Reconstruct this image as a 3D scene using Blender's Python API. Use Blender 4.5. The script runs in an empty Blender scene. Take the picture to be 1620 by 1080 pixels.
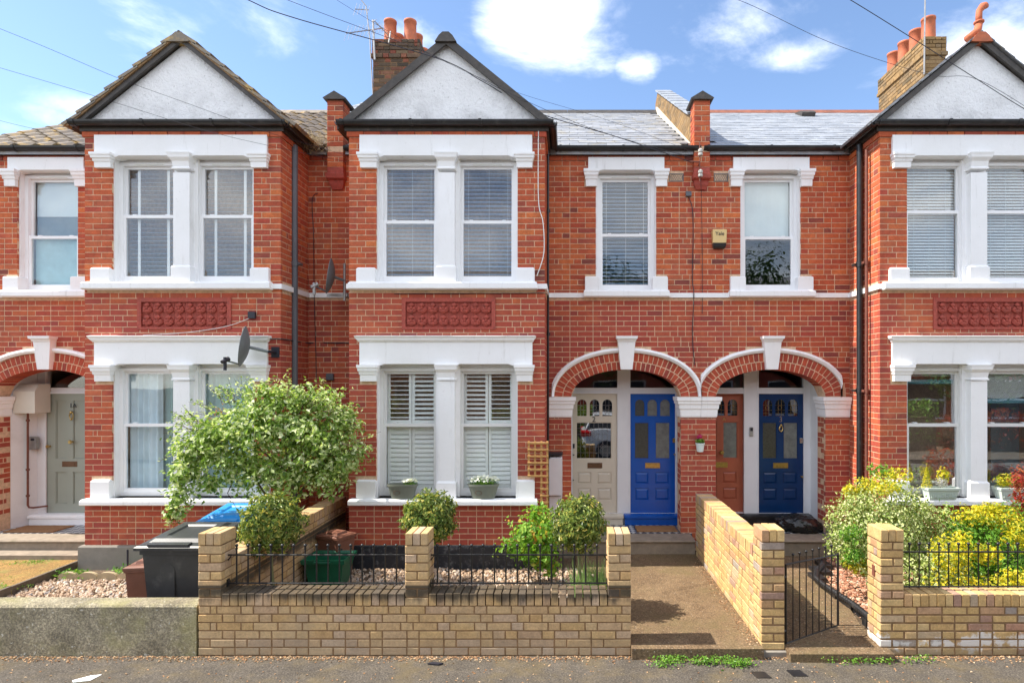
import bpy, math, random
import numpy as np
from mathutils import Vector, Matrix, noise as mnoise
R = math.radians
random.seed(7); rng = np.random.default_rng(7)
scene = bpy.context.scene
COL = scene.collection

# ------------------------------------------------------------------ camera
F = 930.0 / 1620.0                     # focal length in picture widths
CAMZ = 2.54
cam_d = bpy.data.cameras.new('camera'); cam = bpy.data.objects.new('camera', cam_d); COL.objects.link(cam)
cam.location = (0, 0, CAMZ); cam.rotation_euler = (R(90), 0, 0)
cam_d.sensor_width = 36; cam_d.lens = 36 * F
cam_d.shift_x = -90 / 1620.0; cam_d.shift_y = 60 / 1620.0
cam_d.clip_end = 2000; cam_d.clip_start = 0.05
scene.camera = cam

# ------------------------------------------------------------------ light
SUN_EL = 52.0
SUN_DIR = Vector((1.0, 0.02, 0)).normalized() * math.cos(R(SUN_EL)); SUN_DIR.z = -math.sin(R(SUN_EL))
sun_d = bpy.data.lights.new('sun', 'SUN'); sun = bpy.data.objects.new('sun', sun_d); COL.objects.link(sun)
sun_d.energy = 4.0; sun_d.angle = R(0.5); sun_d.color = (1.0, 0.93, 0.82)
sun.rotation_euler = SUN_DIR.to_track_quat('-Z', 'Y').to_euler(); sun.location = (-12, -2, 18)
scene.view_settings.view_transform = 'Standard'; scene.view_settings.look = 'None'
scene.view_settings.exposure = 1.22; scene.view_settings.gamma = 1; scene.view_settings.use_curve_mapping = False

world = bpy.data.worlds.new('World'); scene.world = world; world.use_nodes = True
wn = world.node_tree.nodes; wl = world.node_tree.links; wn.clear()
def WN(t, **k):
    n = wn.new(t)
    for a, b in k.items(): setattr(n, a, b)
    return n
def wmath(op, a, b=None, c=None, clamp=False):
    n = WN('ShaderNodeMath', operation=op); n.use_clamp = clamp
    for i, v in enumerate((a, b, c)):
        if v is None: continue
        if isinstance(v, (int, float)): n.inputs[i].default_value = v
        else: wl.new(v, n.inputs[i])
    return n.outputs[0]
sky = WN('ShaderNodeTexSky', sky_type='NISHITA'); sky.sun_disc = False
sky.sun_elevation = R(SUN_EL); sky.sun_rotation = math.atan2(-SUN_DIR.x, -SUN_DIR.y)
sky.air_density = 0.9; sky.dust_density = 0.25; sky.ozone_density = 2.2
tc = WN('ShaderNodeTexCoord')
n1 = WN('ShaderNodeTexNoise'); n1.inputs['Scale'].default_value = 3.4; n1.inputs['Detail'].default_value = 9; n1.inputs['Roughness'].default_value = 0.62
n1.inputs['Distortion'].default_value = 0.35
mp = WN('ShaderNodeMapping'); mp.inputs['Scale'].default_value = (1.0, 1.0, 2.1); mp.inputs['Rotation'].default_value = (0, R(18), 0); mp.inputs['Location'].default_value = (0.35, 0.1, 0.2)
wl.new(tc.outputs['Generated'], mp.inputs['Vector']); wl.new(mp.outputs[0], n1.inputs['Vector'])
dens = None
def sky_dir(px, py): return Vector(((px - 900) / 930, 1, (600 - py) / 930)).normalized()
for (px, py, rx, rz, amp) in ((880, 38, .125, .08, .56), (830, -5, .12, .06, .4), (1590, 85, .17, .09, .42), (1290, 80, .09, .03, .40), (1200, 15, .10, .04, .26),
                              (105, 165, .09, .03, .5), (20, 200, .1, .03, .35), (210, 32, .08, .03, .3), (1010, 108, .035, .03, .35), (660, 70, .07, .05, .22)):
    d0 = sky_dir(px, py)
    sb = WN('ShaderNodeVectorMath', operation='SUBTRACT'); wl.new(tc.outputs['Generated'], sb.inputs[0]); sb.inputs[1].default_value = d0
    ml = WN('ShaderNodeVectorMath', operation='MULTIPLY'); wl.new(sb.outputs[0], ml.inputs[0]); ml.inputs[1].default_value = (1 / rx, 1 / rx, 1 / rz)
    ln = WN('ShaderNodeVectorMath', operation='LENGTH'); wl.new(ml.outputs[0], ln.inputs[0])
    g = wmath('SUBTRACT', 1.0, ln.outputs['Value'], clamp=True)
    g = wmath('MULTIPLY', wmath('POWER', g, 0.7), amp)
    dens = g if dens is None else wmath('ADD', dens, g)
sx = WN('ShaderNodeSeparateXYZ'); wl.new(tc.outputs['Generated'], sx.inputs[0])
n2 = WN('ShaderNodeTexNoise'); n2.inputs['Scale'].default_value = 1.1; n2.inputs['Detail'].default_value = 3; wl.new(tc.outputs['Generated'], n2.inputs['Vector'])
cov = wmath('ADD', wmath('MULTIPLY', sx.outputs[1], -0.55), wmath('MULTIPLY', n2.outputs['Fac'], 0.9))     # broken cloud added behind the camera to light the fronts, thinner towards the houses
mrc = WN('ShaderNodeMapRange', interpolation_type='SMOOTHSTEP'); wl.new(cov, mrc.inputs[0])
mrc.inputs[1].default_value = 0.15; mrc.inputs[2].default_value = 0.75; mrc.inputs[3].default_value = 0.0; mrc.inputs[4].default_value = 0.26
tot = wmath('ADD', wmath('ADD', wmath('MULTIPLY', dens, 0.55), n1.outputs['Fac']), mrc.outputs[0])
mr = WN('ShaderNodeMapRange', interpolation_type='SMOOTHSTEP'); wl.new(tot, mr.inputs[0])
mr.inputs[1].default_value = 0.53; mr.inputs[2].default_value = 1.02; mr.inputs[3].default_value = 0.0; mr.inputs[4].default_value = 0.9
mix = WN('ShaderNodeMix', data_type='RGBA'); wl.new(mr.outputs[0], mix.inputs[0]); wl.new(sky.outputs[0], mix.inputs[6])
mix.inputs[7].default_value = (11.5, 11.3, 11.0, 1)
bg = WN('ShaderNodeBackground'); bg.inputs['Strength'].default_value = 0.12
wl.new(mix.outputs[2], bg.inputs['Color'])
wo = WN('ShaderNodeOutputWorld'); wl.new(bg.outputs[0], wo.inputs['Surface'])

# ------------------------------------------------------------------ materials
def newmat(name):
    m = bpy.data.materials.new(name); m.use_nodes = True
    nt = m.node_tree; b = nt.nodes['Principled BSDF']
    return m, nt, b
class NT:
    def __init__(s, nt): s.nt = nt
    def n(s, t, **k):
        x = s.nt.nodes.new(t)
        for a, b in k.items(): setattr(x, a, b)
        return x
    def link(s, a, b): s.nt.links.new(a, b)
    def math(s, op, a, b=None, c=None, clamp=False):
        x = s.n('ShaderNodeMath', operation=op); x.use_clamp = clamp
        for i, v in enumerate((a, b, c)):
            if v is None: continue
            if isinstance(v, (int, float)): x.inputs[i].default_value = v
            else: s.link(v, x.inputs[i])
        return x.outputs[0]
    def pos(s, local=False):
        if local: return s.n('ShaderNodeTexCoord').outputs['Object']
        return s.n('ShaderNodeNewGeometry').outputs['Position']
    def noise(s, scale, detail=4, rough=.55, vec=None, dist=0, stretch=None):
        x = s.n('ShaderNodeTexNoise'); x.inputs['Scale'].default_value = scale; x.inputs['Detail'].default_value = detail
        x.inputs['Roughness'].default_value = rough; x.inputs['Distortion'].default_value = dist
        v = vec or s.pos()
        if stretch:
            m = s.n('ShaderNodeMapping'); m.inputs['Scale'].default_value = stretch; s.link(v, m.inputs['Vector']); v = m.outputs[0]
        s.link(v, x.inputs['Vector'])
        return x.outputs['Fac']
    def ramp(s, fac, stops, interp='LINEAR'):
        x = s.n('ShaderNodeValToRGB'); x.color_ramp.interpolation = interp
        e = x.color_ramp.elements
        while len(e) < len(stops): e.new(0.5)
        for el, (p, c) in zip(e, stops):
            el.position = p; el.color = (c[0], c[1], c[2], 1) if hasattr(c, '__len__') else (c, c, c, 1)
        s.link(fac, x.inputs[0]); return x.outputs[0]
    def mix(s, f, a, b, mode='MIX'):
        x = s.n('ShaderNodeMix', data_type='RGBA', blend_type=mode)
        for i, v in ((0, f), (6, a), (7, b)):
            if isinstance(v, (int, float)): x.inputs[i].default_value = v
            elif isinstance(v, tuple): x.inputs[i].default_value = (v[0], v[1], v[2], 1)
            else: s.link(v, x.inputs[i])
        return x.outputs[2]
    def maprange(s, v, a, b, c=0., d=1., smooth=True):
        x = s.n('ShaderNodeMapRange', interpolation_type='SMOOTHSTEP' if smooth else 'LINEAR'); s.link(v, x.inputs[0])
        for i, q in enumerate((a, b, c, d)): x.inputs[i + 1].default_value = q
        return x.outputs[0]
    def bump(s, h, strength, dist, bsdf):
        x = s.n('ShaderNodeBump'); x.inputs['Strength'].default_value = strength; x.inputs['Distance'].default_value = dist
        s.link(h, x.inputs['Height']); s.link(x.outputs[0], bsdf.inputs['Normal'])
    def rand(s):
        o = s.n('ShaderNodeObjectInfo').outputs['Random']; g = s.n('ShaderNodeNewGeometry').outputs['Random Per Island']
        return s.math('FRACT', s.math('ADD', s.math('MULTIPLY', o, 7.31), s.math('MULTIPLY', g, 3.17)))
    def sep(s, v):
        x = s.n('ShaderNodeSeparateXYZ'); s.link(v, x.inputs[0]); return x.outputs

def simple(name, c, rough=.5, var=.12, scale=8, bump=.0, bscale=60, metal=0, spec=.5, dirt=None, dirtscale=3, dist=.004):
    m, nt, b = newmat(name); q = NT(nt)
    c2 = tuple(max(0, x * (1 - var)) for x in c); c1 = tuple(min(1, x * (1 + var * .6)) for x in c)
    col = q.ramp(q.noise(scale, 5, .6), [(.3, c2), (.7, c1)])
    if dirt:
        f = q.maprange(q.noise(dirtscale, 6, .65), .52, .75)
        col = q.mix(q.math('MULTIPLY', f, dirt[3]), col, dirt[:3])
    q.link(col, b.inputs['Base Color']); b.inputs['Roughness'].default_value = rough; b.inputs['Metallic'].default_value = metal
    b.inputs['Specular IOR Level'].default_value = spec
    if bump: q.bump(q.noise(bscale, 4, .6), bump, dist, b)
    return m

def brick_mat(name, stops, stain=None, stainscale=1.3, rough=.85, bump=.3, extra=None):
    m, nt, b = newmat(name); q = NT(nt)
    col = q.ramp(q.rand(), stops)
    fine = q.noise(55, 6, .7)
    col = q.mix(.55, col, q.ramp(fine, [(.25, (.45,) * 3), (.75, (1.35, 1.3, 1.25))]), 'MULTIPLY')
    col = q.mix(.6, col, q.ramp(q.noise(11, 5, .7), [(.3, (.68, .66, .64)), (.7, (1.25, 1.24, 1.2))]), 'MULTIPLY')
    spots = q.maprange(q.noise(140, 2, .5), .66, .76)
    col = q.mix(q.math('MULTIPLY', spots, .45), col, tuple(x * .35 for x in stops[0][1]))
    if stain:
        f = q.maprange(q.noise(stainscale, 7, .65), .48, .74)
        col = q.mix(q.math('MULTIPLY', f, stain[3]), col, stain[:3])
    if extra: col = extra(q, col)
    q.link(col, b.inputs['Base Color']); b.inputs['Roughness'].default_value = rough
    b.inputs['Specular IOR Level'].default_value = .25
    q.bump(fine, bump, .003, b)
    return m
def lower_wash(q, col):            # weathered, slightly sooty lower storey with its own ragged edge
    z = q.sep(q.pos())[2]
    zz = q.math('ADD', z, q.math('MULTIPLY', q.noise(1.1, 5, .6), 1.6))
    f = q.maprange(zz, 4.9, 4.2)
    f = q.math('MULTIPLY', f, q.maprange(q.noise(.9, 4, .6), .3, .7, .25, .8))
    col = q.mix(f, col, (.34, .062, .05))
    dk = q.math('MULTIPLY', q.maprange(q.noise(2.1, 6, .7, stretch=(1, 1, .6)), .5, .72), .45)
    col = q.mix(dk, col, (.20, .065, .045))
    og = q.math('MULTIPLY', q.maprange(q.noise(1.6, 5, .65, stretch=(1, 1, 1.4)), .52, .7), .35)
    col = q.mix(og, col, (.66, .20, .08))
    w = q.math('MULTIPLY', q.maprange(q.noise(3.5, 7, .7, stretch=(1, 1, .35)), .62, .8), .2)
    col = q.mix(w, col, (.55, .36, .3))
    return col
RED = [(0, (.40, .078, .042)), (.2, (.54, .125, .05)), (.42, (.48, .10, .048)), (.6, (.62, .175, .06)), (.72, (.43, .078, .05)), (.84, (.53, .15, .065)), (.96, (.36, .08, .055)), (1, (.18, .06, .05))]
M = {}
M['red'] = brick_mat('red_brick', RED, (.30, .09, .06, .3), 1.7, extra=lower_wash)
M['mortar'] = simple('mortar', (.68, .47, .31), .95, .25, 22, .3, 90, spec=.1, dirt=(.42, .26, .17, .4), dirtscale=2)
M['rubbed'] = brick_mat('rubbed_brick', [(0, (.38, .07, .04)), (.4, (.48, .095, .05)), (.75, (.42, .08, .045)), (1, (.30, .065, .05))], (.2, .06, .05, .3))
def soot(q, col):
    p = q.sep(q.pos()); z = p[2]
    n = q.noise(5, 6, .65, stretch=(1.6, 1.6, .35))
    f = q.maprange(q.math('ADD', z, q.math('MULTIPLY', n, .26)), .60, .70)
    top = q.maprange(z, .66, .64)
    f = q.math('MULTIPLY', f, top)
    col = q.mix(q.math('MULTIPLY', f, .88), col, (.035, .032, .027))
    g = q.maprange(q.math('SUBTRACT', .25, z), 0, .22)
    col = q.mix(q.math('MULTIPLY', g, .45), col, (.30, .27, .21))
    return col
def efflor(q, col):
    p = q.sep(q.pos()); z = p[2]; n = q.noise(5.5, 7, .7)
    n = q.math('ADD', q.math('MULTIPLY', q.noise(2.6, 4, .6), .75), q.math('MULTIPLY', q.noise(17, 6, .7), .4))
    f = q.maprange(q.math('SUBTRACT', q.math('MULTIPLY', n, .62), q.math('ABSOLUTE', q.math('SUBTRACT', z, .12))), .28, .33)
    col = q.mix(q.math('MULTIPLY', f, .85), col, (.72, .70, .66))
    g = q.maprange(z, .12, .02)
    return q.mix(q.math('MULTIPLY', g, .6), col, (.22, .19, .12))
YEL_B = [(0, (.52, .34, .16)), (.25, (.58, .40, .19)), (.5, (.54, .37, .20)), (.7, (.60, .43, .23)), (.85, (.52, .36, .22)), (.95, (.56, .42, .29)), (1, (.44, .30, .18))]
YEL_C = [(0, (.50, .33, .14)), (.25, (.62, .43, .19)), (.45, (.57, .38, .17)), (.65, (.66, .48, .23)), (.74, (.46, .27, .14)), (.84, (.55, .36, .22)), (.90, (.40, .22, .15)), (.95, (.36, .32, .28)), (1, (.60, .43, .24))]
M['stock'] = brick_mat('tan_stock_brick', YEL_B, (.42, .33, .22, .5), 2.6, bump=.8, extra=soot)
M['stock_side'] = brick_mat('pale_yellow_stock_brick', YEL_C, (.50, .43, .32, .35), 2.4, bump=.9)
M['stock_yellow'] = brick_mat('yellow_stock_brick', YEL_C, (.42, .36, .28, .3), 2.4, bump=.8, extra=efflor)
M['chim'] = brick_mat('sooty_chimney_brick', [(0, (.06, .05, .04)), (.3, (.14, .09, .06)), (.55, (.09, .07, .05)), (.8, (.26, .07, .045)), (1, (.18, .13, .08))], (.06, .05, .04, .5), 2.5)
M['chim_y'] = brick_mat('yellow_chimney_brick', [(0, (.20, .13, .06)), (.4, (.34, .22, .10)), (.7, (.26, .18, .10)), (1, (.13, .10, .06))], (.14, .11, .07, .5), 2.0)
M['mortar_y'] = simple('garden_mortar', (.27, .17, .09), .95, .3, 18, .5, 80, spec=.1)
M['white'] = simple('white_masonry_paint', (.86, .86, .85), .55, .05, 3, .15, 40, dirt=(.55, .53, .50, .35), dirtscale=2.4)
def paint_mat():
    m, nt, b = newmat('painted_stone'); q = NT(nt)
    col = q.ramp(q.noise(2.2, 6, .65), [(.3, (.84, .84, .83)), (.65, (.89, .89, .89))])
    st = q.maprange(q.noise(7, 6, .72, stretch=(1.8, 1, .22)), .56, .76)
    col = q.mix(q.math('MULTIPLY', st, .38), col, (.42, .40, .36))
    ch = q.maprange(q.noise(38, 3, .6), .68, .74); col = q.mix(q.math('MULTIPLY', ch, .4), col, (.45, .40, .34))
    q.link(col, b.inputs['Base Color']); b.inputs['Roughness'].default_value = .65
    q.bump(q.math('ADD', q.noise(30, 5, .6), q.math('MULTIPLY', q.noise(6, 3, .5), 1.2)), .35, .004, b); return m
M['white'] = paint_mat()
M['upvc'] = simple('white_frame', (.86, .86, .86), .3, .02, 3)
M['cream'] = simple('cream_paint', (.66, .62, .53), .4, .05, 5, dirt=(.5, .46, .38, .3))
M['plaster'] = simple('white_plaster', (.74, .74, .74), .7, .06, 2, .1, 30, dirt=(.5, .48, .44, .4), dirtscale=1.6)
M['render'] = None
def render_mat():
    m, nt, b = newmat('pebbledash_render'); q = NT(nt)
    h = q.noise(26, 3, .6); sp = q.maprange(q.noise(34, 3, .65), .60, .72)
    col = q.ramp(q.noise(1.8, 6, .65), [(.3, (.84, .84, .84)), (.6, (.90, .90, .90))])
    low = q.maprange(q.sep(q.pos())[2], 6.6, 5.95)
    col = q.mix(q.math('MULTIPLY', q.math('MULTIPLY', sp, .6), q.math('ADD', .25, q.noise(2.2, 4, .6))), col, (.22, .21, .20))
    col = q.mix(q.math('MULTIPLY', q.math('MULTIPLY', low, q.maprange(q.noise(3, 6, .7), .42, .7)), .45), col, (.38, .37, .36))
    q.link(col, b.inputs['Base Color']); b.inputs['Roughness'].default_value = .9
    q.bump(q.math('ADD', h, q.math('MULTIPLY', q.noise(90, 2, .5), .5)), .9, .02, b); return m
M['render'] = render_mat()
M['black'] = simple('black_gloss_plastic', (.018, .018, .02), .35, .3, 12, .05, 30, dirt=(.08, .075, .07, .5), dirtscale=6)
M['ridge_red'] = simple('weathered_ridge_tile', (.24, .085, .05), .8, .3, 9, .3, 50, dirt=(.12, .08, .06, .6), dirtscale=7)
M['greypipe'] = simple('grey_downpipe', (.10, .105, .12), .4, .15, 6)
M['board'] = simple('dark_barge_board', (.055, .048, .042), .6, .35, 14, .3, 40, dirt=(.16, .12, .09, .5), dirtscale=9)
M['iron'] = simple('black_iron', (.012, .012, .013), .38, .3, 30, .2, 120)
def slate_mat(name, a, b_, lichen, amt):
    m, nt, b = newmat(name); q = NT(nt)
    col = q.mix(q.rand(), a, b_)
    col = q.mix(q.math('MULTIPLY', q.maprange(q.noise(7, 6, .7), .45, .7), .5), col, tuple(x * 1.5 for x in b_))
    f = q.math('MULTIPLY', q.maprange(q.noise(4.2, 7, .75), .5, .66), amt)
    col = q.mix(f, col, lichen)
    q.link(col, b.inputs['Base Color']); b.inputs['Roughness'].default_value = .5; b.inputs['Specular IOR Level'].default_value = .6
    q.bump(q.noise(30, 5, .65), .35, .006, b); return m
M['slate'] = slate_mat('slate', (.20, .21, .23), (.29, .30, .32), (.30, .25, .14), .55)
M['slate2'] = slate_mat('clean_slate', (.23, .25, .28), (.30, .32, .35), (.25, .23, .18), .2)
M['pantile'] = slate_mat('concrete_tile', (.11, .085, .06), (.19, .15, .10), (.50, .30, .04), .7)
M['terracotta'] = simple('terracotta', (.48, .13, .055), .75, .25, 9, .3, 50, dirt=(.25, .12, .08, .5), dirtscale=7)
M['panel'] = simple('moulded_terracotta', (.40, .075, .05), .75, .3, 30, .3, 60, dirt=(.14, .05, .04, .6), dirtscale=9)
def glass_mat(name, base=.07, rough=.0, tint=(.97, .98, .985)):
    m, nt, b = newmat(name); q = NT(nt); nt.nodes.remove(b)
    tr = q.n('ShaderNodeBsdfTransparent'); tr.inputs[0].default_value = (*tint, 1)
    gl = q.n('ShaderNodeBsdfGlossy'); gl.inputs['Roughness'].default_value = rough; gl.inputs[0].default_value = (.96, .98, 1, 1)
    fr = q.n('ShaderNodeFresnel'); fr.inputs[0].default_value = 1.5
    bf = q.n('ShaderNodeNewGeometry').outputs['Backfacing']; q.link(q.math('ADD', 1.5, q.math('MULTIPLY', bf, 1 / 1.5 - 1.5)), fr.inputs[0])
    bp = q.n('ShaderNodeBump'); bp.inputs['Strength'].default_value = .06; bp.inputs['Distance'].default_value = .01
    q.link(q.noise(2.5, 2, .4), bp.inputs['Height']); q.link(bp.outputs[0], gl.inputs['Normal'])
    f = q.math('ADD', q.math('MULTIPLY', fr.outputs[0], 1.15), base, clamp=True)
    mx = q.n('ShaderNodeMixShader'); q.link(f, mx.inputs[0]); q.link(tr.outputs[0], mx.inputs[1]); q.link(gl.outputs[0], mx.inputs[2])
    q.link(mx.outputs[0], nt.nodes['Material Output'].inputs['Surface']); return m
M['glass'] = glass_mat('window_glass', .015)
M['glass_ref'] = glass_mat('reflective_old_glass', .20)
M['glass_clear'] = glass_mat('clear_glass', .0)
M['glass_lead'] = glass_mat('leaded_glass', .22, .02, (.25, .27, .27))
M['frost'] = simple('obscured_glass', (.045, .05, .045), .22, .3, 40, .5, 160, spec=.9)
M['frost_light'] = simple('pale_obscured_glass', (.17, .18, .17), .25, .3, 14, .5, 160, spec=.8)
M['net'] = simple('pale_green_net', (.36, .55, .55), .8, .12, 8, .4, 120)
M['slat'] = simple('blind_slat', (.25, .37, .52), .5, .04, 3)
M['slat_a'] = simple('grey_blind_slat', (.20, .22, .25), .6, .04, 3)
M['slat_w'] = simple('wooden_blind_slat', (.78, .80, .76), .5, .05, 3)
M['shutter'] = simple('shutter_white', (.88, .90, .85), .45, .03, 3)
M['curtain'] = simple('pale_blue_curtain', (.62, .76, .82), .85, .1, 6)
M['roller'] = simple('pale_roller_blind', (.68, .77, .74), .8, .05, 4)
M['teal'] = simple('teal_band', (.16, .38, .42), .8, .08, 6)
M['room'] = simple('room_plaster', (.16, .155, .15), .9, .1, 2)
M['brass'] = simple('aged_brass', (.55, .38, .14), .3, .25, 30, metal=.9)
M['copper'] = simple('brown_letterplate', (.16, .085, .045), .45, .3, 20, metal=.4)
M['chrome'] = simple('chrome', (.6, .6, .6), .2, .1, 10, metal=.9)
M['door_cream'] = simple('door_cream_paint', (.62, .56, .46), .35, .03, 4)
M['door_blue'] = simple('door_royal_blue', (.004, .082, .40), .26, .10, 5)
M['door_navy'] = simple('door_navy', (.004, .032, .115), .24, .12, 5)
M['door_salmon'] = simple('door_brick_red', (.40, .105, .055), .4, .12, 5)
M['door_sage'] = simple('door_sage', (.30, .33, .28), .45, .04, 5)
M['frame_white'] = simple('door_frame_white', (.74, .74, .76), .4, .04, 4)
M['stone'] = simple('step_concrete', (.27, .22, .165), .9, .25, 9, .5, 60, dirt=(.14, .12, .07, .7), dirtscale=3)
M['plinth_black'] = simple('black_bitumen', (.02, .022, .028), .55, .3, 8, .3, 40, dirt=(.3, .3, .3, .35), dirtscale=14)
M['plinth_grey'] = simple('grey_cement', (.25, .225, .19), .9, .2, 6, .5, 50, dirt=(.12, .11, .08, .6), dirtscale=3)
M['mat'] = simple('coir', (.30, .15, .06), .98, .3, 60, .8, 220, dist=.006)
M['bin_black'] = simple('black_bin_plastic', (.035, .037, .04), .42, .2, 8, .1, 90, dirt=(.11, .11, .105, .5), dirtscale=6)
M['bin_blue'] = simple('blue_lid_plastic', (.02, .27, .72), .35, .08, 6)
M['bin_brown'] = simple('brown_caddy_plastic', (.20, .085, .055), .45, .15, 7, .1, 80)
M['bin_green'] = simple('green_box_plastic', (.006, .11, .055), .4, .15, 7, .1, 60)
M['bag'] = simple('black_bag', (.012, .012, .013), .22, .2, 8)
M['planter'] = simple('sage_planter', (.17, .185, .145), .6, .1, 8)
M['trough'] = simple('pale_trough', (.55, .62, .56), .5, .08, 8)
M['pine'] = simple('orange_timber', (.50, .27, .085), .7, .2, 30, .3, 60)
M['timber'] = simple('weathered_timber', (.14, .11, .08), .9, .3, 20, .5, 50)
M['dish'] = simple('grey_dish', (.16, .18, .19), .5, .15, 6)
M['alu'] = simple('dull_aluminium', (.38, .37, .36), .45, .2, 12, metal=.7)
M['rust'] = simple('rusty_pipe', (.17, .055, .035), .7, .3, 20, .3, 60)
M['meter'] = simple('meter_cupboard_white', (.74, .74, .76), .5, .05, 5, dirt=(.4, .38, .35, .4))
M['alarm'] = simple('alarm_yellow', (.72, .52, .22), .4, .05, 5)
M['alarm_dark'] = simple('alarm_dark', (.03, .03, .03), .3, .1, 5)
M['ink'] = simple('dark_lettering', (.02, .02, .03), .5, .05, 5)
M['porcelain'] = simple('insulator', (.5, .48, .44), .3, .2, 20)
M['wood'] = simple('bark', (.12, .085, .055), .9, .3, 14, .6, 50)
M['stem'] = simple('green_stem', (.20, .20, .09), .8, .3, 14)
def leaf_mat(name, stops, rough=.45, trans=.3, tcol=None):
    m, nt, b = newmat(name); q = NT(nt)
    col = q.ramp(q.rand(), stops)
    q.link(col, b.inputs['Base Color']); b.inputs['Roughness'].default_value = rough; b.inputs['Specular IOR Level'].default_value = .3
    t = q.n('ShaderNodeBsdfTranslucent'); q.link(q.mix(1.0, col, (1.3, 1.45, .55), 'MULTIPLY'), t.inputs[0])
    mx = q.n('ShaderNodeMixShader'); mx.inputs[0].default_value = trans
    q.link(b.outputs[0], mx.inputs[1]); q.link(t.outputs[0], mx.inputs[2])
    q.link(mx.outputs[0], nt.nodes['Material Output'].inputs['Surface']); return m
M['lf_bay'] = leaf_mat('bay_leaf', [(0, (.055, .10, .02)), (.3, (.11, .17, .035)), (.6, (.20, .26, .055)), (.82, (.38, .42, .11)), (1, (.58, .46, .10))], .36, .25)
M['lf_rose'] = leaf_mat('pale_shrub_leaf', [(0, (.08, .15, .03)), (.25, (.18, .29, .05)), (.5, (.32, .43, .12)), (.72, (.55, .62, .30)), (1, (.80, .82, .58))], .4, .35)
M['lf_tip'] = leaf_mat('red_tip_leaf', [(0, (.30, .10, .04)), (.6, (.42, .16, .05)), (1, (.35, .3, .08))], .4, .3)
M['lf_rasp'] = leaf_mat('lime_leaf', [(0, (.10, .24, .03)), (.5, (.20, .38, .05)), (.9, (.34, .50, .08)), (1, (.6, .25, .05))], .5, .4)
M['lf_eu'] = leaf_mat('cream_edged_leaf', [(0, (.10, .17, .03)), (.25, (.22, .30, .06)), (.5, (.40, .47, .14)), (.8, (.56, .59, .27)), (1, (.74, .73, .44))], .45, .22)
M['lf_yel'] = leaf_mat('golden_leaf', [(0, (.22, .32, .03)), (.3, (.48, .47, .03)), (.7, (.78, .60, .03)), (1, (.55, .52, .08))], .45, .35)
M['lf_grn'] = leaf_mat('mid_green_leaf', [(0, (.06, .15, .02)), (.5, (.13, .30, .03)), (1, (.26, .42, .06))], .4, .3)
M['lf_red'] = leaf_mat('red_leaf', [(0, (.20, .02, .02)), (.5, (.42, .05, .035)), (1, (.35, .16, .06))], .35, .3)
M['lf_lav'] = leaf_mat('lavender_leaf', [(0, (.16, .26, .09)), (1, (.30, .42, .16))], .7, .3)
M['petal_w'] = leaf_mat('white_petal', [(0, (.72, .72, .66)), (1, (.82, .82, .74))], .6, .2)
M['petal_p'] = leaf_mat('pink_petal', [(0, (.45, .02, .10)), (1, (.62, .05, .20))], .6, .2)
M['petal_grey'] = leaf_mat('silver_leaf', [(0, (.40, .40, .40)), (1, (.58, .55, .56))], .7, .2)
M['litter'] = leaf_mat('dry_leaf', [(0, (.20, .10, .05)), (.4, (.36, .20, .10)), (.8, (.46, .30, .17)), (1, (.55, .42, .28))], .8, .1)
M['far_tree'] = leaf_mat('street_tree_leaf', [(0, (.03, .06, .02)), (.6, (.06, .11, .03)), (1, (.11, .17, .04))], .5, .25)
M['pebble'] = None
def pebble_mat(name, stops):
    m, nt, b = newmat(name); q = NT(nt)
    col = q.mix(.4, q.ramp(q.rand(), stops), q.ramp(q.noise(60, 3, .6), [(.3, (.6,) * 3), (.7, (1.2,) * 3)]), 'MULTIPLY')
    q.link(col, b.inputs['Base Color']); b.inputs['Roughness'].default_value = .7; return m
M['pebble'] = pebble_mat('river_gravel', [(0, (.22, .13, .08)), (.3, (.42, .28, .17)), (.55, (.55, .42, .30)), (.75, (.34, .22, .15)), (.9, (.62, .54, .45)), (1, (.25, .23, .22))])
M['bark_chip'] = pebble_mat('bark_chips', [(0, (.20, .07, .04)), (.4, (.40, .17, .09)), (.7, (.52, .30, .19)), (.9, (.65, .50, .38)), (1, (.30, .12, .07))])
def ground_mat(name, a, b_, spots, moss=None, scale=3, bump=.6, spotscale=60, aggscale=62):
    m, nt, b = newmat(name); q = NT(nt)
    col = q.ramp(q.noise(scale, 7, .65), [(.3, a), (.7, b_)])
    agg = q.maprange(q.noise(aggscale, 4, .75), .36, .66)
    col = q.mix(.8, col, q.ramp(agg, [(0, (.42,) * 3), (1, (1.5, 1.45, 1.35))]), 'MULTIPLY')
    col = q.mix(.5, col, q.ramp(q.noise(14, 5, .7), [(.3, (.6,) * 3), (.7, (1.35,) * 3)]), 'MULTIPLY')
    sp = q.maprange(q.noise(spotscale, 2, .5), .66, .72)
    col = q.mix(q.math('MULTIPLY', sp, .7), col, spots)
    if moss:
        f = q.math('MULTIPLY', q.maprange(q.noise(moss[4], 7, .7), .45, .68), moss[3])
        col = q.mix(f, col, moss[:3])
    q.link(col, b.inputs['Base Color']); b.inputs['Roughness'].default_value = .92; b.inputs['Specular IOR Level'].default_value = .25
    q.bump(q.math('ADD', agg, q.noise(9, 4, .6)), bump, .006, b); return m
M['asphalt'] = ground_mat('pavement_asphalt', (.085, .074, .062), (.135, .118, .10), (.36, .33, .28), (.19, .14, .06, .4, 2.6))
M['road'] = ground_mat('road_asphalt', (.10, .10, .10), (.14, .14, .135), (.2, .2, .19))
M['path'] = ground_mat('aggregate_path', (.15, .10, .058), (.25, .175, .105), (.62, .54, .42), (.12, .095, .04, .7, 1.5))
M['path_a'] = ground_mat('mossy_path', (.24, .15, .055), (.36, .22, .075), (.40, .33, .22), (.20, .21, .06, .7, 2.8), 2.2)
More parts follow.
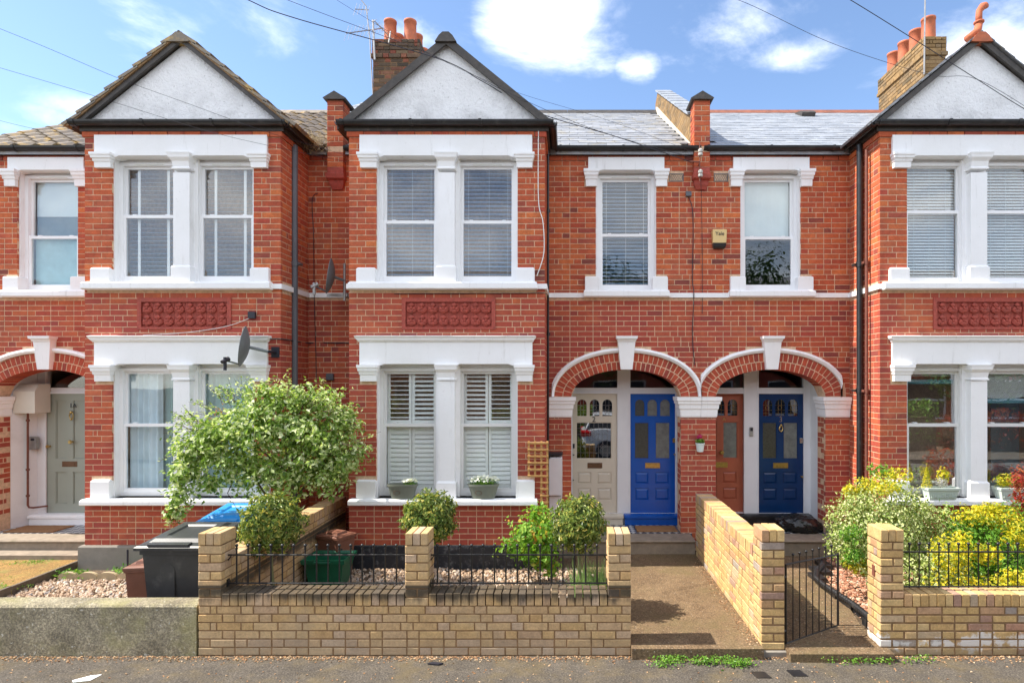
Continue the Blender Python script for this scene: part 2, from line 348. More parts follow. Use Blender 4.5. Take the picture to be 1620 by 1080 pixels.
M['soil'] = ground_mat('garden_soil', (.10, .07, .045), (.17, .12, .08), (.3, .25, .2))
M['concrete_wall'] = ground_mat('roughcast_wall', (.22, .195, .135), (.55, .49, .36), (.85, .82, .72), (.40, .37, .15, .6, 1.8), 2.4, 1.0, 30)
def checker():
    m, nt, b = newmat('chequered_tile'); q = NT(nt)
    mpn = q.n('ShaderNodeMapping'); mpn.inputs['Rotation'].default_value = (0, 0, R(45)); q.link(q.pos(), mpn.inputs['Vector'])
    ch = q.n('ShaderNodeTexChecker'); ch.inputs['Scale'].default_value = 13.5; q.link(mpn.outputs[0], ch.inputs['Vector'])
    ch.inputs[1].default_value = (.55, .55, .52, 1); ch.inputs[2].default_value = (.03, .04, .07, 1)
    q.link(q.mix(.4, ch.outputs[0], q.ramp(q.noise(20, 5, .6), [(.3, (.7,) * 3), (.7, (1.1,) * 3)]), 'MULTIPLY'), b.inputs['Base Color'])
    b.inputs['Roughness'].default_value = .35; return m
M['checker'] = checker()

# ------------------------------------------------------------------ helpers
ORG = {}
def tag(o, label=None, cat=None, group=None, kind=None):
    if label: o['label'] = label
    if cat: o['category'] = cat
    if group: o['group'] = group
    if kind: o['kind'] = kind
    return o
def place(o, parent=None, origin=None):
    COL.objects.link(o)
    po = ORG[parent.name] if parent else Vector((0, 0, 0))
    og = Vector(origin) if origin is not None else po.copy()
    if parent: o.parent = parent
    o.location = og - po; ORG[o.name] = og
    return o
def thing(name, loc, label, cat, group=None):
    o = bpy.data.objects.new(name, None); o.empty_display_size = .1
    place(o, None, loc); return tag(o, label, cat, group)
def mesh_obj(name, verts, faces, mat, parent=None, origin=None, smooth=False):
    og = Vector(origin) if origin is not None else (ORG[parent.name] if parent else Vector((0, 0, 0)))
    me = bpy.data.meshes.new(name)
    if isinstance(verts, np.ndarray):
        v = verts - np.array(og)[None, :]
        me.vertices.add(len(v)); me.vertices.foreach_set('co', v.astype(np.float32).ravel())
        k = faces.shape[1]
        me.loops.add(faces.size); me.loops.foreach_set('vertex_index', faces.astype(np.int32).ravel())
        me.polygons.add(len(faces)); me.polygons.foreach_set('loop_start', (np.arange(len(faces)) * k).astype(np.int32))
        me.polygons.foreach_set('loop_total', np.full(len(faces), k, np.int32))
        me.update(calc_edges=True)
    else:
        me.from_pydata([(x - og.x, y - og.y, z - og.z) for x, y, z in verts], [], faces); me.update()
    if mat: me.materials.append(mat)
    me.polygons.foreach_set('use_smooth', [bool(smooth)] * len(me.polygons))
    o = bpy.data.objects.new(name, me); place(o, parent, og); return o
class MB:
    def __init__(s): s.v = []; s.f = []
    def add(s, v, f):
        k = len(s.v); s.v += [tuple(p) for p in v]; s.f += [tuple(i + k for i in q) for q in f]; return s
    def box(s, x0, x1, y0, y1, z0, z1):
        return s.add([(x0, y0, z0), (x1, y0, z0), (x1, y1, z0), (x0, y1, z0), (x0, y0, z1), (x1, y0, z1), (x1, y1, z1), (x0, y1, z1)],
                     [(0, 3, 2, 1), (4, 5, 6, 7), (0, 1, 5, 4), (1, 2, 6, 5), (2, 3, 7, 6), (3, 0, 4, 7)])
    def cbox(s, x0, x1, y0, y1, z0, z1, c=.006):     # chamfered box
        a = [(x0 + c, x1 - c, y0 + c, y1 - c, z0), (x0, x1, y0, y1, z0 + c), (x0, x1, y0, y1, z1 - c), (x0 + c, x1 - c, y0 + c, y1 - c, z1)]
        return s.loft([(z, p, q, r, t) for p, q, r, t, z in a])
    def loft(s, levels):                              # (z, x0, x1, y0, y1) rects bottom to top
        v = []; f = []
        for z, x0, x1, y0, y1 in levels: v += [(x0, y0, z), (x1, y0, z), (x1, y1, z), (x0, y1, z)]
        n = len(levels)
        for i in range(n - 1):
            for j in range(4):
                k = (j + 1) % 4; f.append((i * 4 + j, i * 4 + k, i * 4 + 4 + k, i * 4 + 4 + j))
        f.append((3, 2, 1, 0)); f.append(tuple((n - 1) * 4 + j for j in range(4)))
        return s.add(v, f)
    def prism_xz(s, poly, y0, y1):                    # polygon in x,z extruded along y
        n = len(poly); v = [(x, y0, z) for x, z in poly] + [(x, y1, z) for x, z in poly]
        f = [tuple(range(n)), tuple(range(2 * n - 1, n - 1, -1))] + [(i, i + n, (i + 1) % n + n, (i + 1) % n) for i in range(n)]
        return s.add(v, f)
    def prism_yz(s, poly, x0, x1):
        n = len(poly); v = [(x0, y, z) for y, z in poly] + [(x1, y, z) for y, z in poly]
        f = [tuple(range(n)), tuple(range(2 * n - 1, n - 1, -1))] + [(i, i + n, (i + 1) % n + n, (i + 1) % n) for i in range(n)]
        return s.add(v, f)
    def tube(s, pts, r, n=8, cap=True):
        pts = [Vector(p) for p in pts]; rs = r if hasattr(r, '__len__') else [r] * len(pts)
        v = []; f = []; up = None
        for i, p in enumerate(pts):
            t = (pts[min(i + 1, len(pts) - 1)] - pts[max(i - 1, 0)])
            t = t.normalized() if t.length > 1e-9 else Vector((0, 0, 1))
            if up is None: up = Vector((0, 0, 1)) if abs(t.z) < .9 else Vector((1, 0, 0))
            a = t.cross(up).normalized(); b = t.cross(a).normalized(); up = -b if False else up
            if a.length < .1: a = t.orthogonal().normalized(); b = t.cross(a)
            for k in range(n):
                an = 2 * math.pi * k / n; v.append(p + (a * math.cos(an) + b * math.sin(an)) * rs[i])
        for i in range(len(pts) - 1):
            for k in range(n):
                f.append((i * n + k, i * n + (k + 1) % n, (i + 1) * n + (k + 1) % n, (i + 1) * n + k))
        if cap: f.append(tuple(range(n - 1, -1, -1))); f.append(tuple(range((len(pts) - 1) * n, len(pts) * n)))
        return s.add(v, f)
    def lathe(s, c, prof, n=16):                      # profile (r, z) bottom to top round vertical axis at c
        v = []; f = []
        for r, z in prof:
            for k in range(n):
                a = 2 * math.pi * k / n; v.append((c[0] + r * math.cos(a), c[1] + r * math.sin(a), c[2] + z))
        for i in range(len(prof) - 1):
            for k in range(n): f.append((i * n + k, i * n + (k + 1) % n, (i + 1) * n + (k + 1) % n, (i + 1) * n + k))
        return s.add(v, f)
    def ball(s, c, r, n=8):
        return s.lathe((c[0], c[1], c[2]), [(r * math.sin(math.pi * i / 6) + 1e-5, -r * math.cos(math.pi * i / 6)) for i in range(7)], n)
    def ring(s, x0, x1, z0, z1, y0, y1, w, wb=None, wt=None):   # rectangular frame in xz
        wb = w if wb is None else wb; wt = w if wt is None else wt
        s.box(x0, x1, y0, y1, z0, z0 + wb); s.box(x0, x1, y0, y1, z1 - wt, z1)
        s.box(x0, x0 + w, y0, y1, z0 + wb, z1 - wt); s.box(x1 - w, x1, y0, y1, z0 + wb, z1 - wt); return s
    def xform(s, mtx): s.v = [tuple(mtx @ Vector(p)) for p in s.v]; return s
    def build(s, name, mat, parent=None, origin=None, smooth=False): return mesh_obj(name, s.v, s.f, mat, parent, origin, smooth)

def gridwall(mb, u0, u1, z0, z1, holes, P, t):
    """wall panel with rectangular holes; P(u, d, z) -> world, d = 0 front .. t back"""
    us = sorted({u0, u1, *[min(max(h[0], u0), u1) for h in holes], *[min(max(h[1], u0), u1) for h in holes]})
    zs = sorted({z0, z1, *[min(max(h[2], z0), z1) for h in holes], *[min(max(h[3], z0), z1) for h in holes]})
    nu, nz = len(us) - 1, len(zs) - 1
    def solid(i, j):
        if i < 0 or j < 0 or i >= nu or j >= nz: return False
        cu = (us[i] + us[i + 1]) / 2; cz = (zs[j] + zs[j + 1]) / 2
        return not any(h[0] < cu < h[1] and h[2] < cz < h[3] for h in holes)
    for i in range(nu):
        for j in range(nz):
            if not solid(i, j): continue
            a, b, c, d = us[i], us[i + 1], zs[j], zs[j + 1]
            mb.add([P(a, 0, c), P(b, 0, c), P(b, 0, d), P(a, 0, d)], [(0, 1, 2, 3)])
            mb.add([P(a, t, c), P(b, t, c), P(b, t, d), P(a, t, d)], [(3, 2, 1, 0)])
            if not solid(i - 1, j): mb.add([P(a, 0, c), P(a, t, c), P(a, t, d), P(a, 0, d)], [(3, 2, 1, 0)])
            if not solid(i + 1, j): mb.add([P(b, 0, c), P(b, t, c), P(b, t, d), P(b, 0, d)], [(0, 1, 2, 3)])
            if not solid(i, j - 1): mb.add([P(a, 0, c), P(b, 0, c), P(b, t, c), P(a, t, c)], [(3, 2, 1, 0)])
            if not solid(i, j + 1): mb.add([P(a, 0, d), P(b, 0, d), P(b, t, d), P(a, t, d)], [(0, 1, 2, 3)])
    return mb
def frontP(Y): return lambda u, d, z: (u, Y + d, z)

# bricks ------------------------------------------------------------
_bm = {}
def brick_tpl(w, h, d, c, var):
    key = (round(w / .004), round(h / .002), round(d / .005), c, var)
    if key in _bm: return _bm[key]
    r = random.Random(str(key)); j = lambda a: r.uniform(-a, a)
    W, H = w / 2, h / 2
    v = []
    for (sx, sz) in ((-1, -1), (1, -1), (1, 1), (-1, 1)): v.append((sx * W, d, sz * H))
    for (sx, sz) in ((-1, -1), (1, -1), (1, 1), (-1, 1)): v.append((sx * W + j(c * .25), c, sz * H + j(c * .35)))
    for (sx, sz) in ((-1, -1), (1, -1), (1, 1), (-1, 1)): v.append((sx * (W - c) + j(c * .3), 0, sz * (H - c * .8) + j(c * .35)))
    f = []
    for i in range(4):
        k = (i + 1) % 4
        f.append((i, k, 4 + k, 4 + i)); f.append((4 + i, 4 + k, 8 + k, 8 + i))
    f.append((8, 9, 10, 11)); f.append((3, 2, 1, 0))
    _bm[key] = [np.array(v), np.array(f), None, key]
    return _bm[key]
class Bricks:
    def __init__(s, chamfer=.004, depth=.05, jit=.0015): s.l = []; s.c = chamfer; s.d = depth; s.j = jit
    def add(s, x, y, z, rot, w, h, d=None): s.l.append((x, y, z, rot, w, h, d or s.d))
    def face(s, x0, y0, rot, u0, u1, z0, z1, holes=(), course=.0755, start=0, st=.215, hd=.1025, jt=.010, bond='flemish', seed=0):
        """rot in degrees: 0 faces -y, 90 faces +x, -90 faces -x; holes: rects or callables(zlo, zhi) -> intervals"""
        r = random.Random(seed * 991 + int(abs(x0 * 100)) + int(rot))
        cr, sr = math.cos(R(rot)), math.sin(R(rot))
        n = int(round((z1 - z0) / course)); ch = (z1 - z0) / max(1, n)
        for k in range(n):
            a, b = z0 + k * ch, z0 + (k + 1) * ch; zm = (a + b) / 2
            iv = [(u0, u1)]
            cuts = []
            for hq in holes:
                if callable(hq): cuts += hq(a, b)
                elif min(b, hq[3]) - max(a, hq[2]) > ch * .45: cuts.append((hq[0], hq[1]))
            for c0, c1 in cuts:
                nv = []
                for p, q in iv:
                    if c1 <= p or c0 >= q: nv.append((p, q)); continue
                    if c0 > p: nv.append((p, c0))
                    if c1 < q: nv.append((c1, q))
                iv = nv
            for p, q in iv:
                if q - p < .03: continue
                u = p; row = k + start
                if bond == 'flemish':
                    seq = [hd, .05, st] if row % 2 else [st]
                    i = 0; big = not (row % 2)
                    lens = []
                else: big = None
                first = True
                while u < q - .02:
                    if bond == 'flemish':
                        if first: L = (hd if row % 2 else st); nxt = 'q' if row % 2 else 'h'
                        elif nxt == 'q': L = .046 if r.random() < .3 else st; nxt = 's' if L < .1 else 'h'
                        elif nxt == 's': L = st; nxt = 'h'
                        else: L = hd; nxt = 's'
                        if not first and r.random() < .04: L = st if L < .15 else hd
                    else:
                        L = st * (.5 if (first and row % 2) else 1)
                        if bond == 'mixed' and not first and r.random() < .38: L = hd
                        L += r.uniform(-.008, .008)
                    e = min(u + L, q)
                    if q - e < .045: e = q
                    w = e - u
                    if w > .02:
                        um = (u + e) / 2; jj = r.uniform(-s.j, s.j)
                        s.add(x0 + cr * um + sr * jj, y0 + sr * um - cr * jj, zm, R(rot), w if e == q else w, ch - jt)
                    u = e + jt; first = False
    def emit(s, parent, mat, limit=300, name='brick', view=True):
        def score(b):
            x, y, z, rot, w, h, d = b
            px = 900 + x / y * 930; py = 600 - (z - CAMZ) / y * 930
            if not (4 < px < 1616 and 4 < py < 1076): return 0
            fac = abs(math.cos(rot)) + .25 * abs(math.sin(rot))
            return fac * w * h / (y * y)
        order = sorted(s.l, key=lambda b: -round(score(b), 5))
        one, rest = order[:limit], order[limit:]
        po = ORG[parent.name]
        for b in one:
            x, y, z, rot, w, h, d = b
            t = brick_tpl(w, h, d, s.c, random.randrange(4))
            if t[2] is None:
                me = bpy.data.meshes.new(name); me.from_pydata(t[0].tolist(), [], t[1].tolist()); me.update(); me.polygons.foreach_set('use_smooth', [False] * len(me.polygons)); t[2] = {}
                t[2]['me'] = me
            key = mat.name
            if key not in t[2]:
                m2 = t[2]['me'].copy(); m2.materials.append(mat); t[2][key] = m2
            o = bpy.data.objects.new(name, t[2][key]); COL.objects.link(o); o.parent = parent
            o.location = (x - po.x, y - po.y, z - po.z); o.rotation_euler = (0, 0, rot)
        if rest:
            V = []; Fc = []; k = 0
            for b in rest:
                x, y, z, rot, w, h, d = b
                t = brick_tpl(w, h, d, s.c, random.randrange(4)); v = t[0]
                c, sn = math.cos(rot), math.sin(rot)
                vv = np.empty_like(v); vv[:, 0] = v[:, 0] * c - v[:, 1] * sn + x; vv[:, 1] = v[:, 0] * sn + v[:, 1] * c + y; vv[:, 2] = v[:, 2] + z
                V.append(vv); Fc.append(t[1] + k); k += len(v)
            o = mesh_obj(name, np.vstack(V), np.vstack(Fc), mat, parent); o['kind'] = 'stuff'

# foliage -----------------------------------------------------------
def leafcloud(C, N, size, aspect=.55, fold=.25, up=.35, jitter=.7, seed=1):
    """leaf quads at points C, leaning to outward normals N"""
    r = np.random.default_rng(seed); n = len(C)
    nn = N + r.normal(0, jitter, (n, 3)); nn[:, 2] += up
    nn /= np.linalg.norm(nn, axis=1)[:, None] + 1e-9
    t = r.normal(0, 1, (n, 3)); t -= (t * nn).sum(1)[:, None] * nn; t /= np.linalg.norm(t, axis=1)[:, None] + 1e-9
    b = np.cross(nn, t); L = (size * r.uniform(.65, 1.25, n))[:, None]; W = L * aspect
    tip = C + t * L * .5 - nn * L * fold * .4; base = C - t * L * .5
    l = C + b * W * .5 + nn * L * fold * .3; rr = C - b * W * .5 + nn * L * fold * .3
    V = np.empty((n * 4, 3)); V[0::4] = base; V[1::4] = rr; V[2::4] = tip; V[3::4] = l
    Fq = np.arange(n * 4).reshape(n, 4)
    tri = np.vstack([Fq[:, [0, 1, 2]], Fq[:, [0, 2, 3]]])
    return V, tri
def blob_points(c, rad, n, shell=.55, lump=.25, seed=1, freq=2.2):
    r = np.random.default_rng(seed)
    d = r.normal(0, 1, (n, 3)); d /= np.linalg.norm(d, axis=1)[:, None]
    l = np.array([mnoise.noise(Vector(p * freq) + Vector((seed * 3.1, 0, 0))) for p in d])
    l2 = np.array([mnoise.noise(Vector(p * freq * 2.7) + Vector((0, seed * 1.7, 0))) for p in d])
    q = r.uniform(0, 1, n) ** .45
    q = (shell + (1 - shell) * q) * (1 + lump * 2 * l + lump * l2)
    P = np.array(c) + d * q[:, None] * np.array(rad)
    return P, d
def merge(parts):
    V = []; Fc = []; k = 0
    for v, f in parts: V.append(v); Fc.append(f + k); k += len(v)
    return np.vstack(V), np.vstack(Fc)
def pebbles(name, mat, n, sampler, size, seed, label, flat=.55):
    r = np.random.default_rng(seed)
    base = np.array([(1, 0, 0), (.35, .9, 0), (-.8, .55, 0), (-.8, -.55, 0), (.35, -.9, 0), (.1, .05, 1), (0, 0, -.6)], float)
    fc = np.array([(0, 1, 5), (1, 2, 5), (2, 3, 5), (3, 4, 5), (4, 0, 5)])
    base = np.array([(1, .1, 0), (.5, .85, .1), (-.5, .85, 0), (-1, 0, .1), (-.5, -.85, 0), (.5, -.85, .1), (.5, .2, .8), (-.35, .45, .85), (-.3, -.45, .8)], float)
    fc = np.array([(0, 1, 6), (1, 2, 7), (1, 7, 6), (2, 3, 7), (3, 4, 8), (3, 8, 7), (4, 5, 8), (5, 0, 6), (5, 6, 8), (6, 7, 8)])
    P = np.array([sampler(r) for _ in range(n)])
    a = r.uniform(0, 2 * math.pi, n); s = size * r.uniform(.5, 1.3, n)
    tilt = r.uniform(-.5, .5, (n, 2))
    V = np.empty((n, len(base), 3))
    sx = s * r.uniform(.8, 1.5, n)
    for k, b in enumerate(base):
        x = b[0] * sx * .5; y = b[1] * s * .5; z = b[2] * s * flat
        z = z + x * tilt[:, 0] + y * tilt[:, 1]
        V[:, k, 0] = P[:, 0] + x * np.cos(a) - y * np.sin(a); V[:, k, 1] = P[:, 1] + x * np.sin(a) + y * np.cos(a); V[:, k, 2] = P[:, 2] + z
    Fc = (fc[None] + (np.arange(n) * len(base))[:, None, None]).reshape(-1, 3)
    o = mesh_obj(name, V.reshape(-1, 3), Fc, mat); o['kind'] = 'stuff'; o['label'] = label; return o
def text_mesh(body, size, mat, parent, loc, name, depth=.002, align='CENTER'):
    cu = bpy.data.curves.new('txt', 'FONT'); cu.body = body; cu.size = size; cu.extrude = depth; cu.align_x = align; cu.align_y = 'CENTER'
    to = bpy.data.objects.new('txt', cu); COL.objects.link(to)
    dg = bpy.context.evaluated_depsgraph_get(); me = bpy.data.meshes.new_from_object(to.evaluated_get(dg))
    bpy.data.objects.remove(to); me.materials.clear(); me.materials.append(mat)
    o = bpy.data.objects.new(name, me); place(o, parent, loc); o.rotation_euler = (R(90), 0, 0); return o
def at(px, py, Y): return Vector(((px - 900) * Y / 930, Y, CAMZ + (600 - py) * Y / 930))
YW, YB, YM, YD = 5.41, 7.75, 8.58, 9.15

# ================================================================== SETTING
def sheet(name, x0, x1, y0, y1, z, mat, thick=None, n=None, kind='structure', amp=0):
    mb = MB()
    if thick: mb.box(x0, x1, y0, y1, z - thick, z)
    else: mb.add([(x0, y0, z), (x1, y0, z), (x1, y1, z), (x0, y1, z)], [(0, 1, 2, 3)])
    o = mb.build(name, mat); o['kind'] = kind; return o
sheet('ground', -150, 150, -150, 150, -.16, M['soil'])
sheet('road', -150, 150, -3.0, 3.25, -.13, M['road'])
sheet('pavement', -60, 60, 3.4, 5.40, 0, M['asphalt'], .14)
sheet('kerb', -60, 60, 3.25, 3.397, -.004, M['stone'], .14)
sheet('opposite_pavement', -60, 60, -4.9, -3.0, 0, M['asphalt'], .14)
sheet('garden_ground', -9.2, 7.6, 5.50, 8.60, .045, M['soil'], .2)
# front paths: concrete slabs with a lip on the pavement
def path_slab(name, poly, z0, z1, mat):
    n = len(poly); v = [(x, y, z0) for x, y in poly] + [(x, y, z1) for x, y in poly]
    f = [tuple(range(n - 1, -1, -1)), tuple(range(n, 2 * n))] + [(i, (i + 1) % n, (i + 1) % n + n, i + n) for i in range(n)]
    o = mesh_obj(name, v, f, mat); o['kind'] = 'structure'; return o
path_slab('path', [(.572, 5.33), (1.768, 5.33), (1.768, 8.25), (.1, 8.25), (.1, 7.7), (.572, 7.3)], -.02, .10, M['path'])
path_slab('path', [(1.992, 5.28), (2.93, 5.28), (2.93, 5.9), (3.02, 6.3), (2.98, 7.0), (3.35, 7.5), (3.55, 8.3), (1.992, 8.3)], -.03, .075, M['path'])
path_slab('path', [(-8.9, 5.64), (-6.42, 6.2), (-6.50, 8.3), (-8.9, 8.3)], -.02, .10, M['path_a'])

# ================================================================== HOUSES
ARCH_A, ARCH_B, SPRING = .80, .39, 2.29
def off(t, d):
    x, z = ARCH_A * math.cos(t), ARCH_B * math.sin(t)
    nx, nz = ARCH_B * math.cos(t), ARCH_A * math.sin(t); l = math.hypot(nx, nz)
    return x + nx / l * d, z + nz / l * d
def even(d, n):
    N = 600; ts = [math.pi * i / N for i in range(N + 1)]; ps = [off(t, d) for t in ts]; cum = [0]
    for i in range(N): cum.append(cum[-1] + math.dist(ps[i], ps[i + 1]))
    out = []; j = 0
    for k in range(n + 1):
        s = cum[-1] * k / n
        while j < N and cum[j + 1] < s: j += 1
        out.append(ts[min(j, N)] if k < n else math.pi)
    out[0] = 0; return out
def corbel(house, x0, x1, z0, z1, Y, sp, name='corbel', flare=.02):
    """moulded console: z1 top, sp projection"""
    h = z1 - z0
    L = [(z0, x0 + flare, x1 - flare, Y - sp * .55, Y), (z0 + h * .40, x0 + flare, x1 - flare, Y - sp * .62, Y), (z0 + h * .42, x0 + flare * .5, x1 - flare * .5, Y - sp * .75, Y),
         (z0 + h * .60, x0 + flare * .5, x1 - flare * .5, Y - sp * .85, Y), (z0 + h * .62, x0, x1, Y - sp, Y), (z0 + h * .80, x0 - .004, x1 + .004, Y - sp * 1.06, Y), (z0 + h * .83, x0 - .012, x1 + .012, Y - sp * 1.18, Y), (z1, x0 - .012, x1 + .012, Y - sp * 1.18, Y)]
    return MB().loft(L).build(name, M['white'], house)

def sash_window(house, x0, x1, z0, z1, Y, zmeet, kind_top=None, kind_bot=None, fr=.05, mat='upvc', glassT='glass', glassB='glass', horns=True, vent=True, fw=.045, label=None, slatmat='slat', tapes=(), slat_rand=0):
    """frame outer x0..x1, z0..z1, outer face at Y; zmeet = centre of the meeting rail"""
    mb = MB(); mb.ring(x0, x1, z0, z1, Y, Y + .09, fr, .055, .04)
    if kind_top == 'none': pass
    w = mb.build('window', M[mat], house)
    if label: w['label'] = label
    s = fw; a, b = x0 + fr - .012, x1 - fr + .012
    up = MB(); up.ring(a, b, zmeet - .022, z1 - .03, Y + .045, Y + .08, s, .04, s); up.build('sash', M[mat], w)
    lo = MB(); lo.ring(a, b, z0 + .045, zmeet + .02, Y + .012, Y + .045, s, s * 1.25, .042)
    if horns:
        for hx in (a, b - s): lo.prism_yz([(Y + .014, zmeet - .02), (Y + .044, zmeet - .02), (Y + .044, zmeet - .075), (Y + .034, zmeet - .10), (Y + .018, zmeet - .06)], hx + (.004 if hx == a else .010), hx + s - (.010 if hx == a else .004))
    lo.build('sash', M[mat], w)
    g = MB(); g.box(a + s - .004, b - s + .004, Y + .060, Y + .066, zmeet, z1 - .03 - s); g.build('pane', M[glassT], w)
    g = MB(); g.box(a + s - .004, b - s + .004, Y + .026, Y + .032, z0 + .045 + s, zmeet - .01); g.build('pane', M[glassB], w)
    if vent:
        m = (x0 + x1) / 2; MB().cbox(m - (x1 - x0) * .24, m + (x1 - x0) * .24, Y - .008, Y + .004, z1 - .034, z1 - .018, .003).build('trickle_vent', M['slat_w'], w)
    # sash lifts
    sl = MB()
    for q in (.2, .8):
        xx = a + (b - a) * q; sl.cbox(xx - .025, xx + .025, Y + .03, Y + .07, zmeet + .021, zmeet + .035, .004)
    sl.build('catch', M[mat], w)
    return w, a + s, b - s
def slats(w, x0, x1, z0, z1, Y, pitch, width, tilt, mat, jit=0, tapes=(), cords=()):
    n = int((z1 - z0) / pitch); po = ORG[w.name]
    me = bpy.data.meshes.new('slat'); hw = width / 2; L = (x1 - x0) / 2; v = []; t = .0016
    prof = [(-hw, 0), (0, hw * .16), (hw, 0), (hw, -t), (0, hw * .16 - t), (-hw, -t)]
    for sx in (-L, L): v += [(sx, y, z) for y, z in prof]
    f = [(i, (i + 1) % 6, (i + 1) % 6 + 6, i + 6) for i in range(6)] + [(5, 4, 3, 2, 1, 0), (6, 7, 8, 9, 10, 11)]
    me.from_pydata(v, [], f); me.materials.append(mat); me.update(); me.polygons.foreach_set('use_smooth', [False] * len(me.polygons))
    for k in range(n):
        o = bpy.data.objects.new('slat', me); COL.objects.link(o); o.parent = w
        z = z0 + (k + .5) * (z1 - z0) / n
        o.location = ((x0 + x1) / 2 - po.x, Y - po.y, z - po.z); o.rotation_euler = (R(tilt + random.uniform(-jit, jit)), random.uniform(-.002, .002), 0)
    if tapes or cords:
        mb = MB()
        for q in tapes:
            x = x0 + (x1 - x0) * q; mb.box(x - .018, x + .018, Y - hw - .004, Y - hw - .002, z0, z1)
        for q in cords:
            x = x0 + (x1 - x0) * q; mb.box(x - .0018, x + .0018, Y - hw - .003, Y - hw - .001, z0, z1)
        mb.build('ladder_tape', M['slat_w'], w)

def shutter_panel(w, x0, x1, z0, z1, Y, tilt, pitch=.058):
    mb = MB(); mb.ring(x0, x1, z0, z1, Y - .014, Y + .014, .036, .07, .05); mb.build('shutter_frame', M['shutter'], w)
    slats(w, x0 + .034, x1 - .034, z0 + .075, z1 - .05, Y, pitch, .062, tilt, M['shutter'], 2)

def curtain(w, x0, x1, z0, z1, Y, mat, folds=9, amp=.03, seed=0, name='curtain', gather=0):
    r = random.Random(seed); N = 90; v = []; f = []; ph = [r.uniform(0, 6) for _ in range(3)]
    rows = 8
    for j in range(rows + 1):
        t = j / rows
        for i in range(N + 1):
            u = i / N; x = x0 + (x1 - x0) * (u * (1 - gather * (1 - t) ** 2 * .5))
            y = Y + amp * (math.sin(u * folds * 6.28 + ph[0] + t * .5) + .5 * math.sin(u * folds * 2.7 * 6.28 / 2 + ph[1]) + .3 * math.sin(u * 31 + ph[2] - t))
            v.append((x, y, z0 + (z1 - z0) * t))
    for j in range(rows):
        for i in range(N): f.append((j * (N + 1) + i, j * (N + 1) + i + 1, (j + 1) * (N + 1) + i + 1, (j + 1) * (N + 1) + i))
    return mesh_obj(name, v, f, mat, w, smooth=True)

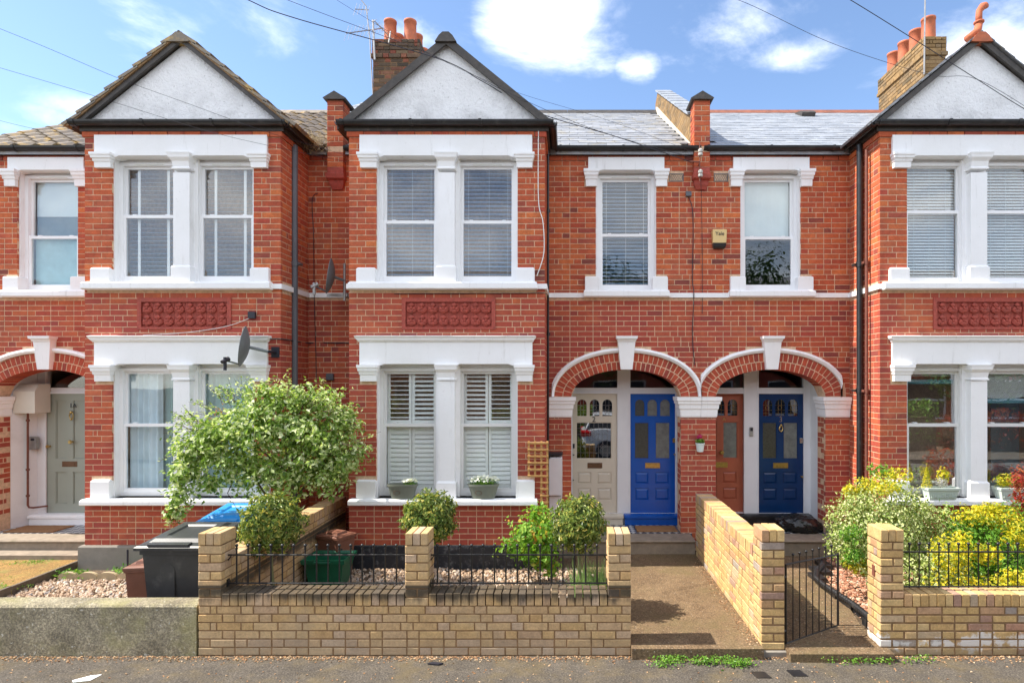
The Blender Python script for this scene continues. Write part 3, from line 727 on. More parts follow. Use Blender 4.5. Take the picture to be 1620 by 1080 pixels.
HOUSE_TOP = 5.80
def bay(house, bx, br, yb, sty, left_return=True, right_return=True, plinth='plinth_grey', side_sill=True):
    """br: Bricks; bx: left edge x. local u = x - bx; width 2.583"""
    W = 2.583; X = lambda u: bx + u
    holes = [(X(.358), X(2.225), .98, 2.76), (X(.358), X(2.225), 3.80, 5.50), (X(.72), X(1.91), 3.22, 3.60)]
    m = MB(); gridwall(m, bx + .0035, bx + W - .0035, -.1, 5.84, holes, frontP(yb + .0035), .20)
    for xx, sgn in ((bx + .0035, 1), (bx + W - .0035, -1)):
        a, b = (xx, xx + .2) if sgn > 0 else (xx - .2, xx)
        m.box(a, b, yb + .2040, YM + .02, -.1, 5.84)
    wall = m.build('bay_wall', M['mortar'], house)
    vis = [(X(.358), X(2.225), .90, 2.74), (X(.358), X(2.225), 3.72, 5.48), (X(.15), X(2.42), 2.72, 3.10), (X(.10), X(2.48), .90, .98), (X(.14), X(.42), 2.515, 2.73), (X(2.19), X(2.43), 2.515, 2.73),
           (X(.03), X(2.47), 3.715, 3.815), (X(.14), X(.40), 5.315, 5.5), (X(2.19), X(2.43), 5.315, 5.5), (X(.15), X(2.42), 5.457, 5.748),
           (X(.09), X(.36), .98, 1.223), (X(2.2), X(2.45), .98, 1.223), (X(.11), X(.36), 3.815, 4.007), (X(2.2), X(2.44), 3.815, 4.007), (X(.70), X(1.933), 3.2, 3.615)]
    br.face(0, yb, 0, bx, bx + W, .357, HOUSE_TOP - .075, vis, seed=3)
    # projecting course under the gutter
    top = Bricks(); 
    br.face(0, yb - .022, 0, bx - .0215, bx + W + .0215, HOUSE_TOP - .075, HOUSE_TOP, (), bond='run', seed=5)
    sides = []
    if right_return: br.face(bx + W, 0, 90, yb + .053, YM, .357, HOUSE_TOP - .075, [(yb - 1, YM + 1, 3.725, 3.80)], start=1, seed=7); br.face(bx + W + .022, 0, 90, yb + .033, YM, HOUSE_TOP - .075, HOUSE_TOP, (), bond='run')
    if left_return: br.face(bx, 0, -90, -YM, -yb - .053, .357, HOUSE_TOP - .075, [(-YM - 1, -yb + 1, 3.725, 3.80)], start=1, seed=8); br.face(bx - .022, 0, -90, -YM, -yb - .033, HOUSE_TOP - .075, HOUSE_TOP, (), bond='run')
    # white string course wrapping the returns
    sc = MB()
    sc.box(bx - .028, bx + .02, yb - .02, YM - .03, 3.728, 3.797); sc.box(bx + W - .02, bx + W + .028, yb - .02, YM - .03, 3.728, 3.797)
    sc.box(bx - .026, bx + .1, yb - .03, yb + .01, 3.73, 3.795); sc.box(bx + W - .1, bx + W + .026, yb - .03, yb + .01, 3.73, 3.795)
    sc.build('string_course', M['white'], house)
    pl = MB(); pr = .012 if plinth == 'plinth_black' else .05
    pl.loft([(-.1, bx - pr, bx + W + pr, yb - pr, YM), (.34, bx - pr, bx + W + pr, yb - pr, YM), (.357, bx - pr + .012, bx + W + pr - .012, yb - pr + .012, YM)])
    pl.build('plinth', M[plinth], house)
    # lintels
    def lintel(u0, u1, z0, z1, pj, name='lintel'):
        a, b = X(u0), X(u1); mm = X((.358 + 2.225) / 2); n = .02
        poly = [(a, z0 + .0), (X(.43), z0 + .0), (X(.47), z0 + n), (mm - .17, z0 + n), (mm - .13, z0), (mm + .13, z0), (mm + .17, z0 + n), (X(2.11), z0 + n), (X(2.15), z0), (b, z0), (b, z1), (a, z1)]
        return MB().prism_xz(poly, yb - pj, yb + .202).build(name, M['white'], house)
    lintel(.15, 2.417, 5.457, 5.748, .035); lintel(.15, 2.42, 2.723, 3.035, .035)
    MB().loft([(3.03, X(.14), X(2.43), yb - .045, yb + .01), (3.055, X(.13), X(2.44), yb - .075, yb + .01), (3.075, X(.11), X(2.46), yb - .08, yb + .01), (3.105, X(.10), X(2.47), yb - .105, yb + .01), (3.115, X(.12), X(2.45), yb - .06, yb + .01)]).build('cornice', M['white'], house)
    for z0, z1 in ((5.315, 5.50), (2.515, 2.73)):
        for u0, u1 in ((.145, .40), (2.195, 2.44)): corbel(house, X(u0), X(u1), z0, z1, yb, .09)
    for z0, z1, zt in ((3.815, 5.457, 5.50), (.98, 2.723, 2.73)):
        um = (1.182, 1.398)
        mb = MB(); mb.loft([(z0, X(um[0] - .02), X(um[1] + .02), yb - .045, yb + .13), (z0 + .20, X(um[0] - .02), X(um[1] + .02), yb - .045, yb + .13), (z0 + .225, X(um[0]), X(um[1]), yb - .025, yb + .13), (z1 - .2, X(um[0]), X(um[1]), yb - .025, yb + .13)])
        mb.box(X(um[0] - .05), X(um[1] + .05), yb + .075, yb + .16, z0, z1)
        h = .20
        mb.loft([(zt - h, X(um[0] - .012), X(um[1] + .012), yb - .045, yb + .13), (zt - h + .02, X(um[0] - .012), X(um[1] + .012), yb - .045, yb + .13), (zt - h + .03, X(um[0]), X(um[1]), yb - .035, yb + .13),
                 (zt - .10, X(um[0] - .005), X(um[1] + .005), yb - .05, yb + .13), (zt - .06, X(um[0] - .03), X(um[1] + .03), yb - .085, yb + .13), (zt - .03, X(um[0] - .035), X(um[1] + .035), yb - .09, yb + .13), (zt, X(um[0] - .045), X(um[1] + .045), yb - .10, yb + .13)])
        mb.build('mullion', M['white'], house)
    # sills and end blocks
    for z0, z1, u0, u1, pj in ((3.715, 3.815, .02, 2.485, .10), (.90, .98, .03, 2.49, .13)):
        MB().loft([(z0, X(u0), X(u1), yb - pj + .02, yb + .12), (z0 + .012, X(u0), X(u1), yb - pj, yb + .12), (z1 - .022, X(u0), X(u1), yb - pj, yb + .12), (z1, X(u0 + .012), X(u1 - .012), yb - pj + .03, yb + .12)]).build('sill', M['white'], house)
    for z0, h in ((3.815, .192), (.98, .243)):
        for u0, u1 in ((.115, .362), (2.205, 2.45)):
            MB().loft([(z0, X(u0), X(u1), yb - .055, yb + .12), (z0 + h - .02, X(u0), X(u1), yb - .055, yb + .12), (z0 + h, X(u0 + .015), X(u1 - .015), yb - .035, yb + .12)]).build('sill_block', M['white'], house)
    # white jamb linings
    jb = MB()
    for z0, z1 in ((3.815, 5.47), (.98, 2.73)):
        jb.box(X(.352), X(.372), yb + .03, yb + .2, z0, z1); jb.box(X(2.211), X(2.231), yb + .03, yb + .2, z0, z1)
        jb.box(X(.36), X(2.22), yb + .145, yb + .2, z1 - .05, z1 + .02)
    jb.build('jamb_lining', M[sty.get('jamb', 'white')], house)
    # moulded terracotta panel
    pf = MB()
    x0, x1, z0, z1 = X(.70), X(1.933), 3.2, 3.615
    pf.ring(x0, x1, z0, z1, yb - .014, yb + .03, .05, .03, .055); pf.box(x0 + .03, x1 - .03, yb + .022, yb + .035, z0 + .02, z1 - .03)
    fp = pf.build('moulded_panel', M['panel'], house)
    tw = (x1 - x0 - .104) / 8; th = (z1 - z0 - .089) / 2
    for i in range(8):
        for j in range(2):
            cx = x0 + .052 + tw * (i + .5); cz = z0 + .032 + th * (j + .5)
            t = MB(); t.box(cx - tw / 2 + .002, cx + tw / 2 - .002, yb + .016, yb + .030, cz - th / 2 + .002, cz + th / 2 - .002)
            for k in range(4):           # four curling leaves round a boss, deeply undercut
                an = (math.radians(90), math.radians(200), math.radians(-20), math.radians(-90))[k]; ca, sa = math.cos(an), math.sin(an)
                wd = .26 if k < 3 else .42; ln_ = .50 if k < 3 else .46
                q = [(0, 0, -.010), (ln_ * .55, wd, -.016), (ln_, .0, -.002), (ln_ * .55, -wd, -.016), (ln_ * .5, 0, -.030), (0, 0, .012), (ln_ * .55, wd, .012), (ln_, 0, .012), (ln_ * .55, -wd, .012)]
                vv = []
                for (p_, s_, y) in q:
                    lx, lz = p_ * ca - s_ * sa, p_ * sa + s_ * ca; vv.append((cx + lx * tw, yb + .006 + y, cz + lz * th))
                t.add(vv, [(0, 1, 4), (1, 2, 4), (2, 3, 4), (3, 0, 4), (5, 6, 1, 0), (6, 7, 2, 1), (7, 8, 3, 2), (8, 5, 0, 3)])
            t.ball((cx, yb - .012, cz), .016, 7)
            t.build('tile', M['panel'], fp)
    # windows
    wins = []
    for fl, (z0, z1, zm) in enumerate(((.985, 2.69, 1.93), (3.82, 5.435, 4.645))):
        for k, (u0, u1) in enumerate(((.370, 1.175), (1.405, 2.213))):
            st = sty[(fl, k)]
            if sty.get('zm%d' % fl): zm = sty['zm%d' % fl]
            w, a, b = sash_window(house, X(u0), X(u1), z0, z1, yb + .11, zm, mat=st.get('mat', 'upvc'), horns=st.get('horns', True), vent=st.get('vent', True), label=st.get('label'), glassT=st.get('gt', 'glass'), glassB=st.get('gb', 'glass'), fw=st.get('fw', .045))
            st['fill'](w, a, b, z0 + .06, z1 - .05, yb + .11, zm)
    return wall

def small_window(house, cx, st, zoff=0):
    x0, x1 = cx - .443, cx + .443
    MB().prism_xz([(cx - .553, 5.566), (cx - .40, 5.566), (cx - .36, 5.585), (cx + .36, 5.585), (cx + .40, 5.566), (cx + .553, 5.566), (cx + .553, 5.769), (cx - .553, 5.769)], YM - .035, YM + .26).build('lintel', M['white'], house)
    for a, b in ((cx - .61, cx - .41), (cx + .41, cx + .61)): corbel(house, a, b, 5.345, 5.584, YM, .085)
    MB().loft([(3.73, cx - .62, cx + .62, YM - .08, YM + .12), (3.745, cx - .62, cx + .62, YM - .10, YM + .12), (3.81, cx - .62, cx + .62, YM - .10, YM + .12), (3.83, cx - .61, cx + .61, YM - .08, YM + .12)]).build('sill', M['white'], house)
    for a, b in ((cx - .60, cx - .38), (cx + .38, cx + .60)): MB().loft([(3.83, a, b, YM - .06, YM + .12), (4.02, a, b, YM - .06, YM + .12), (4.034, a + .012, b - .012, YM - .045, YM + .12)]).build('sill_block', M['white'], house)
    jb = MB(); jb.box(x0 - .002, x0 + .02, YM + .03, YM + .2, 3.83, 5.58); jb.box(x1 - .02, x1 + .002, YM + .03, YM + .2, 3.83, 5.58); jb.box(x0, x1, YM + .145, YM + .2, 5.53, 5.6)
    jb.build('jamb_lining', M['white'], house)
    w, a, b = sash_window(house, x0 + .018, x1 - .018, 3.83, 5.545, YM + .10, st.get('zm', 4.67), horns=st.get('horns', True), label=st.get('label'), fw=st.get('fw', .05), glassB=st.get('gb', 'glass'))
    st['fill'](w, a, b, 3.89, 5.49, YM + .10, st.get('zm', 4.67))

def arch(house, cx, lim=9.9):
    cl = lambda x: max(-lim, min(lim, x))
    mb = MB(); N = 40
    for i in range(N):       # mortar ring behind the voussoirs
        t0, t1 = math.pi * i / N, math.pi * (i + 1) / N
        p = [off(t0, .004), off(t1, .004), off(t1, .25), off(t0, .25)]
        mb.prism_xz([(cx + cl(x), SPRING + z) for x, z in p][::-1], YM - .004, YM + .265)
    ar = mb.build('arch', M['mortar'], house)
    for ring, (d0, d1, n) in enumerate(((0, .118, 30), (.128, .246, 35))):
        ts = even((d0 + d1) / 2, n)
        for i in range(n):
            g = .0048 / ((d0 + .7)) 
            t0, t1 = ts[i], ts[i + 1]; dt = (t1 - t0) * .075; t0 += dt; t1 -= dt
            p = [off(t0, d0), off(t0, d1), off(t1, d1), off(t1, d0)]
            if max(abs(x) for x, z in p) > lim + .05: continue
            if abs((p[0][0] + p[2][0]) / 2) < .10 : continue
            yj = random.uniform(-.002, .002)
            q = MB(); P = [(cx + cl(x), SPRING + z) for x, z in p]
            c = (sum(a for a, _ in P) / 4, sum(b for _, b in P) / 4)
            P2 = [(c[0] + (a - c[0]) * .93, c[1] + (b - c[1]) * .95) for a, b in P]
            y1 = YM + (.27 if ring == 0 else .05)
            v = [(a, YM - .008 + yj, b) for a, b in P2] + [(a, YM - .003 + yj, b) for a, b in P] + [(a, y1, b) for a, b in P]
            f = [(0, 1, 2, 3), (8, 11, 10, 9)]
            for k in range(4):
                l = (k + 1) % 4; f += [(k, 4 + k, 4 + l, l), (4 + k, 8 + k, 8 + l, 4 + l)]
            q.add(v, f); q.build('brick', M['rubbed'], ar)
    tr = MB(); N = 48
    ys = (YM + .02, YM - .035, YM - .06, YM - .045)
    prof = [(.252, 0), (.252, 1), (.285, 2), (.318, 3), (.325, 0)]
    v = []; f = []
    for i in range(N + 1):
        t = math.pi * i / N
        for d, k in prof:
            x, z = off(t, d); v.append((cx + cl(x), ys[k], SPRING + z))
    for i in range(N):
        for k in range(4): f.append((i * 5 + k, (i + 1) * 5 + k, (i + 1) * 5 + k + 1, i * 5 + k + 1))
    tr.add(v, f); tr.build('hood_mould', M['white'], house)
    k = MB(); zb, zt = SPRING + .395, SPRING + .80
    k.loft([(zb, cx - .085, cx + .085, YM - .075, YM + .2), (zt, cx - .125, cx + .125, YM - .10, YM + .02)])
    k.loft([(zt, cx - .13, cx + .13, YM - .115, YM + .02), (zt + .03, cx - .14, cx + .14, YM - .125, YM + .02), (zt + .035, cx - .15, cx + .15, YM - .15, YM + .02), (zt + .075, cx - .155, cx + .155, YM - .155, YM + .02)])
    k.build('keystone', M['white'], house)
def capital(house, x0, x1, d1, pl=.05, pr=.05):
    z0, z1 = 1.985, SPRING + .002
    y0 = YM
    L = []
    for z, e in ((z0, .0), (z0 + .02, .012), (z0 + .115, .018), (z0 + .13, .03), (z0 + .19, .035), (z0 + .20, .05), (z0 + .235, .052), (z0 + .245, .066), (z0 + .30, .07)):
        L.append((z, x0 - e * (pl > 0), x1 + e * (pr > 0), y0 - .02 - e, d1 + .01))
    MB().loft(L).build('capital', M['white'], house)

def main_wall(house, br, x0, x1, cx, segs, arch_lim_l=9.9, arch_lim_r=9.9):
    """segs: visible x ranges of brick on the main wall plane"""
    T = .27
    m = MB()
    holes = [(cx - .443, cx + .443, 3.82, 5.6), (cx - ARCH_A, cx + ARCH_A, -.2, SPRING + ARCH_B + .02)]
    gridwall(m, x0 + .001, x1 - .001, -.1, 5.86, holes, frontP(YM + .0035), T)
    N = 24; zt = SPRING + ARCH_B + .021
    for i in range(N):
        a, b = -ARCH_A + 2 * ARCH_A * i / N, -ARCH_A + 2 * ARCH_A * (i + 1) / N
        za = SPRING + ARCH_B * math.sqrt(max(0, 1 - (a / ARCH_A) ** 2)) + .004; zb = SPRING + ARCH_B * math.sqrt(max(0, 1 - (b / ARCH_A) ** 2)) + .004
        m.prism_xz([(cx + a, za), (cx + b, zb), (cx + b, zt), (cx + a, zt)], YM + .004, YM + T)
    wall = m.build('front_wall', M['mortar'], house)
    def arc_hole(lo, hi):
        if hi <= SPRING - .001: return []
        A, B = ARCH_A + .30, ARCH_B + .30; z = max(0, lo - SPRING)
        if z >= B: return []
        w = A * math.sqrt(1 - (z / B) ** 2); return [(cx - w, cx + w)]
    hs = [(cx - .443, cx + .443, 3.73, 5.6), (cx - .553, cx + .553, 5.566, 5.769), (cx - .60, cx - .38, 3.83, 4.03), (cx + .38, cx + .60, 3.83, 4.03), (cx - .61, cx - .41, 5.345, 5.58), (cx + .41, cx + .61, 5.345, 5.58),
          (cx - ARCH_A, cx + ARCH_A, -.2, SPRING), (x0 - 1, x1 + 1, 3.728, 3.80), arc_hole, (cx - .13, cx + .13, 2.7, 3.13), (cx + .63, cx + .84, 5.42, 5.545)]
    if cx > 2: hs[-1] = (cx - .83, cx - .62, 5.42, 5.545)
    for a, b in segs: br.face(0, YM, 0, a, b, .08, HOUSE_TOP - .075, hs, seed=int(a * 7) + 50)
    for a, b in segs: br.face(0, YM - .022, 0, a, b, HOUSE_TOP - .075, HOUSE_TOP, (), bond='run', seed=9)
    # reveals of the porch opening
    br.face(cx + ARCH_A, 0, -90, -(YM + T), -YM - .053, .08, 1.985, (), start=1, seed=21)
    br.face(cx - ARCH_A, 0, 90, YM + .053, YM + T, .08, 1.985, (), start=1, seed=22)
    s = MB()
    for a, b in segs:
        if b - a > .1: 
            for p, q in ((a, cx - .62), (cx + .62, b)):
                p = max(p, a); q = min(q, b)
                if q - p > .03: s.box(p, q, YM - .03, YM + .01, 3.73, 3.798)
    if s.v: s.build('string_course', M['white'], house)
    arch(house, cx, min(arch_lim_l, arch_lim_r))
    return wall

def porch(house, x0, x1, floor_mat='checker', lx=None):
    yb = YM + .27
    f = MB(); f.box(x0 - .04, x1 + .04, YM - .01, YD + .1, .0, .30); f.build('porch_floor', M[floor_mat], house)
    s = MB(); l = lx if lx is not None else x0
    s.add([(x0 - .005, yb - .02, .29), (l, YD + .02, .29), (l, YD + .02, 3.0), (x0 - .005, yb - .02, 3.0)], [(0, 1, 2, 3)]); s.box(x1, x1 + .04, yb - .02, YD + .02, .29, 3.0)
    s.box(x0 - .1, x1 + .05, yb - .02, YD + .02, 2.80, 2.84)
    s.build('porch_lining', M['plaster'], house)

def door(house, x0, x1, z0, z1, Y, style, matname, label=None):
    """door leaf with its furniture; outer face at Y"""
    X = lambda u: x0 + u; Z = lambda d: z1 - d
    W = x1 - x0; T = .045; mat = M[matname]
    lights = []; mb = MB(); panes = []; raised = []
    if style == 'four':       # plain four panel door
        raised = [(.14, .32, .11, 1.02), (.41, .60, .11, 1.02), (.14, .32, 1.22, 1.72), (.41, .60, 1.22, 1.72)]
        holes = raised
    else:
        arcs = [(.087, .232), (.280, .430), (.478, .630)]
        for a, b in arcs: lights.append((a, b, .095, .352))
        big = [(.070, .622, .45, 1.02)] if style == 'cream' else [(.077, .304, .45, 1.02), (.403, .632, .45, 1.02)]
        raised = [(.087, .305, 1.225, 1.41), (.395, .622, 1.225, 1.41), (.087, .305, 1.475, 1.665), (.395, .622, 1.475, 1.665)]
        holes = lights + big + raised
    gridwall(mb, x0, x1, z0, z1, [(X(a), X(b), Z(d), Z(c)) for a, b, c, d in holes], frontP(Y), T)
    for a, b, c, d in lights:
        m = (a + b) / 2; rr = (b - a) / 2
        for sg in (-1, 1):
            pts = [(X(m + sg * rr), Z(c))] + [(X(m + sg * rr * math.cos(t)), Z(c + rr * (1 - math.sin(t)))) for t in [math.pi / 2 * i / 5 for i in range(6)][::1]]
            pts = [pts[0]] + pts[1:]
            if sg > 0: pts = pts[::-1]
            mb.prism_xz(pts, Y + .0005, Y + T - .001)
    dr = mb.build('door', mat, house)
    if label: dr['label'] = label
    mo = MB()
    for a, b, c, d in holes:
        if (a, b, c, d) in lights: continue
        mo.ring(X(a), X(b), Z(d), Z(c), Y + .008, Y + .03, .010)
    mo.build('moulding', mat, dr)
    for a, b, c, d in raised:
        q = MB(); e = .035 if style != 'four' else .012
        y_in = Y + .022
        q.add([(X(a), y_in, Z(d)), (X(b), y_in, Z(d)), (X(b), y_in, Z(c)), (X(a), y_in, Z(c)), (X(a + e), Y + .004 if style != 'four' else Y + .018, Z(d - e)), (X(b - e), Y + .004 if style != 'four' else Y + .018, Z(d - e)), (X(b - e), Y + .004 if style != 'four' else Y + .018, Z(c + e)), (X(a + e), Y + .004 if style != 'four' else Y + .018, Z(c + e))],
              [(0, 1, 5, 4), (1, 2, 6, 5), (2, 3, 7, 6), (3, 0, 4, 7), (4, 5, 6, 7)])
        q.build('panel', mat, dr)
    if style != 'four':
        for i, (a, b, c, d) in enumerate(lights + big):
            gm = 'glass_lead' if (style == 'cream' or (style != 'blue' and i < 3)) else ('frost' if i != len(lights + big) - 1 else 'frost_light')
            if style == 'blue' and i < 3: gm = 'frost' if i == 0 else 'frost_light'
            MB().box(X(a - .004), X(b + .004), Y + .018, Y + .022, Z(d + .004), Z(c - .004)).build('pane', M[gm], dr)
        if style != 'blue':
            ld = MB(); r_ = .0022
            for a, b, c, d in lights:
                m = (a + b) / 2; mz = (c + d) / 2
                ld.tube([(X(m - .03 * math.cos(t)), Y + .016, Z(mz + .0) + .03 * math.sin(t)) for t in [i * math.pi / 6 for i in range(13)]], r_, 4)
                for q in (a + .05, b - .05): ld.tube([(X(q), Y + .016, Z(d)), (X(q), Y + .016, Z(c))], r_, 4)
                for q in (c + .09, mz + .04, d - .04): ld.tube([(X(a), Y + .016, Z(q)), (X(b), Y + .016, Z(q))], r_, 4)
            if style == 'cream':
                a, b, c, d = big[0]
                for i in range(1, 8): ld.tube([(X(a + (b - a) * i / 8), Y + .016, Z(d)), (X(a + (b - a) * i / 8), Y + .016, Z(c))], r_, 4)
                for i in range(1, 6): ld.tube([(X(a), Y + .016, Z(c + (d - c) * i / 6)), (X(b), Y + .016, Z(c + (d - c) * i / 6))], r_, 4)
                for i in (2, 4, 6):
                    cx_, cz_ = X(a + (b - a) * i / 8), Z(c + (d - c) * (.33 if i == 4 else .66)); ld.tube([(cx_ - .035, Y + .015, cz_), (cx_, Y + .015, cz_ + .05), (cx_ + .035, Y + .015, cz_), (cx_, Y + .015, cz_ - .05), (cx_ - .035, Y + .015, cz_)], r_, 4)
            ld.build('leading', M['alu'] if style == 'cream' else M['brass'], dr)
    # letter plate
    lb = MB(); zc = 1.122 if style != 'four' else 1.10; lm = {'cream': 'copper', 'four': 'copper'}.get(style, 'brass')
    u0, u1 = (.245, .475)
    lb.cbox(X(u0), X(u1), Y - .008, Y + .002, Z(zc + .042), Z(zc - .042), .003); lb.cbox(X(u0 + .03), X(u1 - .03), Y - .013, Y - .006, Z(zc + .024), Z(zc - .024), .003)
    lb.build('letter_plate', M[lm], dr)
    return dr

def fill_dark(w, a, b, z0, z1, Y, zm): pass
def fill_blind(w, a, b, z0, z1, Y, zm, pitch=.045, wd=.035, tilt=38, tapes=(), cords=(.08, .5, .92), mat='slat', jit=1.2):
    slats(w, a - .01, b + .01, z0, z1 + .02, Y + .115, pitch, wd, tilt, M[mat], jit, tapes, cords)

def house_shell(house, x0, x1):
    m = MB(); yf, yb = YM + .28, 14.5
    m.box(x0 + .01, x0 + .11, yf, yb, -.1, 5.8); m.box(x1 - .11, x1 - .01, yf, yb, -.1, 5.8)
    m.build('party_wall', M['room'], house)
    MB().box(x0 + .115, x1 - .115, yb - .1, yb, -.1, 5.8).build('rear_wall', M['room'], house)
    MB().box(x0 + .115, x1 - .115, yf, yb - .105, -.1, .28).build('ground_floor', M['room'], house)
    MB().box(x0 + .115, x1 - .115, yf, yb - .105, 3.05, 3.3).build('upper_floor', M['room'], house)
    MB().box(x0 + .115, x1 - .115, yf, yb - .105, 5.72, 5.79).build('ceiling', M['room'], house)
EAVE_Y, EAVE_Z, PITCH, RIDGE_Y = 8.50, 5.92, .59, 12.0
RIDGE_Z = EAVE_Z + PITCH * (RIDGE_Y - EAVE_Y)
def roof(house, x0, x1, vis, mat, tw, gauge, tl, ridge_mat, pan=False, extra_cut=None):
    dz = -.05
    m = MB(); v = [(x0, EAVE_Y, EAVE_Z + dz), (x1, EAVE_Y, EAVE_Z + dz), (x1, RIDGE_Y, RIDGE_Z + dz), (x0, RIDGE_Y, RIDGE_Z + dz), (x0, 15.5, EAVE_Z + dz), (x1, 15.5, EAVE_Z + dz),
                   (x0, EAVE_Y, EAVE_Z + dz - .08), (x1, EAVE_Y, EAVE_Z + dz - .08), (x1, 15.5, EAVE_Z + dz - .08), (x0, 15.5, EAVE_Z + dz - .08)]
    m.add(v, [(0, 1, 2, 3), (3, 2, 5, 4), (6, 7, 1, 0), (0, 3, 4, 9, 6), (1, 7, 8, 5, 2), (4, 5, 8, 9)])
    rf = m.build('roof', M['slate'], house)
    sl = math.atan(PITCH); L = (RIDGE_Y - EAVE_Y) / math.cos(sl); rows = int(L / gauge)
    cos_, sin_ = math.cos(sl), math.sin(sl)
    tt = math.radians(1.6 if not pan else 2.2)
    def tile_mesh(k):
        r = random.Random(k); th = .012 if not pan else .022
        me = bpy.data.meshes.new('tile'); w = tw / 2 - .003
        if not pan:
            v = [(-w, 0, 0), (w, 0, 0), (w, tl, 0), (-w, tl, 0), (-w, 0, -th), (w, 0, -th), (w, tl, -th * .4), (-w, tl, -th * .4)]
            v = [(x + r.uniform(-.002, .002), y + r.uniform(-.004, .004), z + r.uniform(-.002, .002)) for x, y, z in v]
            f = [(0, 1, 2, 3), (4, 7, 6, 5), (0, 4, 5, 1), (0, 3, 7, 4), (1, 5, 6, 2)]
        else:
            n = 8; v = []; f = []
            for y in (0, tl):
                for i in range(n + 1):
                    u = i / n; v.append((-w + 2 * w * u, y, .028 * math.sin(u * 2 * math.pi) + (0 if y == 0 else -.004)))
            for i in range(n + 1): v.append((v[i][0], 0, v[i][2] - th))
            for i in range(n): f += [(i, i + 1, n + 2 + i, n + 1 + i), (i, 2 * n + 2 + i, 2 * n + 3 + i, i + 1)]
        me.from_pydata(v, [], f); me.materials.append(M[mat]); me.update(); me.polygons.foreach_set('use_smooth', [False] * len(me.polygons)); return me
    tms = [tile_mesh(k) for k in range(4)]
    items = []
    for r_ in range(rows + 1):
        s = r_ * gauge; y = EAVE_Y - .03 + s * cos_; z = EAVE_Z - .01 + s * sin_
        if y > RIDGE_Y - gauge * .4: break
        n = int((x1 - x0) / tw) + 1
        for c in range(n):
            x = x0 + (c + .5 + (.5 if (r_ % 2 and not pan) else 0)) * tw
            if x - tw / 2 < x0 - .02 or x + tw / 2 > x1 + .02: continue
            pxx = 900 + x / y * 930
            if extra_cut and extra_cut(x, y): continue
            items.append((0 if any(a < pxx < b for a, b in vis) else 1, x, y, z))
    items.sort(key=lambda t: (t[0], t[2])); po = ORG[rf.name]
    rest = []
    for i, (q, x, y, z) in enumerate(items):
        rz = sl - tt + random.uniform(-.006, .006); lift = random.uniform(0, .005)
        if i < 296 and q == 0:
            o = bpy.data.objects.new('tile', random.choice(tms)); COL.objects.link(o); o.parent = rf
            o.location = (x - po.x, y - po.y, z + lift - po.z); o.rotation_euler = (rz, random.uniform(-.008, .008), random.uniform(-.006, .006))
        else: rest.append((x, y, z + lift, rz))
    if rest:
        mb = MB()
        for x, y, z, rz in rest:
            me = random.choice(tms); mt = Matrix.Translation((x, y, z)) @ Matrix.Rotation(rz, 4, 'X')
            mb.add([mt @ vv.co for vv in me.vertices], [tuple(p.vertices) for p in me.polygons])
        o = mb.build('tile', M[mat], rf); o['kind'] = 'stuff'
    rd = MB()
    nr = int((x1 - x0) / .45)
    for i in range(nr):
        a = x0 + (x1 - x0) * i / nr; b = x0 + (x1 - x0) * (i + 1) / nr
        rd.prism_yz([(RIDGE_Y - .14, RIDGE_Z - .07), (RIDGE_Y - .04, RIDGE_Z + .035), (RIDGE_Y + .04, RIDGE_Z + .035), (RIDGE_Y + .14, RIDGE_Z - .07)], a + .002, b - .002)
    rd.build('ridge_tile', M[ridge_mat], rf)
    return rf

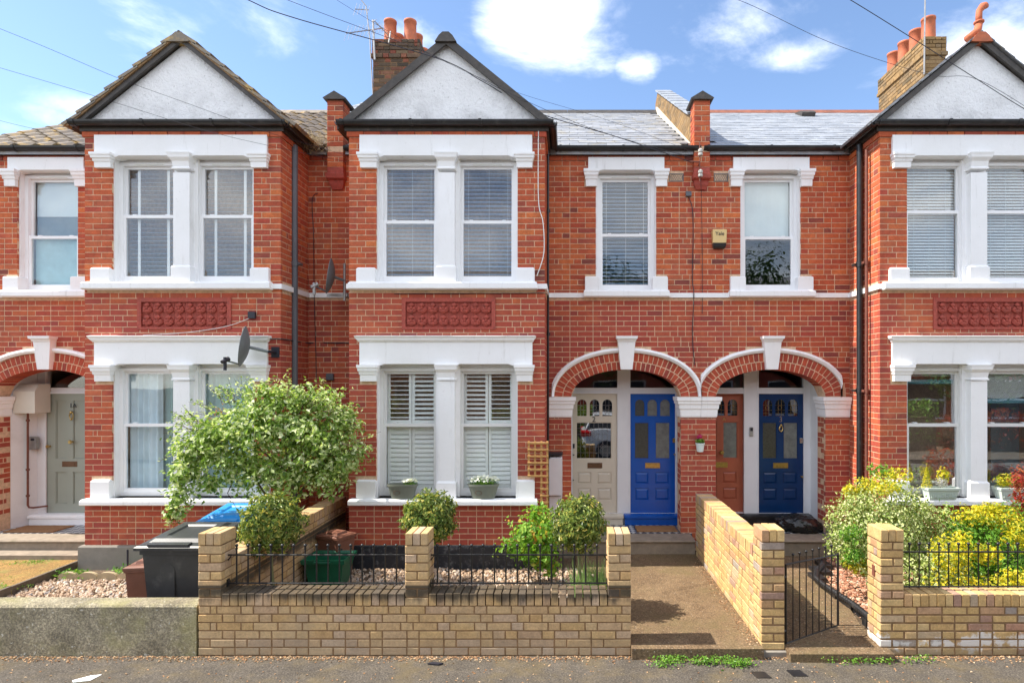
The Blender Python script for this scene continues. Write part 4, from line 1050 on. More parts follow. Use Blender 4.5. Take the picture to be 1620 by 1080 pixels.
def gable(house, bx, style):
    """rendered triangle over the bay, verges, roof behind"""
    W = 2.583; cx = bx + W / 2; yf = YB; zb, zt = 5.85, 7.05
    hw = 1.42 if style != 'C' else 1.40
    sl = (zt + .0 - 5.90) / hw
    MB().prism_xz([(cx - 1.27, zb), (cx + 1.27, zb), (cx + 1.27, zb + .1), (cx, zt - .08), (cx - 1.27, zb + .1)], yf + .03, yf + .2).build('gable', M['render'], house)
    th = .06; yb = 10.9
    rm = MB()
    for sg in (-1, 1):
        a = (cx + sg * (hw + .02), 5.88); b = (cx, zt + .02)
        d = Vector((b[0] - a[0], b[1] - a[1])).normalized(); n = Vector((-d.y, d.x)) * (1 if sg < 0 else -1)
        if n.y < 0: n = -n
        p = [a, b, (b[0], b[1] - th / abs(d.x)), (a[0] - 0, a[1] - th)]
        if sg > 0: p = p[::-1]
        rm.prism_xz([(q[0], q[1]) for q in p][::-1], yf - .02, yb)
    rf = rm.build('gable_roof', M['board'], house)
    # barge boards in front
    bw = .095 if style == 'B' else .07
    for sg in (-1, 1):
        a = (cx + sg * hw, 5.895); b = (cx, zt)
        k = bw / (abs(b[0] - a[0]) / math.hypot(b[0] - a[0], b[1] - a[1]))
        p = [a, b, (b[0], b[1] - k), (a[0] - sg * k / sl * .95, a[1])]
        if sg > 0: p = p[::-1]
        MB().prism_xz(p[::-1], yf - .055, yf - .022).build('barge_board', M['board'], house)
    if style in 'AC':
        tm = 'pantile' if style == 'A' else 'slate'
        for sg in (-1, 1):
            a = Vector((cx + sg * (hw + .06), 5.86)); b = Vector((cx, zt + .02)); L = (b - a).length; d = (b - a) / L; nn = Vector((-d.y, d.x)) if sg < 0 else Vector((d.y, -d.x))
            n = 8 if style == 'A' else 11
            for i in range(n):
                p0 = a + d * (L * i / n - .03); p1 = a + d * (L * (i + 1) / n + .02); t_ = .045 if style == 'A' else .016
                lift = .052 if style == 'A' else .022
                q = [p0 + nn * (lift), p1 + nn * .012, p1 + nn * (.012 - t_ * .6), p0 + nn * (lift - t_)]
                pts = [(v.x, v.y) for v in q]
                if sg > 0: pts = pts[::-1]
                MB().prism_xz(pts, yf - .085, yf + .32).build('tile', M[tm], rf)
            # rows behind the verge
            rb = MB()
            for i in range(n):
                p0 = a + d * (L * i / n - .03); p1 = a + d * (L * (i + 1) / n + .02); lift = .04
                q = [p0 + nn * lift, p1 + nn * .012, p1 + nn * .0, p0 + nn * (lift - .03)]; pts = [(v.x, v.y) for v in q]
                if sg > 0: pts = pts[::-1]
                rb.prism_xz(pts, yf + .325, yb)
            o = rb.build('tile', M[tm], rf); o['kind'] = 'stuff'
            if style == 'A':
                u = MB(); p0 = a + nn * .004; p1 = b + nn * .004; q = [p0, p1, p1 - nn * .03, p0 - nn * .03]; pts = [(v.x, v.y) for v in q]
                if sg > 0: pts = pts[::-1]
                u.prism_xz(pts, yf - .075, yf - .03); u.build('verge_bedding', M['mortar_y'], rf)
    rt = MB(); zr = zt + .02
    prof = [(-.14, -.125), (-.09, -.045), (-.04, .0), (.04, .0), (.09, -.045), (.14, -.125)]
    y = yf - .09; k = 0
    while y < 10.6:
        rt.prism_xz([(cx + x, zr + z + (.004 if k % 2 else 0)) for x, z in prof][::-1], y, y + .43); y += .44; k += 1
    rt.build('ridge_tile', M['terracotta'] if style == 'C' else M['board' if style == 'B' else 'pantile'], rf)
    if style == 'C':
        f = MB(); zb2 = zr + .04; yy = yf - .02
        f.tube([(cx - .16, yy, zb2 - .10), (cx - .02, yy, zb2), (cx + .0, yy, zb2 + .10)], [.045, .055, .045], 10)
        f.lathe((cx, yy, zb2 + .1), [(.045, 0), (.062, .01), (.062, .03), (.04, .04)], 12)
        f.tube([(cx, yy, zb2 + .12), (cx + .0, yy, zb2 + .20), (cx + .005, yy, zb2 + .27), (cx + .05, yy, zb2 + .33), (cx + .09, yy, zb2 + .345), (cx + .10, yy, zb2 + .37)], [.042, .04, .04, .048, .045, .012], 10)
        f.build('finial', M['terracotta'], rf, smooth=True)

def gutter_run(mb, p0, p1, r=.055):
    """half round gutter along x or y"""
    p0, p1 = Vector(p0), Vector(p1); d = (p1 - p0).normalized(); side = Vector((d.y, -d.x, 0)); n = 8
    v = []; f = []
    for p in (p0, p1):
        for i in range(n + 1):
            a = math.pi * i / n; v.append(p + side * math.cos(a) * r + Vector((0, 0, -math.sin(a) * r)))
        for i in range(n, -1, -1):
            a = math.pi * i / n; v.append(p + side * math.cos(a) * (r - .006) + Vector((0, 0, -math.sin(a) * (r - .006))))
    m = 2 * (n + 1)
    for i in range(m): f.append((i, (i + 1) % m, (i + 1) % m + m, i + m))
    f.append(tuple(range(m))); f.append(tuple(range(2 * m - 1, m - 1, -1)))
    mb.add(v, f)
    L = (p1 - p0).length; k = int(L / .9)
    for i in range(k + 1):
        c = p0 + d * min(L - .03, .05 + i * .9); q = c + d * .035; vv = []
        for p in (c, q):
            for j in range(n + 1):
                a = math.pi * j / n; vv.append(p + side * math.cos(a) * (r + .008) + Vector((0, 0, -math.sin(a) * (r + .008) + (.006 if j in (0, n) else 0))))
        mb.add(vv, [(j, j + 1, j + n + 2, j + n + 1) for j in range(n)] + [tuple(range(n, -1, -1)), tuple(range(n + 1, 2 * n + 2))])
def gutters(house, bx, segs, left=True, right=True):
    W = 2.583; z = 5.905; g = MB(); r = .058
    yb = YB - .09
    gutter_run(g, (bx - .12, yb, z), (bx + W + .12, yb, z), r)
    if right: gutter_run(g, (bx + W + .10, yb, z - .003), (bx + W + .10, YM - .1, z - .003), r)
    if left: gutter_run(g, (bx - .10, YM - .1, z - .003), (bx - .10, yb, z - .003), r)
    for a, b in segs: gutter_run(g, (a, YM - .10, z - .012), (b, YM - .10, z - .012), r)
    g.build('gutter', M['black'], house)
    s = MB(); s.box(bx - .05, bx + W + .05, YB - .028, YB + .02, 5.802, 5.90)
    if right: s.box(bx + W, bx + W + .05, YB, YM, 5.802, 5.90)
    if left: s.box(bx - .05, bx, YB, YM, 5.802, 5.90)
    for a, b in segs: s.box(a, b, YM - .04, YM + .02, 5.802, 5.90)
    s.build('fascia', M['board'], house)

def flower_box_placeholder(): pass

# --- window fillings
def F_blindA(w, a, b, z0, z1, Y, zm): fill_blind(w, a, b, z0, z1, Y, zm, .056, .046, 24, tapes=(.2, .8), cords=(), mat='slat_a')
def F_blindB(w, a, b, z0, z1, Y, zm): fill_blind(w, a, b, z0, z1, Y, zm, .054, .042, 30, cords=(.1, .52, .9), mat='slat')
def F_blindC(w, a, b, z0, z1, Y, zm): fill_blind(w, a, b, z0, z1, Y, zm, .040, .038, 52, tapes=(), cords=(.2, .5, .82), mat='slat_w')
def F_curtA(k):
    def f(w, a, b, z0, z1, Y, zm):
        if k == 0: curtain(w, a - .05, a + (b - a) * .62, z0 - .05, z1 + .05, Y + .13, M['curtain'], 5, .016, 3); curtain(w, a + (b - a) * .5, b + .1, z0 - .05, z1 + .05, Y + .22, M['net'], 6, .008, 5, 'net_curtain')
        else: curtain(w, a - .05, b + .05, z0 - .05, z1 + .05, Y + .16, M['net'], 6, .01, 9, 'net_curtain')
    return f
def F_shut(k):
    def f(w, a, b, z0, z1, Y, zm):
        m = (a + b) / 2; y = Y + .118
        op = (12, 30) if k == 0 else (30, 10)
        for i, (p, q) in enumerate(((a - .01, m - .004), (m + .004, b + .01))):
            shutter_panel(w, p, q, zm - .01, z1 + .02, y, op[i]); shutter_panel(w, p, q, z0, zm - .02, y, 68)
    return f
def F_smallA(w, a, b, z0, z1, Y, zm):
    MB().box(a - .01, b + .01, Y + .12, Y + .123, zm + .33, z1 + .03).build('roller_blind', M['roller'], w)
    MB().box(a - .01, b + .01, Y + .10, Y + .103, z0 - .02, zm - .02).build('net_curtain', M['net'], w)
    MB().box(a - .01, b + .01, Y + .13, Y + .133, zm, zm + .33).build('net_curtain', M['greynet'], w)
M['greynet'] = simple('grey_net', (.16, .21, .22), .8, .1, 10)
def F_smallC(w, a, b, z0, z1, Y, zm):
    curtain(w, a - .01, b + .01, zm + .05, z1 + .03, Y + .13, M['roller'], 1, .004, 3, 'roller_blind')
def F_roman(k):
    def f(w, a, b, z0, z1, Y, zm):
        d = .10 if k == 0 else .36
        n = 12; v = []; fc = []
        for j in range(n + 1):
            t = j / n
            for i in range(17):
                u = i / 16; sag = math.sin(u * math.pi) * .05 * t * t
                v.append((a - .01 + (b - a + .02) * u, Y + .12 + .012 * math.sin(t * 9), z1 + .04 - (d + sag * (k > 0)) * t))
        for j in range(n):
            for i in range(16): fc.append((j * 17 + i, j * 17 + i + 1, (j + 1) * 17 + i + 1, (j + 1) * 17 + i))
        mesh_obj('roman_blind', v, fc, M['slat_w'], w, smooth=True)
        MB().box(a - .01, b + .01, Y + .10, Y + .106, z1 + .04 - d - .10, z1 + .04 - d - .04).build('blind_border', M['teal'], w)
        if k == 1: MB().box(a + (b - a) * .42, b + .02, Y + .3, Y + .31, z0 - .1, z1 + .1).build('net_curtain', M['greynet'], w)
    return f

# ------------------------------------------------------------------ house A (left)
XA0, XAB, XBC, XC1 = -8.66, -3.37, 1.92, 7.21
CXA, CXB, CXC = -7.61, .835, 2.945
BAX, BBX, BCX = -6.383, -2.90, 4.10
hA = thing('brick_house', (-6.0, YB, 0), 'red brick terraced house on the left with sage door 1A and brown-tiled gable', 'house', 'terraced houses in the row')
hB = thing('brick_house', (-1.0, YB, 0), 'middle red brick terraced house with louvred shutters, cream door 2 and bright blue door', 'house', 'terraced houses in the row')
hC = thing('brick_house', (4.5, YB, 0), 'red brick terraced house on the right with brick-red door and navy door 3', 'house', 'terraced houses in the row')
def do_house(h, x0, x1, cx, bx, style, segs, baysty, smallsty, plinth, lr, rr, limit):
    house_shell(h, x0, x1)
    br = Bricks(.0018, .05, .001)
    bayw = bay(h, bx, br, YB, baysty, lr, rr, plinth)
    mw = main_wall(h, br, x0, x1, cx, segs, arch_lim_l=limit, arch_lim_r=limit)
    br.emit(mw, M['red'], 236 if style != 'A' else 250)
    small_window(h, cx, smallsty)
    gable(h, bx, style)
stA = {(1, 0): dict(fill=F_blindA, horns=False), (1, 1): dict(fill=F_blindA, horns=False), (0, 0): dict(fill=F_curtA(0), horns=False, vent=False), (0, 1): dict(fill=F_curtA(1), horns=False, vent=False), 'zm1': 4.72, 'zm0': 1.93}
stB = {(1, 0): dict(fill=F_blindB), (1, 1): dict(fill=F_blindB), (0, 0): dict(fill=F_shut(0), mat='cream2', vent=False, gt='glass_clear', gb='glass_clear', label='lower sash window with slatted shutters behind it'), (0, 1): dict(fill=F_shut(1), mat='cream2', vent=False, gt='glass_clear', gb='glass_clear', label='lower sash window with slatted shutters behind it')}
M['cream2'] = simple('off_white_sash', (.74, .74, .72), .4, .04, 5)
stC = {(1, 0): dict(fill=F_blindC, vent=False, fw=.03), (1, 1): dict(fill=F_blindC, vent=False, fw=.03), (0, 0): dict(fill=F_roman(0), mat='cream2', gt='glass_ref', gb='glass_ref'), (0, 1): dict(fill=F_roman(1), mat='cream2', gt='glass_ref', gb='glass_ref'), 'zm1': 4.78}
do_house(hA, XA0, XAB, CXA, BAX, 'A', [(XA0 - .25, BAX), (BAX + 2.583, XAB)], stA, dict(fill=F_smallA, horns=False, zm=4.64), 'plinth_grey', True, True, 9)
do_house(hB, XAB, XBC, CXB, BBX, 'B', [(XAB, BBX), (BBX + 2.583, XBC)], stB, dict(fill=F_blindB), 'plinth_black', True, True, 1.083)
do_house(hC, XBC, XC1, CXC, BCX, 'C', [(XBC, BCX), (BCX + 2.583, XC1)], stC, dict(fill=F_smallC, horns=False, zm=4.63), 'plinth_grey', True, True, 1.023)
gutters(hA, BAX, [(-8.95, BAX - .13), (BAX + 2.583 + .13, XAB - .13)])
gutters(hB, BBX, [(XAB + .13, BBX - .13), (BBX + 2.583 + .13, XBC - .02)])
gutters(hC, BCX, [(XBC + .02, BCX - .13), (BCX + 2.583 + .13, XC1)])
roof(hA, -8.95, XAB - .14, ((-20, 200), (430, 525)), 'pantile', .30, .30, .36, 'pantile', pan=True)
roof(hB, XAB + .14, XBC - .12, ((840, 1110),), 'slate', .27, .205, .27, 'board')
roof(hC, XBC + .12, XC1 + .3, ((1110, 1420),), 'slate2', .27, .205, .27, 'ridge_red')

# porches
capital(hA, CXA - ARCH_A - .26, CXA - ARCH_A, YM + .27); capital(hA, CXA + ARCH_A, CXA + ARCH_A + .35, YM + .27)
capital(hB, -.305, CXB - ARCH_A, YM + .27, 0, 1); capital(hB, CXB + ARCH_A, XBC - .002, YM + .27, 1, 0)
capital(hC, XBC + .002, CXC - ARCH_A, YM + .27, 0, 1); capital(hC, CXC + ARCH_A, BCX - .01, YM + .27, 1, 0)
porch(hA, CXA - ARCH_A - .01, CXA + ARCH_A, lx=-8.27); porch(hB, -.03, 1.755); porch(hC, 2.03, CXC + ARCH_A + .01)
ZD0, ZD1 = .462, 2.322
def frame_wall(h, x0, x1, doors, mats, fan=(2.41, 2.79), postmat='frame_white', top=2.81):
    holes = [(a, b, ZD0, ZD1) for a, b in doors] + [(a + .0, b - .0, fan[0], fan[1]) for a, b in doors]
    m = MB(); gridwall(m, x0, x1, .30, top, holes, frontP(YD), .09); fr = m.build('door_frame', M[postmat], h)
    bd = MB()
    for a, b in doors:
        for xx in (a - .006, b - .014): bd.box(xx, xx + .02, YD - .012, YD + .01, ZD0, fan[1])
        bd.box(a, b, YD - .018, YD + .02, ZD1 - .004, ZD1 + .022)
    bd.build('moulding', M[postmat], fr)
    for a, b in doors: MB().box(a + .002, b - .002, YD + .04, YD + .045, fan[0] + .002, fan[1]).build('fanlight', M['glass'], fr)
    return fr
frame_wall(hA, -8.275, CXA + ARCH_A, [(-8.148, -7.42), (-7.34, -6.85)], 'frame_white')
frame_wall(hB, -.03, 1.755, [(.042, .768), (.942, 1.668)], 'frame_white')
frame_wall(hC, 2.03, 3.77, [(2.055, 2.738), (2.938, 3.665)], 'frame_white')
dA = door(hA, -8.145, -7.423, ZD0, ZD1, YD + .02, 'four', 'door_sage', 'sage green four-panel door 1A')
MB().box(-7.338, -6.852, YD + .02, YD + .06, ZD0, ZD1).build('door', M['door_sage'], hA)
dB1 = door(hB, .045, .765, ZD0, ZD1, YD + .02, 'cream', 'door_cream', 'cream door 2 with leaded panes')
dB2 = door(hB, .945, 1.665, ZD0, ZD1, YD + .02, 'blue', 'door_blue', 'bright blue door with frosted panes')
dC1 = door(hC, 2.018, 2.736, ZD0, ZD1, YD + .0901, 'salmon', 'door_salmon', 'brick-red door partly behind the brick pier')
dC2 = door(hC, 2.941, 3.662, ZD0, ZD1, YD + .02, 'navy', 'door_navy', 'navy blue door 3')
def sill_step(h, x0, x1, mat): MB().loft([(.302, x0, x1, YD - .11, YD - .002), (.40, x0, x1, YD - .11, YD - .002), (.41, x0 - .01, x1 + .01, YD - .13, YD + .01), (.445, x0 - .01, x1 + .01, YD - .13, YD + .01), (.46, x0, x1, YD - .10, YD + .01)]).build('threshold', M[mat], h)
sill_step(hA, -8.30, -6.85, 'white'); sill_step(hB, -.02, .83, 'door_cream'); sill_step(hB, .86, 1.745, 'door_blue'); sill_step(hC, 2.04, 3.73, 'black')
def knob(dr, x, z, mat, r=.02, name='handle'): 
    b = MB(); b.tube([(x, YD + .02, z), (x, YD - .01, z), (x, YD - .03, z), (x, YD - .045, z)], [r * .5, r * .5, r, r * .7], 10); b.build(name, M[mat], dr, smooth=False)
knob(dA, -7.74, 1.57, 'brass', .032); knob(dA, -8.09, 1.5, 'brass', .028, 'lock')
MB().tube([(-7.74 + .03 * math.cos(t), YD - .005, 1.975 + .05 * math.sin(t)) for t in [i * math.pi / 6 for i in range(13)]], .008, 6).ball((-7.74, YD - .01, 2.03), .022).ball((-7.74, YD - .01, 1.92), .016).build('knocker', M['brass'], dA)
knob(dB1, .075, 1.37, 'ink', .012, 'lock'); knob(dB1, .07, .98, 'ink', .010, 'lock'); MB().cbox(.062, .09, YD + .0, YD + .02, 1.47, 1.54, .003).build('handle', M['ink'], dB1)
knob(dB2, 1.638, 1.38, 'chrome', .018); MB().cbox(1.615, 1.655, YD - .01, YD + .02, 1.56, 1.625, .004).build('lock', M['brass'], dB2)
knob(dC2, 3.62, 1.03, 'brass', .016, 'lock'); MB().cbox(3.59, 3.64, YD - .012, YD + .02, 1.55, 1.63, .006).build('lock', M['chrome'], dC2)
MB().tube([(3.30 + .026 * math.cos(t), YD - .005, 1.775 + .04 * math.sin(t)) for t in [i * math.pi / 6 for i in range(13)]], .009, 6).ball((3.30, YD - .01, 1.83), .02).ball((3.30, YD - .012, 1.735), .014).build('knocker', M['brass'], dC2)
b_ = MB(); b_.tube([(2.39, YD + .09, 1.40), (2.39, YD + .05, 1.40), (2.39, YD + .03, 1.40), (2.39, YD + .01, 1.40)], [.016, .016, .036, .026], 12); b_.build('handle', M['brass'], dC1)
text_mesh('2', .12, M['ink'], dB1, (.045 + .345, YD + .014, 1.915), 'number')
text_mesh('3', .12, M['chrome'], dC2, (2.941 + .36, YD + .014, 1.915), 'number')
text_mesh('1A', .10, M['ink'], dA, (-7.73, YD + .014, 2.13), 'number')
text_mesh('A', .08, M['brass'], dC1, (2.44, YD + .085, 1.915), 'number')
# steps
for h, x0, x1 in ((hA, -8.95, -6.42), (hB, -.14, 1.765), (hC, 2.0, 3.90)):
    s = MB(); s.loft([(.02, x0, x1, YM - .36, YM - .012), (.262, x0, x1, YM - .36, YM - .012)]); s.loft([(.262, x0, x1, YM - .375, YM - .012), (.275, x0 - .01, x1, YM - .39, YM - .012), (.285, x0 - .01, x1, YM - .39, YM - .012), (.297, x0, x1, YM - .375, YM - .012)])
    s.build('doorstep', M['stone'], h)
MB().box(-8.9, -6.45, YM - .62, YM - .365, .0, .16).build('doorstep', M['stone'], hA)
MB().box(3.74, 4.02, YM - .40, YM - .012, .0, .45).build('pier_base', M['stone'], hC)
# painted pier foot
# party parapets with pilasters
def parapet(h, px_, mat_cap='board', side='mortar_y', brs=None):
    w = .115; ztop = 6.56
    m = MB(); m.box(px_ - w + .006, px_ + w - .006, YM - .10, YM + .15, 5.60, ztop)
    lo = MB(); lo.prism_yz([(YM + .10, 5.75), (YM + .10, EAVE_Z + .5), (RIDGE_Y, RIDGE_Z + .42), (RIDGE_Y + .3, RIDGE_Z + .3), (RIDGE_Y + .3, RIDGE_Z - .6)], px_ - .11, px_ + .11)
    pr = lo.build('parapet', M[side], h)
    p2 = m.build('pilaster', M['mortar'], h)
    b = Bricks(.0035, .05); b.face(0, YM - .106, 0, px_ - w, px_ + w, 5.60, ztop, [(px_ - 1, px_ + 1, 5.80, 5.92)], seed=4)
    b.face(px_ - w, 0, -90, -(YM + .15), -(YM - .053), 5.60, ztop, (), start=1); b.face(px_ + w, 0, 90, YM - .053, YM + .15, 5.60, ztop, (), start=1)
    b.emit(p2, M['red'], 300)
    MB().prism_xz([(px_ - .15, ztop), (px_ + .15, ztop), (px_ + .165, ztop + .02), (px_, ztop + .12), (px_ - .165, ztop + .02)], YM - .15, YM + .25).build('cap', M['board'], p2)
    MB().loft([(5.30, px_ - .07, px_ + .07, YM - .03, YM + .01), (5.36, px_ - .10, px_ + .10, YM - .06, YM + .01), (5.42, px_ - .105, px_ + .105, YM - .065, YM + .01), (5.44, px_ - .13, px_ + .13, YM - .12, YM + .01), (5.50, px_ - .13, px_ + .13, YM - .13, YM + .01), (5.52, px_ - .115, px_ + .115, YM - .10, YM + .01), (5.60, px_ - .115, px_ + .115, YM - .10, YM + .01)]).build('bracket', M['panel'], p2)
    # sloping coping slabs and mortar fillet
    n = 9
    for i in range(n):
        y0 = YM + .20 + (RIDGE_Y - YM - .15) * i / n; y1 = YM + .20 + (RIDGE_Y - YM - .15) * (i + 1) / n
        z = lambda y: EAVE_Z + .5 + (RIDGE_Z + .42 - EAVE_Z - .5) * (y - YM - .1) / (RIDGE_Y - YM - .1)
        MB().prism_yz([(y0, z(y0) + .012), (y1, z(y1) + .002), (y1, z(y1) + .032), (y0, z(y0) + .045)], px_ - .15, px_ + .15).build('coping', M['slate2'], pr)
    fl = MB(); fl.prism_yz([(YM + .16, EAVE_Z + .03), (YM + .16, EAVE_Z + .13), (RIDGE_Y, RIDGE_Z + .11), (RIDGE_Y, RIDGE_Z)], px_ - .145, px_ - .108)
    fl.build('mortar_fillet', M['cream'], pr)
    bb = Bricks(.004, .03, .001)
    def slope_cut(lo_, hi_):
        # in the face's u = -y
        yl = YM + .1 + (hi_ - EAVE_Z - .5) * (RIDGE_Y - YM - .1) / (RIDGE_Z + .42 - EAVE_Z - .5)
        yh = YM + .1 + (lo_ - EAVE_Z - .0) * (RIDGE_Y - YM - .1) / (RIDGE_Z - EAVE_Z)
        return [(-yl, 0), (-20, -yh)]
    bb.face(px_ - .112, 0, -90, -RIDGE_Y, -(YM + .12), EAVE_Z, RIDGE_Z + .4, [slope_cut], seed=12)
    bb.emit(pr, M['chim_y'], 60)
parapet(hB, XBC); parapet(hA, XAB)
# chimneys
def chimney(name, h, cx, x0, x1, y0, y1, zt, mat, pots, label, pot_h, pot_r):
    t = MB(); t.box(x0 + .008, x1 - .008, y0 + .008, y1 - .008, 6.2, zt - .03)
    ch = t.build('chimney', M['mortar_y'], h)
    b = Bricks(.005, .04, .003); zc = zt - .36
    b.face(0, y0, 0, x0, x1, 6.2, zc, ()); b.face(x1, 0, 90, y0, y1, 6.2, zc, (), start=1); b.face(x0, 0, -90, -y1, -y0, 6.2, zc, (), start=1)
    e = .03
    b.face(0, y0 - e, 0, x0 - e, x1 + e, zc, zc + .08, ()); b.face(x1 + e, 0, 90, y0 - e, y1 + e, zc, zc + .08, ()); b.face(x0 - e, 0, -90, -y1 - e, -y0 + e, zc, zc + .08, ())
    e = .012
    b.face(0, y0 - e, 0, x0 - e, x1 + e, zc + .08, zt, (), start=1); b.face(x1 + e, 0, 90, y0 - e, y1 + e, zc + .08, zt, ()); b.face(x0 - e, 0, -90, -y1 - e, -y0 + e, zc + .08, zt, ())
    b.emit(ch, M[mat], 110)
    MB().loft([(zt - .02, x0, x1, y0, y1), (zt + .02, x0 + .05, x1 - .05, y0 + .05, y1 - .05)]).build('flaunching', M['plinth_grey'], ch)
    for (px_, py_) in pots:
        r = pot_r; MB().lathe((px_, py_, zt), [(r * 1.0, 0), (r * .97, pot_h * .5), (r * .95, pot_h - .05), (r * 1.02, pot_h - .045), (r * 1.02, pot_h - .005), (r * .9, pot_h), (r * .8, pot_h - .02), (r * .78, pot_h * .5)], 20).build('chimney_pot', M['terracotta'], ch, smooth=True)
    return ch
Yc = 11.0
cx0 = (590 - 900) * Yc / 930; cx1 = (663 - 900) * Yc / 930
chB = chimney('chimney', hB, 0, cx0, cx1, Yc, Yc + 1.7, 2.54 + 538 * Yc / 930, 'chim', [(cx0 + .26, Yc + .22), (cx0 + .64, Yc + .22), (cx0 + .26, Yc + .7), (cx0 + .64, Yc + .7), (cx0 + .64, Yc + 1.2), (cx0 + .26, Yc + 1.2)], '', .47, .118)
c2a = 562 * Yc / 930; c2b = 596 * Yc / 930
chC = chimney('chimney', hC, 0, c2a, c2b, Yc, Yc + 1.62, 2.54 + 542 * Yc / 930, 'chim_y', [((c2a + c2b) / 2, Yc + .2), ((c2a + c2b) / 2, Yc + .6), ((c2a + c2b) / 2, Yc + 1.0), ((c2a + c2b) / 2, Yc + 1.4)], '', .46, .125)
# air bricks
def airbrick(h, x0, x1):
    m = MB(); m.box(x0, x1, YM + .012, YM + .03, 5.425, 5.54); a = m.build('air_brick', M['ink'], h)
    g = MB()
    for i in range(9): 
        x = x0 + (x1 - x0) * i / 8
        g.tube([(x, YM + .004, 5.43), (min(x1, x + .05), YM + .004, 5.535)], .003, 4); g.tube([(x, YM + .004, 5.535), (min(x1, x + .05), YM + .004, 5.43)], .003, 4)
    g.ring(x0, x1, 5.425, 5.54, YM - .004, YM + .012, .008); g.build('grille', M['greypipe'], a)
airbrick(hB, CXB + .632, CXB + .838); airbrick(hC, CXC - .828, CXC - .622)
# drain pipes (parts of their house)
def downpipe(h, x, y, z0, z1, r, mat, x_top=None, y_top=None):
    m = MB(); m.tube([(x, y, z0), (x, y, z1)], r, 12)
    if y_top: m.tube([(x, y, z1), (x, y + (y_top - y) * .1, z1 + .04), (x, y_top, z1 + .14)], r, 12)
    z = z0 + .5
    while z < z1: m.tube([(x, y, z), (x, y, z + .07)], r * 1.22, 12); m.box(x - r * 1.9, x + r * 1.9, y - .01, y + r + .04, z + .02, z + .05); z += 1.75
    m.build('downpipe', M[mat], h)
downpipe(hA, (466 - 900) * 8.10 / 930, 8.10, .1, 5.76, .042, 'greypipe')
downpipe(hC, (1360 - 900) * 8.18 / 930, 8.18, .1, 5.80, .040, 'black')
downpipe(hC, (1371 - 900) * 8.0 / 930, 8.0, .1, 5.66, .02, 'rust')
downpipe(hB, (867 - 900) * 8.35 / 930, 8.35, .9, 5.80, .016, 'black')

M['straw'] = simple('dry_straw', (.42, .32, .18), .95, .3, 20)
# ================================================================== GARDEN WALLS
def soldier_cap(br, x0, x1, y0, z, depth, h=.11, th=.065, rot=0, jit=.003, seed=0):
    """bricks on edge across the wall, running along x (rot 0) or along y (rot 90)"""
    r = random.Random(seed); n = max(1, int(round((x1 - x0) / .0755))); p = (x1 - x0) / n
    out = []
    for i in range(n): out.append((x0 + (i + .5) * p, p - .010, r.uniform(-jit, jit)))
    return out
def cap_objects(parent, items, axis, c0, c1, z0, z1, mat, ch=.004, lim=300):
    """axis x: items along x, brick spans y c0..c1"""
    for i, (m, w, j) in enumerate(items):
        mb = MB(); dz = j
        if axis == 'x': mb.cbox(m - w / 2, m + w / 2, c0 + j, c1 + j, z0, z1 + dz, ch)
        else: mb.cbox(c0 + j, c1 + j, m - w / 2, m + w / 2, z0, z1 + dz, ch)
        mb.build('brick', mat, parent)
CH = .0762
def garden_wall(name, label, x0, x1, ztop, mat, pillars, seed, group='brick walls round the front gardens', limit=260, yf=YW, zb=0.0, jt=.011):
    t = thing(name, ((x0 + x1) / 2, yf + .11, 0), label, 'wall', group); th = .215
    core = MB(); core.box(x0 + .006, x1 - .006, yf + .006, yf + th - .006, -.1, ztop - .115)
    br = Bricks(.005, .06, .003)
    zc = ztop - .118
    br.face(0, yf, 0, x0, x1, zb, zc, [(a, b, zc - .001, 9) for a, b in pillars], course=CH, jt=jt, seed=seed, bond='flemish')
    br.face(0, yf + th, 180, -x1, -x0, zb, zc, (), course=CH, jt=jt, seed=seed + 1, start=1)
    fr = sorted(pillars)
    spans = []; cur = x0
    for a, b in fr: spans.append((cur, a)); cur = b
    spans.append((cur, x1))
    for a, b in spans:
        if b - a > .1: cap_objects(t, soldier_cap(None, a + .004, b - .004, yf, 0, 0, seed=seed), 'x', yf - .006, yf + th + .006, ztop - .112, ztop, mat)
    for a, b in fr:
        zp = 1.127 if mat is M['stock'] else 1.16
        core.box(a + .006, b - .006, yf + .0055, yf + .229, zc, zp - .115)
        br.face(0, yf - .003, 0, a, b, zc, zp - .115, (), course=CH, jt=jt, seed=seed + 2, st=b - a, bond='run')
        br.face(b, 0, 90, yf + .06, yf + .235, zc, zp - .115, (), course=CH, jt=jt, seed=seed + 3, start=1)
        br.face(a, 0, -90, -yf - .235, -yf - .06, zc, zp - .115, (), course=CH, jt=jt, seed=seed + 4, start=1)
        br.face(0, yf + .235, 180, -b, -a, zc, zp - .115, (), course=CH, jt=jt, seed=seed + 5)
        cap_objects(t, [(a + (b - a) * q, (b - a) / 3 - .008, random.uniform(-.002, .002)) for q in (1 / 6, .5, 5 / 6)], 'x', yf - .008, yf + .24, zp - .110, zp, mat)
    # open ends
    if x0 > -8 and not any(a <= x0 + .01 for a, b in fr): br.face(x0, 0, -90, -yf - th, -yf - .063, zb, zc, (), course=CH, jt=jt)
    br.face(x0, 0, -90, -yf - .235, -yf - .063, zb, zc, (), course=CH, jt=jt, start=1, seed=seed + 8) if fr and fr[0][0] <= x0 + .01 else None
    br.face(x1, 0, 90, yf + .063, yf + .235, zb, zc, (), course=CH, jt=jt, start=1, seed=seed + 9) if fr and fr[-1][1] >= x1 - .01 else None
    c = core.build('mortar', M['mortar_y'], t)
    br.emit(t, mat, limit); return t
wB = garden_wall('garden_wall', 'tan brick front wall with three pillars and sooty coping below the railings', -3.41, .57, .575, M['stock'], [(-3.41, -3.198), (-1.507, -1.296), (.36, .57)], 31, limit=225)
